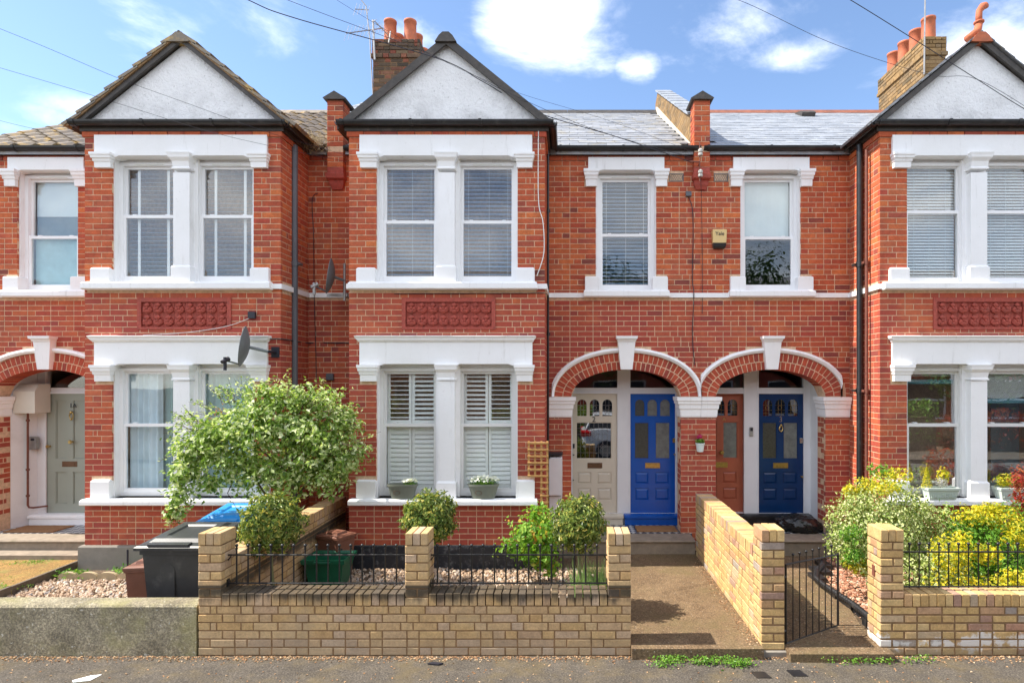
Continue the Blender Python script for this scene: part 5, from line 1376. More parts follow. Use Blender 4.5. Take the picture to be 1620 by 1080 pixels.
wC = garden_wall('garden_wall', 'yellow brick front wall with white-crusted base in front of the golden shrubs', 2.866, 7.4, .567, M['stock_yellow'], [(2.866, 3.08)], 41, limit=190, jt=.015)
def side_wall(name, label, x0, x1, y0, y1, ztop, mat, seed, pillar=None, limit=230, jt=.014):
    t = thing(name, ((x0 + x1) / 2, y0, 0), label, 'wall', 'brick walls round the front gardens')
    MB().box(x0 + .009, x1 - .009, y0 + .01, y1, -.1, ztop - .115).build('mortar', M['mortar_y'], t)
    br = Bricks(.006, .05, .003); zc = ztop - .118
    br.face(x0, 0, -90, -y1, -y0, .0, zc, (), course=CH, jt=jt, seed=seed); br.face(x1, 0, 90, y0, y1, .0, zc, (), course=CH, jt=jt, seed=seed + 1)
    cap_objects(t, soldier_cap(None, y0 + .003, y1 - .003, 0, 0, 0, seed=seed), 'y', x0 - .004, x1 + .004, ztop - .112, ztop, mat)
    if pillar:
        a, b, p0, p1, zp = pillar
        MB().box(a + .006, b - .006, p0 + .006, p1 - .006, -.1, zp - .115).build('mortar', M['mortar_y'], t)
        br.face(0, p0, 0, a, b, .05, zp - .115, (), course=CH, jt=jt, seed=seed + 2, st=b - a, bond='run'); br.face(a, 0, -90, -p1, -p0 - .053, .05, zp - .115, (), course=CH, jt=jt, start=1); br.face(b, 0, 90, p0 + .053, p1, .05, zp - .115, (), course=CH, jt=jt, start=1); br.face(0, p1, 180, -b, -a, zc, zp - .115, (), course=CH, jt=jt)
        cap_objects(t, [(a + (b - a) * q, (b - a) / 3 - .008, random.uniform(-.002, .002)) for q in (1 / 6, .5, 5 / 6)], 'x', p0 - .008, p1 + .004, zp - .110, zp, mat)
        MB().loft([(-.1, a - .02, b + .035, p0 - .03, p1), (.045, a - .02, b + .035, p0 - .03, p1), (.05, a - .01, b + .025, p0 - .02, p1)]).build('base', M['plinth_grey'], t)
    br.emit(t, mat, limit); return t
side_wall('dividing_wall', 'tan brick side wall running back between the bins and the green box', -3.41, -3.20, 5.65, 8.44, .865, M['stock'], 51)
side_wall('dividing_wall', 'sunlit yellow brick wall with end pillar between the two entrance paths', 1.77, 1.985, 5.65, 8.20, .955, M['stock_side'], 61, pillar=(1.77, 1.985, YW, 5.648, 1.16), limit=230)
# roughcast concrete wall on the left
cw = MB(); r = random.Random(3); N = 60
v = []; f = []
prof = [(YW + .01, -.1), (YW, .0), (YW, .20), (YW, .445), (YW + .015, .462), (YW + .11, .466), (YW + .205, .462), (YW + .22, .445), (YW + .22, -.1)]
for i in range(N + 1):
    x = -9.6 + 6.17 * i / N
    for y, z in prof: v.append((x, y + mnoise.noise(Vector((x * 2, z * 4, y))) * .006, z + (mnoise.noise(Vector((x * 1.4, y * 9, 5))) * .006 if z > .4 else 0)))
m_ = len(prof)
for i in range(N):
    for k in range(m_ - 1): f.append((i * m_ + k, (i + 1) * m_ + k, (i + 1) * m_ + k + 1, i * m_ + k + 1))
f.append(tuple(range(m_))); f.append(tuple(N * m_ + k for k in range(m_ - 1, -1, -1)))
cw = mesh_obj('concrete_wall', v, f, M['concrete_wall'], None, (-6.4, YW, 0)); tag(cw, 'low stained roughcast concrete wall in front of the bins', 'wall')

# ================================================================== RAILINGS AND GATE
def railing(label, x0, x1, y, zb, zt, zball, xs, r=.0075, flat=True, group='iron railings on the garden walls', stand=False):
    t = thing('iron_railing', ((x0 + x1) / 2, y, zb), label, 'railing', group)
    for z in (zb, zt): MB().cbox(x0, x1, y - .010, y + .010, z - .006, z + .006, .002).build('rail', M['iron'], t)
    for x in xs:
        b = MB(); b.tube([(x, y, zb - .012), (x, y, zball - .01)], r, 8)
        b.tube([(x, y, zball - .035), (x, y, zball - .025)], r * 1.6, 8)
        o = b.build('bar', M['iron'], t); MB().ball((x, y, zball), .0155).build('ball_finial', M['iron'], o, smooth=True)
    for xx, sg in ((x0, 1), (x1, -1)):
        MB().box(xx - .004, xx + .004, y - .02, y + .02, zb - .03, zb + .04).tube([(xx, y, zt), (xx + .03 * sg, y, zt - .005), (xx + .0 * sg, y, zt - .05)], .006, 6).build('bracket', M['iron'], t)
    return t
Yr = 5.515
pxx = lambda p, Y=Yr: (p - 900) * Y / 930
railing('black iron railing between the left and middle pillars, before the green box', -3.198 + .002, -1.509, Yr, .632, .897, .985, [pxx(374.5 + 18.05 * i) for i in range(15)])
railing('black iron railing between the middle pillar and the pillar by the path', -1.294, .358, Yr, .632, .897, .985, [pxx(692 + 18.05 * i) for i in range(15)])
railing('thin iron railing in front of the golden shrubs at the right', 3.082, 7.3, Yr, .60, .925, 1.0, [pxx(1438.5 + 15.6 * i) for i in range(45)], r=.0055)
# gate, ajar
gt = thing('iron_gate', (2.03, 5.50, .09), 'black iron garden gate standing ajar at the right-hand path', 'gate')
gl, gr = Vector((2.025, 5.49, 0)), Vector((2.70, 5.90, 0)); gd = gr - gl
def gp(u, z): q = gl + gd * u; return (q.x, q.y, z)
MB().tube([gp(0, .045), gp(0, .815)], .011, 6).build('stile', M['iron'], gt); MB().tube([gp(1, .045), gp(1, .80)], .011, 6).build('stile', M['iron'], gt)
MB().tube([gp(0, .075), gp(1, .075)], .009, 6).build('rail', M['iron'], gt)
top = [gp(u, .80 - .05 * math.sin(u * math.pi) * 0 + .012 * math.cos(u * 3.14)) for u in [i / 8 for i in range(9)]]
MB().tube(top, .009, 6).build('rail', M['iron'], gt)
for i in range(7):
    u = .13 + i * .123; b = MB(); b.tube([gp(u, .07), gp(u, .88)], .0055, 6); o = b.build('bar', M['iron'], gt); MB().ball(gp(u, .89), .0145).build('ball_finial', M['iron'], o, smooth=True)
MB().tube([gp(0, .2), gp(-.04, .2)], .012, 6).tube([gp(0, .7), gp(-.04, .7)], .012, 6).build('hinge', M['iron'], gt)
o = MB().box(2.858, 2.866, 5.50, 5.545, .70, .80).build('gate_latch', M['rust'], None, (2.862, 5.52, .7)); tag(o, 'rusty latch plate fixed to the side of the yellow pillar', 'latch')

# ================================================================== GROUND COVER
def in_A(r):
    while True:
        x, y = r.uniform(-6.6, -3.45), r.uniform(5.7, 7.3)
        if x > -6.55: return (x, y, .05)
pebbles('gravel', M['pebble'], 5200, in_A, .042, 11, 'brown and white gravel in the left garden')
pebbles('gravel', M['pebble'], 6500, lambda r: (r.uniform(-3.18, .36), r.uniform(5.66, 7.72), .05), .040, 12, 'mixed gravel in the middle garden behind the railings')
def in_C(r):
    while True:
        x, y = r.uniform(2.95, 4.4), r.uniform(5.66, 8.2)
        if x > 3.06 + max(0, (y - 7) * .35) and (y < 7.7 or x < 4.0): return (x, y, .06)
pebbles('bark_chippings', M['bark_chip'], 4200, in_C, .036, 13, 'red-brown bark and gravel beside the rope edging', .35)
# rope-top edging tiles
eg = thing('rope_edging', (3.0, 6.4, .05), 'dark glazed rope-top tile edging curving along the right path', 'edging')
pts = [(2.99, 5.72), (3.045, 6.0), (3.05, 6.3), (3.02, 6.6), (2.99, 6.9), (3.0, 7.15), (3.12, 7.4), (3.3, 7.65), (3.42, 7.9)]
for i in range(len(pts) - 1):
    a, b = Vector((*pts[i], .13)), Vector((*pts[i + 1], .13)); m = MB(); n = 14
    P = [a.lerp(b, (k + .02) / n) for k in range(n + 1)]
    m.tube(P, [.030 + .007 * math.sin(k * math.pi) ** 2 + (.006 if k % 2 else 0) for k in range(n + 1)], 10)
    m.box(min(a.x, b.x) + .0, max(a.x, b.x) + .02, a.y, b.y, .03, .12)
    m.build('edging_tile', M['black'], eg, smooth=False)
te = thing('timber_edging', (-6.45, 7.0, .05), 'weathered timber board edging the mossy path', 'edging')
MB().prism_xz([(-.0, .0), (.03, .0), (.03, .16), (0, .16)], 0, 1.05).xform(Matrix.Translation((-6.40, 5.72, 0)) @ Matrix.Rotation(R(3), 4, 'Z')).build('board', M['timber'], te)
MB().prism_xz([(-.0, .0), (.03, .0), (.03, .15), (0, .15)], 0, 1.25).xform(Matrix.Translation((-6.47, 6.80, 0)) @ Matrix.Rotation(R(2), 4, 'Z')).build('board', M['timber'], te)
sb = thing('scalloped_edging', (-5.5, 7.32, .05), 'scalloped cream concrete edging between the gravel and the weeds', 'edging')
M['scallop'] = simple('sandy_concrete', (.42, .33, .20), .9, .2, 8, .4, 50)
for i in range(9):
    x = -6.35 + i * .245; m = MB(); n = 10
    m.prism_xz([(x, .0), (x + .24, .0)] + [(x + .12 + .12 * math.cos(math.pi * k / n), .09 + .055 * math.sin(math.pi * k / n)) for k in range(n + 1)], 7.30, 7.345); m.build('edging_tile', M['scallop'], sb)
# leaf litter and pavement crumbs
def flakes(name, mat, n, sampler, size, seed, label):
    r = np.random.default_rng(seed); P = np.array([sampler(r) for _ in range(n)]); N = np.tile([0, 0, 1.0], (n, 1))
    V, Fc = leafcloud(P, N, size, .7, .4, 1.2, .35, seed); o = mesh_obj(name, V, Fc, mat); o['kind'] = 'stuff'; o['label'] = label; return o
def lit(r):
    k = r.random()
    if k < .88: return (r.uniform(-5.6, 4.6), 5.395 - abs(r.normal(0, .05)), .004)
    return (r.uniform(-6, 5), r.uniform(4.8, 5.38), .004)
flakes('leaf_litter', M['litter'], 2600, lit, .022, 21, 'dry leaf litter gathered along the foot of the walls')
flakes('leaf_litter', M['litter'], 420, lambda r: (1.60 + .16 * r.random() ** .4 , r.uniform(5.4, 8.0), .104), .02, 22, 'dry leaves along the foot of the yellow dividing wall')
flakes('leaf_litter', M['litter'], 260, lambda r: (r.uniform(2.0, 2.9), r.uniform(5.3, 7.8), .079), .018, 23, 'scattered dry leaves on the right-hand path')
def weeds(name, label, n, sampler, size, seed, mat='lf_grn', h=.05, kind='stuff'):
    r = np.random.default_rng(seed); P = np.array([sampler(r) for _ in range(n)]); P[:, 2] += r.uniform(0, h, n); N = np.tile([0, -.2, 1.0], (n, 1))
    V, Fc = leafcloud(P, N, size, .5, .3, .4, .8, seed); o = mesh_obj(name, V, Fc, M[mat]); o['kind'] = kind; o['label'] = label; return o
def clump(x0, x1, y0, y1, z, k=6, seed=0, s=.05):
    rr = random.Random(seed); cs = [(rr.uniform(x0, x1), rr.uniform(y0, y1)) for _ in range(k)]
    def f(r):
        c = cs[int(r.integers(0, k))]; return (c[0] + r.normal(0, s), c[1] + r.normal(0, s * .45), z)
    return f
weeds('weeds', 'small green weeds growing at the foot of the path on the pavement', 900, clump(.75, 1.72, 5.20, 5.30, .005, 9, 1, .06), .026, 31)
weeds('weeds', 'low weeds and groundcover against the grey plinth of the left bay', 1500, clump(-6.3, -4.6, 7.36, 7.66, .06, 14, 2, .10), .04, 32, h=.09)
weeds('moss', 'moss and tiny weeds over the ochre path on the left', 1300, clump(-8.7, -6.5, 5.9, 8.1, .10, 22, 3, .10), .022, 33, h=.015)
weeds('weeds', 'weeds under the rope edging and by the right pillar', 300, clump(2.3, 3.3, 5.25, 5.33, .005, 6, 4, .05), .024, 34)
# small things lying on the pavement
def bit(name, label, cat, pts, z, mat, h=.006):
    path = MB(); n = len(pts); c = (sum(p[0] for p in pts) / n, sum(p[1] for p in pts) / n, z)
    path.add([(x, y, z) for x, y in pts] + [(x, y, z + h) for x, y in pts], [tuple(range(n - 1, -1, -1)), tuple(range(n, 2 * n))] + [(i, (i + 1) % n, (i + 1) % n + n, i + n) for i in range(n)])
    o = path.build(name, M[mat], None, c); tag(o, label, cat); return o
bit('paper_scrap', 'torn white paper scrap on the pavement, bottom left', 'litter', [(-4.16, 4.93), (-4.04, 4.96), (-4.02, 5.06), (-4.10, 5.04), (-4.19, 4.96)], .002, 'white', .003)
for i, (x, y, lb) in enumerate(((1.60, 5.06, 'black stopcock cover in the pavement, nearer the dividing pillar'), (1.92, 5.09, 'black stopcock cover in the pavement, below the gate opening'))):
    o = bit('stopcock_cover', lb, 'cover', [(x, y - .06), (x + .13, y - .06), (x + .10, y + .05), (x - .02, y + .05)], .001, 'black', .004); o['group'] = 'small covers in the pavement'
bit('dark_scrap', 'small black scrap lying below the middle wall pillar', 'litter', [(-1.26, 5.24), (-1.16, 5.22), (-1.12, 5.25), (-1.22, 5.27)], .002, 'ink', .012)

# ================================================================== BINS, BOXES
def wheelie(name, loc, w, d, h, hl, lidmat, label, ajar=0):
    x, y, z = loc; t = thing(name, (x + w / 2, y + d / 2, z), label, 'bin', 'wheeled rubbish bins')
    b = MB(); i = .055
    b.loft([(z + .04, x + i, x + w - i, y + i, y + d - i), (z + h * .25, x + i * .8, x + w - i * .8, y + i * .8, y + d - i * .8), (z + h - .06, x + .01, x + w - .01, y + .015, y + d - .02), (z + h - .055, x - .008, x + w + .008, y - .004, y + d - .0), (z + h, x - .008, x + w + .008, y - .004, y + d)])
    for k in (.32, .68): 
        xx = x + w * k
    b.build('body', M['bin_black'], t)
    pnl = MB(); cx = x + w * .42; pts = [(cx - .075, z + .10), (cx + .075, z + .10)] + [(cx + .075 * math.cos(math.pi * q / 8), z + h * .72 + .075 * math.sin(math.pi * q / 8)) for q in range(9)]
    pnl.prism_xz(pts, y + .018, y + .052); pnl.xform(Matrix.Translation((0, 0, 0))); pnl.build('moulded_panel', M['bin_black'], t)
    l = MB(); z0 = z + h; zz = z + hl
    l.loft([(0, -.035, w + .035, -.05, d + .03), (.03, -.035, w + .035, -.05, d + .03), (.042, -.015, w + .015, -.03, d + .01), (.05, .05, w - .05, .05, d - .06), (.075, .08, w - .08, .10, d - .10), (.078, .14, w - .14, .18, d - .18), (.062, .16, w - .16, .2, d - .2)])
    l.box(.10, w - .10, -.045, .03, .04, .062)
    ang = math.atan2(hl - h, d)
    l.xform(Matrix.Translation((x, y, z0)) @ Matrix.Rotation(ang + ajar, 4, 'X')); l.build('lid', M[lidmat], t)
    MB().tube([(x + .05, y + d + .04, z + h + .02), (x + w - .05, y + d + .04, z + h + .02)], .016, 8).build('handle', M['bin_black'], t)
    for xx in (x + .015, x + w - .055): MB().tube([(xx, y + d - .03, z + .09), (xx + .04, y + d - .03, z + .09)], .09, 14).build('wheel', M['bin_black'], t)
    return t
wheelie('wheelie_bin', (-4.27, 5.86, .05), .60, .70, .80, .86, 'bin_black', 'black wheelie bin with black lid behind the concrete wall')
wheelie('wheelie_bin', (-4.30, 6.82, .05), .56, .62, .81, .885, 'bin_blue', 'wheelie bin with bright blue lid, behind the black-lidded one')
def caddy(loc, w, d, h, label, hup=True, rot=0):
    x, y, z = loc; t = thing('food_caddy', (x, y, z), label, 'bin', 'brown food waste caddies')
    mt = Matrix.Translation(loc) @ Matrix.Rotation(R(rot), 4, 'Z')
    b = MB().loft([(0, -w * .4, w * .4, -d * .4, d * .4), (h * .88, -w * .48, w * .48, -d * .48, d * .48), (h * .9, -w * .52, w * .52, -d * .52, d * .52), (h * .94, -w * .52, w * .52, -d * .52, d * .52)]).xform(mt); b.build('body', M['bin_brown'], t)
    MB().loft([(h * .94, -w * .54, w * .54, -d * .54, d * .54), (h * .98, -w * .54, w * .54, -d * .54, d * .54), (h, -w * .46, w * .46, -d * .46, d * .46), (h + .004, -w * .30, w * .30, -d * .28, d * .28), (h + .03, -w * .27, w * .27, -d * .25, d * .25)]).xform(mt).build('lid', M['bin_brown'], t)
    hd = MB(); e = w * .53; hz = h + .16 if hup else h * .5
    hd.tube([(-e, -d * .3, h * .82), (-e, -d * .3, hz), (-e, -d*.3, hz + .001)], .009, 6); hd.tube([(e, -d * .3, h * .72), (e, -d * .3, hz - .04)], .009, 6); hd.tube([(-e, -d * .3, hz), (e, -d * .3, hz - .04)], .007, 6) if not hup else None
    hd.xform(mt).build('handle', M['ink'], t)
caddy((-4.43, 6.22, .05), .30, .36, .57, 'brown food waste caddy with raised handle left of the black bin', True, 8)
caddy((-2.97, 7.5, .05), .36, .30, .53, 'brown caddy behind the green recycling box', False, -25)
gb = thing('recycling_box', (-3.0, 7.15, .05), 'dark green plastic recycling box behind the left railing', 'box')
m = MB(); x0, x1, y0, y1 = -3.14, -2.66, 6.93, 7.32; i = .06
def shell(m, L):   # open box: outer then inner loft, no top cap
    n = len(L); v = []; f = []
    for z, a, b, c, d in L: v += [(a, c, z), (b, c, z), (b, d, z), (a, d, z)]
    for k in range(n - 1):
        for j in range(4): q = (j + 1) % 4; f.append((k * 4 + j, k * 4 + q, k * 4 + 4 + q, k * 4 + 4 + j))
    f.append((3, 2, 1, 0)); f.append(tuple((n - 1) * 4 + j for j in range(4))); m.add(v, f)
shell(m, [(.05, x0 + i, x1 - i, y0 + i, y1 - i), (.36, x0 + .01, x1 - .01, y0 + .01, y1 - .01), (.362, x0 - .015, x1 + .015, y0 - .015, y1 + .015), (.41, x0 - .02, x1 + .02, y0 - .02, y1 + .02), (.415, x0 - .005, x1 + .005, y0 - .005, y1 + .005), (.39, x0 + .012, x1 - .012, y0 + .012, y1 - .012), (.07, x0 + i + .01, x1 - i - .01, y0 + i + .01, y1 - i - .01)])
m.build('body', M['bin_green'], gb)
MB().cbox(-3.0, -2.8, 6.885, 6.912, .375, .40, .004).build('handle', M['bin_green'], gb)
# rubbish bag
bg_ = bpy.data.meshes.new('bin_bag'); import bmesh
bm = bmesh.new(); bmesh.ops.create_icosphere(bm, subdivisions=5, radius=1)
for v in bm.verts:
    p = v.co.copy(); q = p * 2.2
    k = 1 + .10 * mnoise.noise(q) + .10 * abs(mnoise.noise(q * 2.7)) + .05 * abs(mnoise.noise(q * 7))
    a = math.atan2(p.y, p.x); tie = max(0, 1 - (Vector((p.x + .93, p.y, p.z)).length) / .5)
    v.co = Vector((p.x * .31 * k - tie * .05, p.y * .20 * k, max(p.z, -.55) * .155 * k + .03 * tie))
bm.to_mesh(bg_); bm.free(); bg_.materials.append(M['bag']); bg_.polygons.foreach_set('use_smooth', [True] * len(bg_.polygons))
bo = bpy.data.objects.new('bin_bag', bg_); place(bo, None, (3.42, YM + .14, .39)); bo.rotation_euler = (0, R(7), R(-8)); tag(bo, 'creased black bin bag lying on the step below the navy door', 'bag')
def mat_obj(x0, x1, y0, y1, z, label, h=.02):
    o = MB().cbox(x0, x1, y0, y1, z, z + h, .004).build('doormat', M['mat'], None, ((x0 + x1) / 2, (y0 + y1) / 2, z)); tag(o, label, 'doormat', 'coir doormats'); return o
mat_obj(1.0, 1.60, YM + .05, YM + .36, .302, 'coir doormat in front of the bright blue door')
mat_obj(.20, .62, YM + .08, YM + .38, .302, 'coir doormat in front of the cream door')
mat_obj(2.55, 3.15, YM + .1, YM + .42, .302, 'doormat between the navy door and the dividing wall')
mat_obj(-8.28, -7.55, YM + .02, YM + .40, .302, 'dark brown doormat below the sage door', .015)

# ================================================================== WALL FITTINGS
ab = thing('alarm_box', (2.19, YM - .05, 4.5), 'yellow bell box marked Yale on the brick wall by the upper window', 'alarm box')
ax, az = (1138 - 900) * (YM - .05) / 930, CAMZ + (600 - 378) * (YM - .05) / 930
MB().loft([(az - .06, ax - .095, ax + .095, YM - .075, YM), (az + .125, ax - .102, ax + .102, YM - .08, YM), (az + .135, ax - .095, ax + .095, YM - .07, YM)]).build('cover', M['alarm'], ab)
MB().loft([(az - .135, ax - .075, ax + .075, YM - .045, YM), (az - .11, ax - .09, ax + .09, YM - .07, YM), (az - .061, ax - .094, ax + .094, YM - .078, YM)]).build('base', M['alarm_dark'], ab)
text_mesh('Yale', .075, M['ink'], ab, (ax, YM - .082, az + .07), 'lettering', .0015)
def dish(name, label, c, mount, face, tilt, lnb, size, wall_y, pole=None):
    t = thing(name, mount, label, 'satellite dish', 'satellite dishes on the brick walls')
    m = MB(); n = 24; rings = 5; v = [(0, .0, 0)]; f = []
    for i in range(1, rings + 1):
        rr = i / rings
        for k in range(n): a = 2 * math.pi * k / n; v.append((rr * math.cos(a) * size * .5, -.075 * rr * rr, rr * math.sin(a) * size * .56))
    for k in range(n): f.append((0, 1 + k, 1 + (k + 1) % n))
    for i in range(rings - 1):
        for k in range(n): f.append((1 + i * n + k, 1 + (i + 1) * n + k, 1 + (i + 1) * n + (k + 1) % n, 1 + i * n + (k + 1) % n))
    k0 = len(v); v += [(x, y + .006, z) for x, y, z in v]; f += [tuple(reversed([q + k0 for q in p])) for p in f]
    f += [(1 + (rings - 1) * n + k, 1 + (rings - 1) * n + (k + 1) % n, 1 + (rings - 1) * n + (k + 1) % n + k0, 1 + (rings - 1) * n + k + k0) for k in range(n)]
    m.add(v, f); mt = Matrix.Translation(c) @ Matrix.Rotation(R(face), 4, 'Z') @ Matrix.Rotation(R(tilt), 4, 'X'); m.xform(mt); m.build('reflector', M['dish'], t, smooth=False)
    low = mt @ Vector((0, -.07, -size * .5))
    a = MB(); a.tube([low, Vector(lnb)], .011, 6); a.tube([Vector(c), Vector(c).lerp(Vector(mount), .5), Vector(mount)], .020, 8); a.build('arm', M['dish'], t)
    d_ = (Vector(c) - Vector(lnb)).normalized()
    q = MB(); q.tube([Vector(lnb) - d_ * .05, Vector(lnb) + d_ * .03, Vector(lnb) + d_ * .05], [.022, .022, .034], 10); q.tube([Vector(lnb) + Vector((0, 0, .04)), Vector(lnb) + Vector((.0, 0, -.12))], .020, 8); q.build('receiver', M['alu' if pole else 'ink'], t)
    b = MB(); 
    if pole: b.tube([(mount[0], mount[1], mount[2] - .28), (mount[0], mount[1], mount[2] + .24)], .018, 8); b.box(mount[0] - .25, mount[0] + .03, mount[1] + .0, mount[1] + .03, mount[2] - .22, mount[2] - .18); b.box(mount[0] - .02, mount[0] + .02, mount[1], wall_y, mount[2] - .22, mount[2] - .16)
    else: b.box(mount[0] - .05, mount[0] + .05, wall_y - .02, wall_y, mount[2] - .07, mount[2] + .07); b.tube([mount, (mount[0], wall_y, mount[2])], .02, 8)
    b.build('bracket', M['alu' if pole else 'ink'], t)
p = at(394, 549, 7.45); dish('satellite_dish', 'grey satellite dish fixed to the white lintel above the pale shrub', tuple(p), tuple(at(424, 556, 7.55)), -70, -8, tuple(at(356, 570, 7.1)), .46, YB)
p = at(529, 438, 8.1); dish('satellite_dish', 'grey satellite dish on a short pole beside the middle bay', tuple(p), tuple(at(545, 444, 8.2)), -72, -8, tuple(at(497, 452, 7.9)), .44, YM, pole=True)
# meter cupboards on the corner of the middle house
mc = thing('meter_cupboard', (-.2, 8.4, .35), 'white meter cupboard on the wall beside the cream door', 'meter cupboard')

MB().cbox(-.295, -.095, 8.36, 8.575, .885, 1.43, .012).build('door', M['meter'], mc)
MB().cbox(-.28, -.10, 8.42, 8.575, .08, .87, .008).build('duct', M['meter'], mc)
mm = MB(); mm.box(-.30, -.09, 8.35, 8.575, 1.462, 1.49); mm.build('slate_top', M['ink'], mc)
# boxed duct and pipe in the left porch
bx_ = thing('boxed_duct', (-8.2, 9.0, 2.0), 'cream boxed-in duct in the corner of the left porch', 'boxing')
MB().prism_yz([(8.87, 2.03), (9.14, 2.03), (9.14, 2.47), (8.95, 2.47), (8.87, 2.36)], -8.385, -8.06).build('casing', M['cream'], bx_)
pi = thing('brown_pipe', (-8.2, 8.98, .4), 'thin brown pipe on the white porch wall under the cream boxing', 'pipe')
PX_ = (44 - 900) * 8.98 / 930
m = MB(); m.tube([(PX_, 8.98, 2.03), (PX_, 8.98, .62), (PX_ + .01, 8.99, .585), (PX_ + .05, 9.02, .575), (PX_ + .20, 9.10, .585)], .014, 8)
m.build('tube', M['rust'], pi)
for z in (1.9, 1.15, .75): MB().tube([(PX_, 8.98, z), (PX_, 8.98, z + .03)], .024, 8).build('clip', M['rust'], pi)
ic = thing('door_entry_panel', (-8.2, 9.0, 1.5), 'small grey entry panel beside the sage door', 'intercom')
MB().cbox((46 - 900) * 9.05 / 930 , (56 - 900) * 9.05 / 930 + .02, 9.04, 9.10, 1.46, 1.66, .005).build('case', M['alu'], ic); MB().cbox((48 - 900) * 9.05 / 930 + .02, (53 - 900) * 9.05 / 930 + .02, 9.032, 9.04, 1.60, 1.635, .002).build('grille', M['ink'], ic)
db = thing('door_bell', (2.81, YD, 1.7), 'video doorbell on the white post between the brick-red and navy doors', 'doorbell')
MB().cbox(2.81, 2.86, YD - .03, YD - .0, 1.66, 1.80, .006).build('case', M['alu'], db); MB().cbox(2.816, 2.854, YD - .034, YD - .03, 1.74, 1.79, .001).build('lens', M['ink'], db)
db = thing('door_bell', (1.71, YD, 1.6), 'slim white bell push on the frame right of the bright blue door', 'doorbell')
MB().cbox(1.70, 1.725, YD - .02, YD, 1.66, 1.76, .004).build('case', M['slat_w'], db)
# insulator bracket on the parapet pilaster, with junction box
ib = thing('insulator_bracket', (1.92, 8.35, 5.7), 'iron bracket with two pale insulators under the gutter between the right houses', 'bracket')
xi = (1107 - 900) * 8.38 / 930
m = MB(); m.tube([(xi, 8.38, 5.93), (xi, 8.38, 5.36)], .008, 6).tube([(xi, 8.38, 5.62), (xi, 8.47, 5.62)], .008, 6).tube([(xi - .14, 8.38, 5.64), (xi, 8.38, 5.64)], .012, 6); m.build('arm', M['rust'], ib)
for z in (5.72, 5.42): MB().lathe((xi + .01, 8.38, z), [(.015, 0), (.034, .01), (.034, .04), (.02, .05), (.034, .06), (.034, .09), (.012, .11)], 12).build('insulator', M['porcelain'], ib)
jb = thing('junction_box', (1.74, YM, 5.2), 'small grey junction box with cable below the air brick', 'junction box')
MB().cbox(1.70, 1.78, YM - .05, YM - .005, 5.20, 5.27, .005).build('case', M['greypipe'], jb)
jb = thing('junction_box', (-4.6, YB, 3.3), 'black junction box to the right of the left terracotta panel', 'junction box')
MB().cbox(-4.21, -4.12, YB - .045, YB - .004, 3.34, 3.43, .005).build('case', M['ink'], jb)
jb = thing('junction_box', (-3.55, YM, 2.5), 'small dark box on the recessed wall above the pale shrub', 'junction box')
pj = at(522, 596, YM - .03); MB().cbox(pj.x - .05, pj.x + .05, YM - .05, YM - .005, pj.z - .05, pj.z + .05, .01).build('case', M['greypipe'], jb)
# terracotta pot hanging on the pier
hp = thing('hanging_pot', (1.86, YM - .09, 1.4), 'small pale pot with pink flowers hung on the brick pier', 'flower pot')
xh, zh = (1107.5 - 900) * (YM - .08) / 930, CAMZ + (600 - 708) * (YM - .08) / 930
MB().lathe((xh, YM - .085, zh - .055), [(.001, 0), (.045, 0), (.062, .11), (.068, .11), (.068, .125), (.055, .125), (.05, .10)], 16).build('pot', M['roller'], hp, smooth=False)
MB().tube([(xh, YM - .01, zh + .1), (xh, YM - .03, zh + .06)], .004, 5).build('hook', M['ink'], hp)
P, D = blob_points((xh, YM - .085, zh + .10), (.075, .06, .05), 160, .2, .2, 5); V, Fc = leafcloud(P, D, .035, .5, seed=5); mesh_obj('foliage', V, Fc, M['lf_grn'], hp)
P, D = blob_points((xh - .01, YM - .095, zh + .155), (.045, .035, .045), 60, .3, .2, 6); V, Fc = leafcloud(P, D, .035, .8, seed=6); mesh_obj('flowers', V, Fc, M['petal_p'], hp)

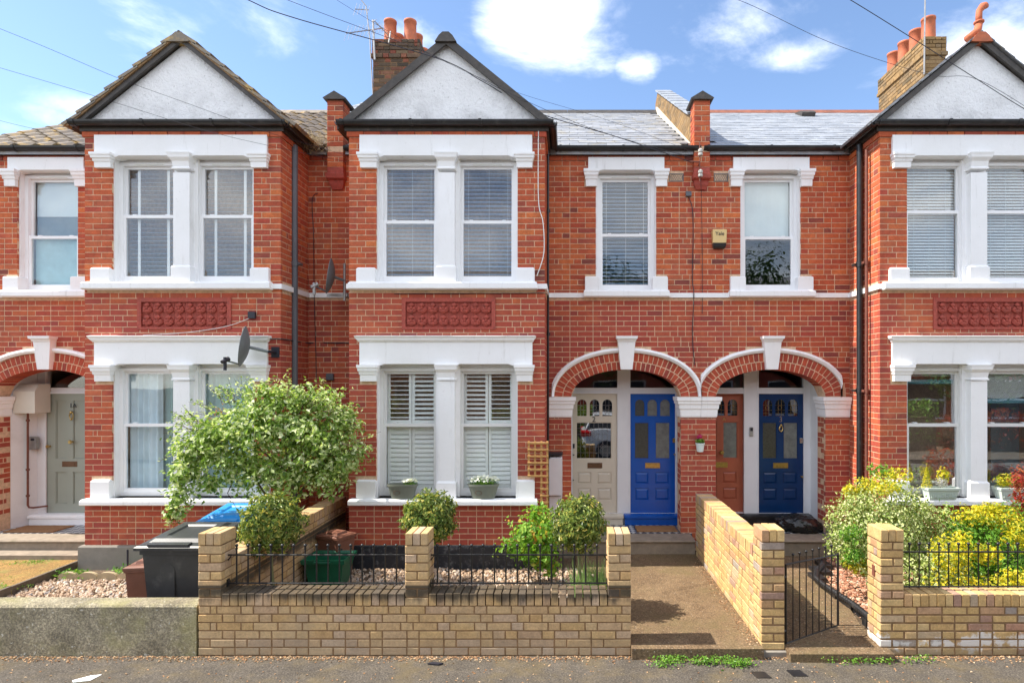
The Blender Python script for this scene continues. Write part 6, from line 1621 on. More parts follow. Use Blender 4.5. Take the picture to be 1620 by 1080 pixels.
# ================================================================== SILL PLANTERS
def oval_tub(label, x, zb, w, h, seed, flowers):
    y = YB - .03; t = thing('oval_planter', (x, y, zb), label, 'planter', 'oval sage-green planters on the middle sill')
    v = []; f = []; n = 28
    prof = [(0.0, .74, .0), (.74, .74, 0), (.78, .78, .02), (1.0, 1.0, h - .03), (1.06, 1.06, h - .028), (1.06, 1.06, h), (.98, .98, h), (.9, .9, h - .04), (0, 0, h - .045)]
    for a, b, z in prof:
        for k in range(n):
            an = 2 * math.pi * k / n; c, s = math.cos(an), math.sin(an)
            c = math.copysign(abs(c) ** .75, c); s = math.copysign(abs(s) ** .75, s)
            v.append((x + a * c * w / 2 / 1.06, y + a * s * .085, zb + z))
    for i in range(1, len(prof) - 1):
        for k in range(n): f.append((i * n + k, i * n + (k + 1) % n, (i + 1) * n + (k + 1) % n, (i + 1) * n + k))
    mesh_obj('tub', v, f, M['planter'], t)
    lg = MB(); lg.tube([(x - .055 + .042 * math.cos(q), y - .0785, zb + h * .45 + .026 * math.sin(q)) for q in [i * math.pi / 8 for i in range(17)]], .0028, 5); lg.build('emblem', M['copper'], t)
    if flowers:
        P, D = blob_points((x, y, zb + h + .03), (w * .46, .07, .055), 520, .2, .2, seed); V, Fc = leafcloud(P, D, .028, .45, seed=seed); mesh_obj('foliage', V, Fc, M['lf_grn'], t)
        P, D = blob_points((x, y, zb + h + .055), (w * .47, .07, .06), 200, .6, .2, seed + 1); P = P[P[:, 2] > zb + h + .04]; V, Fc = leafcloud(P, np.tile([0, -.8, .6], (len(P), 1)), .034, .9, .1, seed=seed); mesh_obj('flowers', V, Fc, M['petal_w'], t)
    else:
        P, D = blob_points((x + .10, y, zb + h + .015), (.10, .06, .045), 160, .2, .2, seed); V, Fc = leafcloud(P, D, .026, .45, seed=seed); mesh_obj('foliage', V, Fc, M['lf_grn'], t)
        P = P[P[:, 2] > zb + h + .015][:60]; V, Fc = leafcloud(P + np.array([0, -.02, .02]), np.tile([0, -.8, .6], (len(P), 1)), .045, .9, .1, seed=seed); mesh_obj('flowers', V, Fc, M['petal_w'], t)
oval_tub('oval sage-green planter with few white flowers under the left shutters', (637 - 900) * 7.72 / 930, .982, .40, .19, 61, False)
oval_tub('oval sage-green planter brimming with white flowers under the right shutters', (765 - 900) * 7.72 / 930, .982, .41, .19, 62, True)
def trough(label, x0, x1, zb, seed, kind):
    t = thing('window_trough', ((x0 + x1) / 2, YB - .05, zb), label, 'planter', 'pale window troughs on the right sill'); y0, y1 = YB - .14, YB + .03; h = .15
    m = MB(); shell(m, [(zb, x0 + .03, x1 - .03, y0 + .02, y1 - .02), (zb + h - .03, x0, x1, y0, y1), (zb + h - .028, x0 - .012, x1 + .012, y0 - .012, y1 + .012), (zb + h, x0 - .012, x1 + .012, y0 - .012, y1 + .012), (zb + h, x0 + .01, x1 - .01, y0 + .01, y1 - .01), (zb + .09, x0 + .02, x1 - .02, y0 + .02, y1 - .02)])
    n = int((x1 - x0 - .06) / .022)
    for i in range(n): 
        xx = x0 + .04 + i * .022; m.box(xx, xx + .010, y0 + .004, y0 + .03, zb + .02, zb + h - .03)
    m.build('trough', M['trough'], t); return t, y0 + .08, zb + h
def cone_pts(c, r, h, n, seed):
    g = np.random.default_rng(seed); u = g.uniform(0, 1, n); a = g.uniform(0, 6.283, n); rr = r * (1 - u) ** .8 * g.uniform(.5, 1, n)
    P = np.stack([c[0] + rr * np.cos(a), c[1] + rr * np.sin(a), c[2] + h * u], 1); D = np.stack([np.cos(a), np.sin(a), np.full(n, .8)], 1); return P, D
X_ = lambda p, Y=7.68: (p - 900) * Y / 930
t, y, z = trough('pale green window trough with a lime dwarf conifer and silver foliage', X_(1464), X_(1512), .985, 71, 0)
P, D = cone_pts((X_(1467), y, z - .01), .075, .27, 900, 71); V, Fc = leafcloud(P, D, .022, .35, up=1.4, seed=71); mesh_obj('conifer', V, Fc, M['lf_yel'], t)
P, D = blob_points((X_(1489), y - .02, z + .06), (.085, .06, .075), 420, .3, .2, 72); V, Fc = leafcloud(P, D, .022, .4, seed=72); mesh_obj('foliage', V, Fc, M['petal_grey'], t)
P, D = blob_points((X_(1494), y + .02, z + .14), (.10, .06, .10), 260, .2, .3, 73); V, Fc = leafcloud(P, D, .038, .5, seed=73); mesh_obj('foliage', V, Fc, M['lf_yel'], t)
t, y, z = trough('ribbed white window trough with a yellow-green plant, nearer the frame edge', X_(1578), X_(1650), .985, 74, 1)
P, D = blob_points((X_(1592), y, z + .08), (.15, .07, .10), 520, .2, .3, 75); V, Fc = leafcloud(P, D, .034, .5, seed=75); mesh_obj('foliage', V, Fc, M['lf_yel'], t)
P, D = blob_points((X_(1620), y, z + .12), (.18, .07, .14), 420, .2, .3, 76); V, Fc = leafcloud(P, D, .05, .4, seed=76); mesh_obj('foliage', V, Fc, M['lf_red'], t)

# ================================================================== TRELLIS
tr = thing('trellis', (-.42, 7.7, .2), 'orange timber square-grid trellis on the corner of the middle bay', 'trellis')
Yt = 7.67; tx = [(p - 900) * Yt / 930 for p in (836.5, 846.5, 856.5, 866)]; tz = lambda p: CAMZ + (600 - p) * Yt / 930
for i, x in enumerate(tx): MB().cbox(x - .013, x + .013, Yt - .008, Yt + .008, tz(754) if i < 2 else .35, tz(697), .003).build('slat', M['pine'], tr)
for k in range(11):
    z = tz(700.5) - k * .0855; a = tx[0] if k < 6 else tx[2]; MB().cbox(a - .016, tx[3] + .016, Yt - .024, Yt - .009, z - .013, z + .013, .003).build('slat', M['pine'], tr)

# ================================================================== PLANTS
def stemtube(pts, r0, r1, n=7):
    k = len(pts); return MB().tube(pts, [r0 + (r1 - r0) * i / (k - 1) for i in range(k)], n)
def ball_tree(px, py, rpx, Y, label, seed):
    c = at(px, py, Y); r_ = rpx * Y / 930
    t = thing('ball_tree', (c.x, Y, .05), label, 'tree', 'clipped bay trees in the middle garden')
    rr = random.Random(seed)
    stemtube([(c.x + .04, Y, .03), (c.x + .02 + rr.uniform(-.02, .02), Y, .35), (c.x + rr.uniform(-.02, .02), Y, .6), (c.x, Y, c.z)], .018, .012).build('trunk', M['stem'], t)
    br_ = MB()
    for i in range(16):
        d = Vector((rr.gauss(0, 1), rr.gauss(0, 1), rr.gauss(.2, 1))).normalized(); b = Vector((c.x, Y, c.z - r_ * .3)); e = Vector(c) + d * r_ * .85
        br_.tube([b, b.lerp(e, .5) + Vector((0, 0, .02)), e], [.008, .005, .002], 4)
    br_.build('branches', M['wood'], t)
    parts = []
    P, D = blob_points(c, (r_ * .95,) * 3, 3600, .45, .09, seed, 3.0); parts.append(leafcloud(P, D, .052, .38, .3, .55, .65, seed))
    # sprigs of upright leaves on the surface
    g = np.random.default_rng(seed + 5); d = g.normal(0, 1, (150, 3)); d /= np.linalg.norm(d, axis=1)[:, None]
    tips = np.array(c) + d * r_ * g.uniform(.9, 1.12, 150)[:, None]
    Pp = np.repeat(tips, 8, 0) + g.normal(0, .014, (1200, 3)); parts.append(leafcloud(Pp, np.repeat(d, 8, 0), .05, .34, .3, .3, .8, seed + 1))
    V, Fc = merge(parts); mesh_obj('crown', V, Fc, M['lf_bay'], t); return t
ball_tree(430, 827, 47, 6.10, 'bay tree ball on a thin stem beside the tan dividing wall', 81)
ball_tree(680, 818, 41, 6.15, 'bay tree ball behind the middle wall pillar', 82)
ball_tree(915, 828, 43, 6.20, 'bay tree ball nearest the cream door', 83)

def shrub(name, label, cat, Y, blobs, n, size, aspect, mat, seed, stems=(), group=None, up=.3, jitter=.8, shell=.25, lump=.3, extra=None, ydep=None):
    base = at(blobs[0][0], 880, Y); t = thing(name, (base.x, Y, .05), label, cat, group)
    parts = []; tot = sum(b[2] * b[3] for b in blobs)
    for i, b in enumerate(blobs):
        px, py, rx, ry = b[:4]; Yb = Y + (b[4] if len(b) > 4 else 0); c = at(px, py, Yb); s = Yb / 930
        k = int(n * rx * ry / tot); ry_d = (rx + ry) / 2 * s * (ydep or .85)
        P, D = blob_points(c, (rx * s, ry_d, ry * s), k, shell, lump, seed + i * 3, 1.9); P[:, 2] = np.maximum(P[:, 2], .06)
        parts.append(leafcloud(P, D, size, aspect, .3, up, jitter, seed + i))
    V, Fc = merge(parts); mesh_obj('foliage', V, Fc, M[mat], t)
    for m2, bl, n2, s2, a2 in (extra or ()):
        parts = []
        for i, b in enumerate(bl):
            px, py, rx, ry = b[:4]; Yb = Y + (b[4] if len(b) > 4 else 0); c = at(px, py, Yb); s = Yb / 930
            P, D = blob_points(c, (rx * s, (rx + ry) / 2 * s * .7, ry * s), int(n2 / len(bl)), .3, .35, seed + 50 + i); P[:, 2] = np.maximum(P[:, 2], .06); parts.append(leafcloud(P, D, s2, a2, .3, up, jitter, seed + 60 + i))
        V, Fc = merge(parts); mesh_obj('foliage', V, Fc, M[m2], t)
    if stems:
        sm = MB()
        for st in stems: sm.tube([at(a, b, Y + (c if c else 0)) for a, b, c in st[0]], [st[1] + (st[2] - st[1]) * i / (len(st[0]) - 1) for i in range(len(st[0]))], 6)
        sm.build('stems', M['wood'], t)
    return t
# the big arching pale shrub
YS = 6.95
big = [(470, 680, 60, 48), (405, 672, 55, 48, -.1), (520, 700, 48, 60, .1), (345, 690, 48, 42, -.1), (455, 745, 70, 44, .1), (520, 745, 42, 38, .15), (380, 740, 52, 36), (310, 715, 38, 34, -.15), (430, 632, 45, 28), (490, 632, 48, 26, .1), (292, 752, 28, 26, -.2), (283, 786, 20, 26, -.2), (275, 812, 13, 16, -.25), (552, 725, 22, 18), (540, 660, 25, 25, .1), (335, 765, 22, 14)]
stems = [([(438, 905, .35), (445, 850, .3), (465, 780, .1), (450, 700, 0), (430, 640, 0)], .024, .006), ([(440, 900, .35), (455, 810, .3), (500, 740, .15), (545, 680, .1)], .018, .005), ([(440, 880, .35), (425, 790, .1), (380, 720, 0), (320, 700, -.1), (290, 750, -.2), (280, 815, -.2)], .016, .003),
         ([(470, 760, .1), (400, 700, 0), (350, 660, -.1)], .012, .003), ([(450, 700, 0), (480, 640, 0), (500, 612, 0)], .010, .003), ([(380, 735, 0), (360, 780, 0), (375, 805, 0)], .007, .002), ([(530, 740, .15), (565, 725, .1)], .007, .002)]
bs = shrub('flowering_shrub', 'big arching shrub with pale variegated leaves before the left bay window', 'shrub', YS, big, 13500, .062, .58, 'lf_rose', 101, stems, up=.6, shell=.12, lump=.46, extra=[('lf_tip', [(272, 822, 12, 13, -.25), (350, 655, 10, 14), (335, 668, 10, 10)], 160, .035, .4)])
# loose sprays round the outline
g = random.Random(5); sp = MB(); parts = []; pp = []
for i in range(130):
    a = g.uniform(-.3, math.pi + .5); px = 425 + 150 * math.cos(a) * g.uniform(.8, 1.0); py = 700 - 88 * math.sin(a) * g.uniform(.85, 1.02); Y = YS + g.uniform(-.3, .2)
    p0 = at(px, py, Y); d = Vector((math.cos(a) * .8 + g.uniform(-.3, .3), g.uniform(-.3, .3), math.sin(a) * .7 + g.uniform(-.4, .5))).normalized(); L = g.uniform(.06, .26)
    p1 = p0 + d * L + Vector((0, 0, -.02)); sp.tube([p0 - d * .1, p0, p1], [.003, .0025, .0015], 4)
    for k in range(9): pp.append(tuple(p0.lerp(p1, g.uniform(0, 1.05)) + Vector((g.gauss(0, .015), g.gauss(0, .015), g.gauss(0, .015)))))
sp.build('stems', M['wood'], bs); V, Fc = leafcloud(np.array(pp), np.tile([0, -.3, .8], (len(pp), 1)), .042, .5, seed=9); mesh_obj('foliage', V, Fc, M['lf_rose'], bs)
# lime climber on the trellis
shrub('climbing_plant', 'bright lime-green leafy climber at the foot of the trellis', 'plant', 7.15, [(838, 845, 34, 30), (815, 865, 26, 16), (855, 815, 24, 18, .2), (845, 880, 30, 18), (866, 850, 20, 34), (868, 895, 18, 16)], 1900, .062, .62, 'lf_rasp', 121, [([(852, 925, .1), (850, 880, .1), (845, 820, .1)], .010, .004), ([(868, 925, .1), (866, 860, .1), (860, 800, .3)], .012, .004), ([(845, 925, 0), (830, 880, 0), (800, 868, 0)], .007, .003), ([(872, 925, .1), (880, 880, .1)], .008, .004)], shell=.2, lump=.45, jitter=.6)
# lavender
lv = thing('lavender', (.22, 6.2, .05), 'spiky grey-green lavender clump behind the right end of the railing', 'plant')
g = np.random.default_rng(3); V = []; Fc = []; k = 0
for i in range(620):
    bx0 = g.uniform(.05, .42); by0 = g.uniform(5.85, 6.5); h = g.uniform(.25, .62); dx, dy = g.normal(0, .09), g.normal(0, .08); w = .0045
    a = g.uniform(0, 3.14); cx, cy = math.cos(a) * w, math.sin(a) * w
    p = [(bx0 - cx, by0 - cy, .05), (bx0 + cx, by0 + cy, .05), (bx0 + dx * .4 + cx, by0 + dy * .4 + cy, .05 + h * .6), (bx0 + dx * .4 - cx, by0 + dy * .4 - cy, .05 + h * .6), (bx0 + dx, by0 + dy, .05 + h)]
    V += p; Fc += [(k, k + 1, k + 2, k + 3), (k + 3, k + 2, k + 4)]; k += 5
mesh_obj('stalks', V, Fc, M['lf_lav'], lv)
P, D = blob_points((.24, 6.15, .22), (.24, .35, .2), 900, .2, .3, 4); V, Fc = leafcloud(P, D, .05, .14, up=1.6, seed=4); mesh_obj('foliage', V, Fc, M['lf_lav'], lv)
# right garden
shrub('variegated_shrub', 'large rounded cream-edged evergreen bush left of the golden shrubs', 'shrub', 6.85, [(1410, 850, 78, 62), (1360, 830, 52, 52, -.1), (1465, 850, 52, 60, .1), (1400, 800, 70, 42), (1440, 905, 80, 30, -.4), (1350, 865, 42, 34, -.2), (1490, 900, 40, 40, -.4)], 19000, .038, .55, 'lf_eu', 141, [([(1420, 925, 0), (1400, 850, 0)], .03, .01)], up=.35, shell=.45, lump=.22,
      extra=[('lf_yel', [(1395, 760, 30, 16), (1425, 752, 22, 14, .1), (1370, 770, 24, 14), (1345, 778, 14, 12), (1405, 772, 24, 10, -.3)], 900, .042, .5), ('lf_grn', [(1345, 845, 18, 16, -.45), (1395, 745, 22, 12, .2), (1350, 880, 16, 14, -.5)], 700, .045, .45)])
shrub('golden_shrub', 'bright yellow and green shrub filling the right garden by the sill', 'shrub', 6.8, [(1580, 855, 70, 50), (1530, 850, 50, 45), (1600, 900, 60, 36, -.2), (1530, 900, 40, 34, -.2), (1650, 850, 40, 60)], 9500, .048, .45, 'lf_grn', 161, [([(1570, 925, 0), (1560, 850, 0)], .03, .01)], up=.4, shell=.35, lump=.35,
      extra=[('lf_yel', [(1545, 815, 36, 16, -.1), (1590, 822, 30, 18, -.1), (1520, 870, 18, 34, -.5), (1495, 880, 22, 40, -.65), (1610, 850, 22, 24, -.3), (1570, 805, 26, 10), (1540, 925, 70, 14, -.75), (1610, 915, 30, 18, -.7), (1560, 875, 22, 16, -.5)], 3600, .044, .5)])
shrub('golden_groundcover', 'low yellow plant spilling over the chippings behind the right pillar', 'plant', 6.6, [(1358, 893, 22, 17), (1378, 898, 14, 15), (1340, 888, 10, 9)], 900, .04, .5, 'lf_yel', 181, up=.5)
shrub('red_shrub', 'red-leaved shrub at the right edge of the frame', 'shrub', 7.05, [(1612, 760, 12, 26), (1618, 800, 18, 30), (1640, 780, 22, 50), (1608, 830, 12, 16)], 900, .06, .35, 'lf_red', 191, [([(1625, 920, 0), (1630, 840, 0), (1625, 760, 0)], .012, .004)], up=.5, lump=.4)

# ================================================================== AERIALS AND WIRES
def wire(name, label, pts, r, mat='ink', sag=0, cat='cable', group='overhead wires', n=24):
    P = [Vector(p) for p in pts]; out = []
    for i in range(len(P) - 1):
        a = P[max(i - 1, 0)]; b = P[i]; c = P[i + 1]; d = P[min(i + 2, len(P) - 1)]
        for k in range(n):
            t = k / n; out.append(.5 * ((2 * b) + (c - a) * t + (2 * a - 5 * b + 4 * c - d) * t * t + (3 * b - a - 3 * c + d) * t ** 3))
    out.append(P[-1]); o = MB().tube(out, r, 5).build(name, M[mat], None, P[0]); tag(o, label, cat, group); return o
E1 = (xi - .14, 8.38, 5.64)
wire('overhead_cable', 'thick black overhead cable crossing the middle gable', [at(255, -70, 6.6), at(392, 0, 6.9), at(470, 30, 7.1), at(690, 92, 7.55), at(765, 130, 7.72), at(850, 178, 7.9), at(980, 218, 8.15), E1], .0058)
wire('overhead_cable', 'thin overhead wire just above the thick cable on the middle gable', [at(300, -60, 6.6), at(480, 10, 7.0), at(690, 90, 7.4), at(800, 145, 7.6), at(940, 205, 8.0), (E1[0], 8.36, 5.70)], .003)
wire('overhead_cable', 'faint overhead wire passing high over the slate roof', [at(500, -20, 6.8), at(650, 70, 7.1), at(800, 140, 7.5), at(960, 190, 8.0), (E1[0] + .1, 8.36, 5.75)], .002)
wire('overhead_cable', 'overhead wire sloping down across the right gable', [at(1290, -30, 6.6), at(1345, 0, 6.7), at(1450, 65, 6.9), at(1540, 122, 7.15), at(1620, 172, 7.35), at(1700, 215, 7.6)], .0045)
wire('overhead_cable', 'thin wire meeting the thicker one on the right gable', [at(1100, -20, 6.6), at(1180, 5, 6.7), at(1300, 62, 6.9), at(1400, 98, 7.1), at(1480, 120, 7.2), at(1556, 130, 7.3), at(1700, 220, 7.58)], .0026)
wire('overhead_cable', 'upper thin wire across the left gable to the corner bracket', [at(-90, 10, 6.3), at(60, 70, 6.6), at(190, 125, 7.1), at(300, 165, 7.4), at(420, 208, 7.6), at(545, 245, 8.3)], .0024)
wire('overhead_cable', 'lower thin wire across the left gable to the corner bracket', [at(-60, 90, 6.6), at(110, 140, 7.0), at(200, 168, 7.3), at(330, 208, 7.55), at(450, 236, 7.7), at(548, 256, 8.3)], .0024)
wire('overhead_cable', 'faint wire at the left edge above the tiled roof', [at(-60, 175, 7.4), at(60, 205, 7.9), at(200, 225, 8.2), at(420, 240, 8.4)], .002)
def wall_cable(label, pts, r=.006, mat='ink'): return wire('wall_cable', label, pts, r, mat, cat='cable', group='cables clipped to the walls', n=8)
wall_cable('black cable running down the wall from the junction box', [(1.74, YM - .012, 5.2), (1.80, YM - .012, 5.02), (1.81, YM - .012, 4.6), (1.80, YM - .012, 4.0), (1.815, YM - .04, 3.76), (1.80, YM - .012, 3.2), (1.83, YM - .012, 2.75)], .006)
wall_cable('thin cable hanging straight from the insulators past the bell box', [(xi + .02, 8.40, 5.40), (xi + .07, YM - .012, 5.0), (xi + .08, YM - .012, 4.2), (xi + .08, YM - .012, 3.5)], .004)
wall_cable('black cable along the middle bay above its terracotta panel', [(BBX + .6, YB - .012, 3.665), (BBX + 1.4, YB - .014, 3.668), (BBX + 2.3, YB - .012, 3.672), (BBX + 2.6, YB + .02, 3.67), (BBX + 2.62, YB + .35, 3.6)], .005)
wall_cable('white cable curling down the right edge of the middle bay', [(BBX + 2.50, YB - .02, 5.82), (BBX + 2.50, YB - .02, 4.9), (BBX + 2.56, YB - .02, 4.6), (BBX + 2.57, YB - .02, 4.2), (BBX + 2.48, YB - .02, 3.9)], .006, 'slat_w')
wall_cable('thin black cable on the recessed wall beside the middle bay', [(-3.66, YM - .012, 5.25), (-3.74, YM - .012, 5.15), (-3.72, YM - .012, 4.6), (-3.70, YM - .04, 3.76), (-3.69, YM - .012, 3.0), (-3.68, YM - .012, 2.5)], .005)
wall_cable('pale cable drooping from the dark box to the left white lintel', [(-4.17, YB - .01, 3.36), (-4.5, YB - .015, 3.24), (-5.0, YB - .02, 3.16), (-5.6, YB - .02, 3.12)], .004, 'slat_w')
wall_cable('black cable at lintel height round the left bay', [(BAX + 2.40, YB - .012, 3.07), (BAX + 2.58, YB - .012, 3.07), (BAX + 2.60, YB + .3, 3.07), (BAX + 2.60, YM - .03, 3.07), (-3.4, YM - .015, 3.07), (-2.95, YM - .015, 3.07)], .008)
def yagi(name, label, mast, boom, nel, ell, mr=.014, elr=.004, elvec=(0, 1, 0)):
    t = thing(name, mast[0], label, 'aerial', 'television aerials')
    MB().tube(mast, mr, 6).build('mast', M['alu'], t)
    if boom:
        a, b = Vector(boom[0]), Vector(boom[1]); MB().tube([a, b], .010, 5).build('boom', M['alu'], t); m = MB(); ev = Vector(elvec).normalized()
        for i in range(nel): c = a.lerp(b, i / (nel - 1)); L = ell * (1 - .4 * i / nel); m.tube([c - ev * L, c + ev * L], elr, 4)
        m.build('elements', M['alu'], t)
    return t
yagi('tv_aerial', 'tall thin aerial mast left of the sooty chimney', [at(591, 170, 11.2), at(585, 60, 11.2), at(579, 10, 11.2), at(565, -8, 11.2)], (at(562, 15, 10.9), at(583, 16, 11.5)), 5, .12, .011, .004, (.3, 0, 1))
yagi('tv_aerial', 'aerial pole strapped to the chimney with a horizontal boom', [at(593, 95, 10.94), at(590, 32, 10.94)], (at(548, 53, 10.4), at(606, 45, 11.2)), 11, .17, .018, .004, (.15, .3, 1))
yagi('tv_aerial', 'thin vertical pole rising from the yellow chimney on the right', [at(1462, 118, 10.94), at(1464, -40, 10.94)], None, 0, 0, .014)
yagi('tv_aerial', 'short slanted aerial over the sooty chimney stack', [at(615, 68, 10.9), at(618, 50, 10.9)], (at(592, 33, 10.7), at(620, 62, 11.1)), 7, .06, .012, .004, (1, 0, .5))
# vent tile on the right slate roof
vz = EAVE_Z + PITCH * (11.55 - EAVE_Y); xv = (1274 - 900) * 11.55 / 930
o = MB().prism_yz([(11.40, vz - .08), (11.36, vz - .02), (11.45, vz + .05), (11.75, vz + .14), (11.75, vz + .05)], xv - .13, xv + .13).build('roof_vent', M['board'], None, (xv, 11.5, vz)); tag(o, 'small dark vent tile near the ridge of the right slate roof', 'roof vent')
g = np.random.default_rng(8); V = []; Fc = []; k = 0; nx, ny, nz = at(492, 222, 8.35)
for i in range(420):
    a = np.array([nx + g.normal(0, .09), ny + g.normal(0, .07), nz + g.normal(-.01, .045)]); d = g.normal(0, 1, 3); d[2] -= .5; d /= np.linalg.norm(d); b = a + d * g.uniform(.06, .18); w = np.cross(d, [0, 1, 0]) * .004
    V += [a - w, a + w, b]; Fc.append((k, k + 1, k + 2)); k += 3
o = mesh_obj('bird_nest', [tuple(q) for q in V], Fc, M['straw'], None, (nx, ny, nz)); tag(o, 'ragged clump of straw hanging from the gutter below the brown tiles', 'nest')

# ================================================================== ACROSS THE ROAD (seen in the window glass)
def tree(name, x, y, h, r_, label, seed, mat='far_tree', n=5200):
    t = thing(name, (x, y, 0), label, 'tree', 'street trees across the road'); rr = random.Random(seed)
    MB().tube([(x, y, -.1), (x + .1, y, h * .25), (x, y, h * .5), (x + .1, y, h * .8)], [.16, .12, .09, .03], 9).build('trunk', M['wood'], t)
    b = MB()
    for i in range(9):
        a = rr.uniform(0, 6.28); z = h * rr.uniform(.3, .7); b.tube([(x, y, z), (x + math.cos(a) * r_ * .4, y + math.sin(a) * r_ * .4, z + .5), (x + math.cos(a) * r_ * .8, y + math.sin(a) * r_ * .8, z + 1.0)], [.05, .03, .01], 5)
    b.build('branches', M['wood'], t); parts = []
    for i in range(9):
        a = rr.uniform(0, 6.28); q = rr.uniform(0, .6) * r_; z = h * rr.uniform(.45, .82)
        P, D = blob_points((x + math.cos(a) * q, y + math.sin(a) * q, z), (r_ * .6, r_ * .6, h * .17), n // 9, .3, .35, seed + i); parts.append(leafcloud(P, D, .16, .6, seed=seed + i))
    V, Fc = merge(parts); mesh_obj('crown', V, Fc, M[mat], t)
tree('street_tree', 2.3, -6.2, 8.0, 1.7, 'leafy street tree across the road from the cream door', 201)
tree('street_tree', 7.0, -6.4, 8.6, 1.8, 'leafy street tree across the road from the navy door', 202)
tree('street_tree', 15.5, -6.3, 5.5, 1.9, 'lower bushy tree across the road further right', 203)
def hedge(x0, x1, y, h, label, mat, seed):
    g = np.random.default_rng(seed); n = int((x1 - x0) * 900); P = np.stack([g.uniform(x0, x1, n), y + g.uniform(-.45, .45, n), .05 + h * g.uniform(0, 1, n) ** .7], 1); P[:, 2] *= 1 + .12 * np.sin(P[:, 0] * 2.1)
    t = thing('hedge', ((x0 + x1) / 2, y, 0), label, 'hedge', 'hedges across the road'); V, Fc = leafcloud(P, np.tile([0, .6, .6], (n, 1)), .09, .55, seed=seed); mesh_obj('foliage', V, Fc, M[mat], t)
    MB().box(x0 + .1, x1 - .1, y - .3, y + .3, 0, h * .75).build('twigs', M['wood'], t)
hedge(9.5, 13.2, -5.5, 1.6, 'golden hedge across the road on the right', 'lf_grn', 211); hedge(13.6, 17.0, -5.5, 1.3, 'red-leaved hedge across the road far right', 'lf_red', 212); hedge(-3, 1, -5.5, 1.3, 'green hedge across the road behind the parked car', 'lf_grn', 213)
def opp_house(x0, x1, label, seed):
    t = thing('opposite_house', ((x0 + x1) / 2, -8.6, 0), label, 'house', 'houses across the road'); H = 5.6; n = 3; w = (x1 - x0) / n
    holes = []
    for k in range(n): holes += [(x0 + w * k + .8, x0 + w * (k + 1) - .8, .9, 2.5), (x0 + w * k + .8, x0 + w * (k + 1) - .8, 3.6, 5.1)]
    m = MB(); gridwall(m, x0, x1, -.1, H, holes, lambda u, d, z: (u, -8.4 - d, z), .3); m.build('wall', M['red'], t)
    for a, b, c, d in holes:
        q = MB(); q.ring(a, b, c, d, -8.55, -8.48, .07); q.box(a, b, -8.55, -8.48, (c + d) / 2 - .03, (c + d) / 2 + .03); o = q.build('window', M['upvc'], t); MB().box(a + .05, b - .05, -8.53, -8.525, c + .05, d - .05).build('pane', M['ink'], o)
    MB().prism_yz([(-8.1, H - .05), (-8.1, H + .03), (-11.5, H + 2.0), (-15, H + .03), (-15, H - .05)], x0, x1).build('roof', M['slate'], t)
    MB().box(x0, x1, -14.8, -14.6, -.1, H).build('rear_wall', M['red'], t)
opp_house(-12, .0, 'red brick terrace across the road on the left', 1); opp_house(.3, 12.3, 'red brick terrace across the road in the middle', 2); opp_house(12.6, 24, 'red brick terrace across the road on the right', 3)
# parked car mirrored in the leaded glass
M['car_paint'] = simple('silver_white_car_paint', (.62, .63, .65), .2, .02, 4, spec=.8)
M['tail'] = simple('red_lamp', (.55, .01, .01), .2, .05, 4)
car = thing('parked_car', (2.5, -1.9, -.13), 'silver hatchback parked along the far side of the road', 'car')
cx0_, cy0, cy1, zg = .45, -2.85, -1.12, -.13
def carprof(inset): return None
sec = [(0.0, .45, .95, 0), (.12, .32, 1.0, 0), (.55, .28, 1.05, 0), (1.3, .28, 1.02, 0), (2.6, .28, 1.0, 0), (3.2, .28, .93, 0), (3.9, .3, .82, 0), (4.15, .38, .62, 0)]
v = []; f = []
for x, zb, zt, _ in sec:
    e = .05 if 0 < x < 4.1 else .16
    for y, z in ((cy0 + e + .03, zb), (cy0 + e, (zb + zt) * .5), (cy0 + e + .04, zt - .04), (cy0 + e + .14, zt), (cy1 - e - .14, zt), (cy1 - e - .04, zt - .04), (cy1 - e, (zb + zt) * .5), (cy1 - e - .03, zb)): v.append((cx0_ + x, y, zg + z))
for i in range(len(sec) - 1):
    for k in range(8): f.append((i * 8 + k, i * 8 + (k + 1) % 8, (i + 1) * 8 + (k + 1) % 8, (i + 1) * 8 + k))
f.append(tuple(range(7, -1, -1))); f.append(tuple((len(sec) - 1) * 8 + k for k in range(8)))
mesh_obj('body', v, f, M['car_paint'], car)
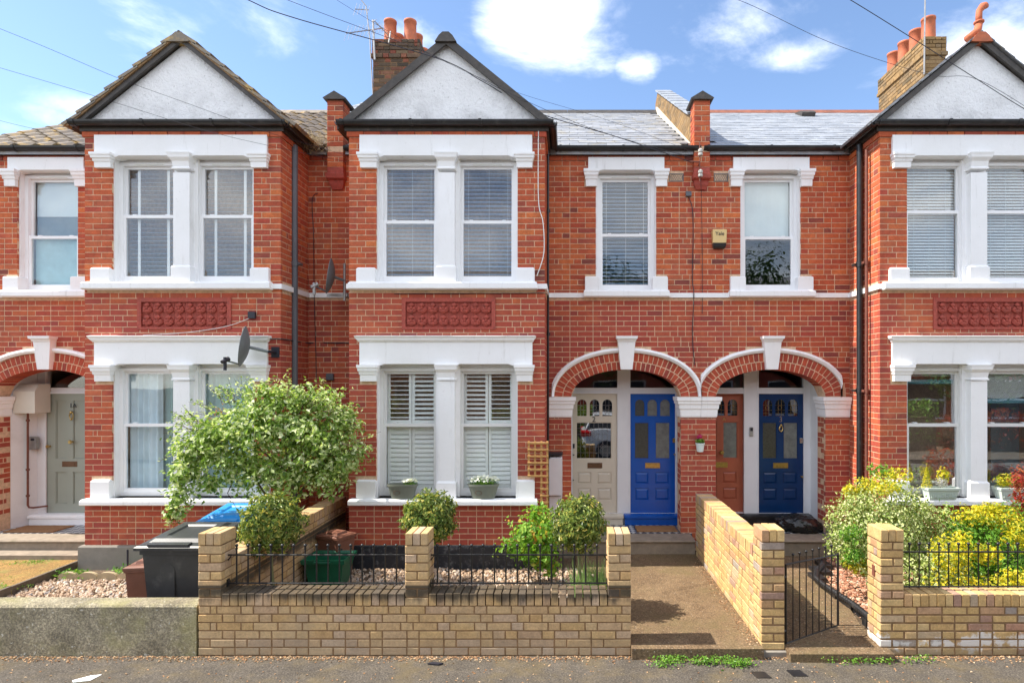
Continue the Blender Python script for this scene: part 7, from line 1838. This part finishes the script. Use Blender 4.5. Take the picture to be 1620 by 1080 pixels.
cab = MB(); cab.add([(cx0_ + .1, cy0 + .14, zg + 1.0), (cx0_ + 3.0, cy0 + .14, zg + .95), (cx0_ + 3.0, cy1 - .14, zg + .95), (cx0_ + .1, cy1 - .14, zg + 1.0), (cx0_ + .42, cy0 + .30, zg + 1.47), (cx0_ + 2.1, cy0 + .30, zg + 1.47), (cx0_ + 2.1, cy1 - .30, zg + 1.47), (cx0_ + .42, cy1 - .30, zg + 1.47)],
    [(0, 1, 5, 4), (1, 2, 6, 5), (2, 3, 7, 6), (3, 0, 4, 7)]); cab.build('window', M['alarm_dark'], car)
rf_ = MB().add([(cx0_ + .38, cy0 + .28, zg + 1.475), (cx0_ + 2.15, cy0 + .28, zg + 1.475), (cx0_ + 2.15, cy1 - .28, zg + 1.475), (cx0_ + .38, cy1 - .28, zg + 1.475), (cx0_ + .55, cy0 + .4, zg + 1.52), (cx0_ + 1.9, cy0 + .4, zg + 1.52), (cx0_ + 1.9, cy1 - .4, zg + 1.52), (cx0_ + .55, cy1 - .4, zg + 1.52)], [(0, 1, 5, 4), (1, 2, 6, 5), (2, 3, 7, 6), (3, 0, 4, 7), (4, 5, 6, 7), (3, 2, 1, 0)]); rf_.build('roof', M['car_paint'], car)
pl_ = MB()
for xa, xb in ((.1, .42), (1.25, 1.28), (3.0, 2.1)): pl_.tube([(cx0_ + xa, cy1 - .135, zg + .98), (cx0_ + xb, cy1 - .295, zg + 1.48)], .035, 5)
pl_.build('pillar', M['car_paint'], car)
for xw in (.78, 3.35):
    for yw in (cy0 + .02, cy1 - .22):
        o = MB().tube([(cx0_ + xw, yw, zg + .32), (cx0_ + xw, yw + .2, zg + .32)], .32, 24).build('wheel', M['ink'], car); MB().tube([(cx0_ + xw, yw - .006, zg + .32), (cx0_ + xw, yw + .206, zg + .32)], .2, 16).build('rim', M['alu'], o)
for yy in (cy0 + .1, cy1 - .35): MB().cbox(cx0_ - .03, cx0_ + .22, yy, yy + .25 + (.03 if yy > -2 else 0), zg + .78, zg + .98, .02).build('tail_lamp', M['tail'], car)
MB().cbox(cx0_ - .01, cx0_ + .3, cy1 - .1, cy1 - .025, zg + .80, zg + .95, .02).build('tail_lamp', M['tail'], car)
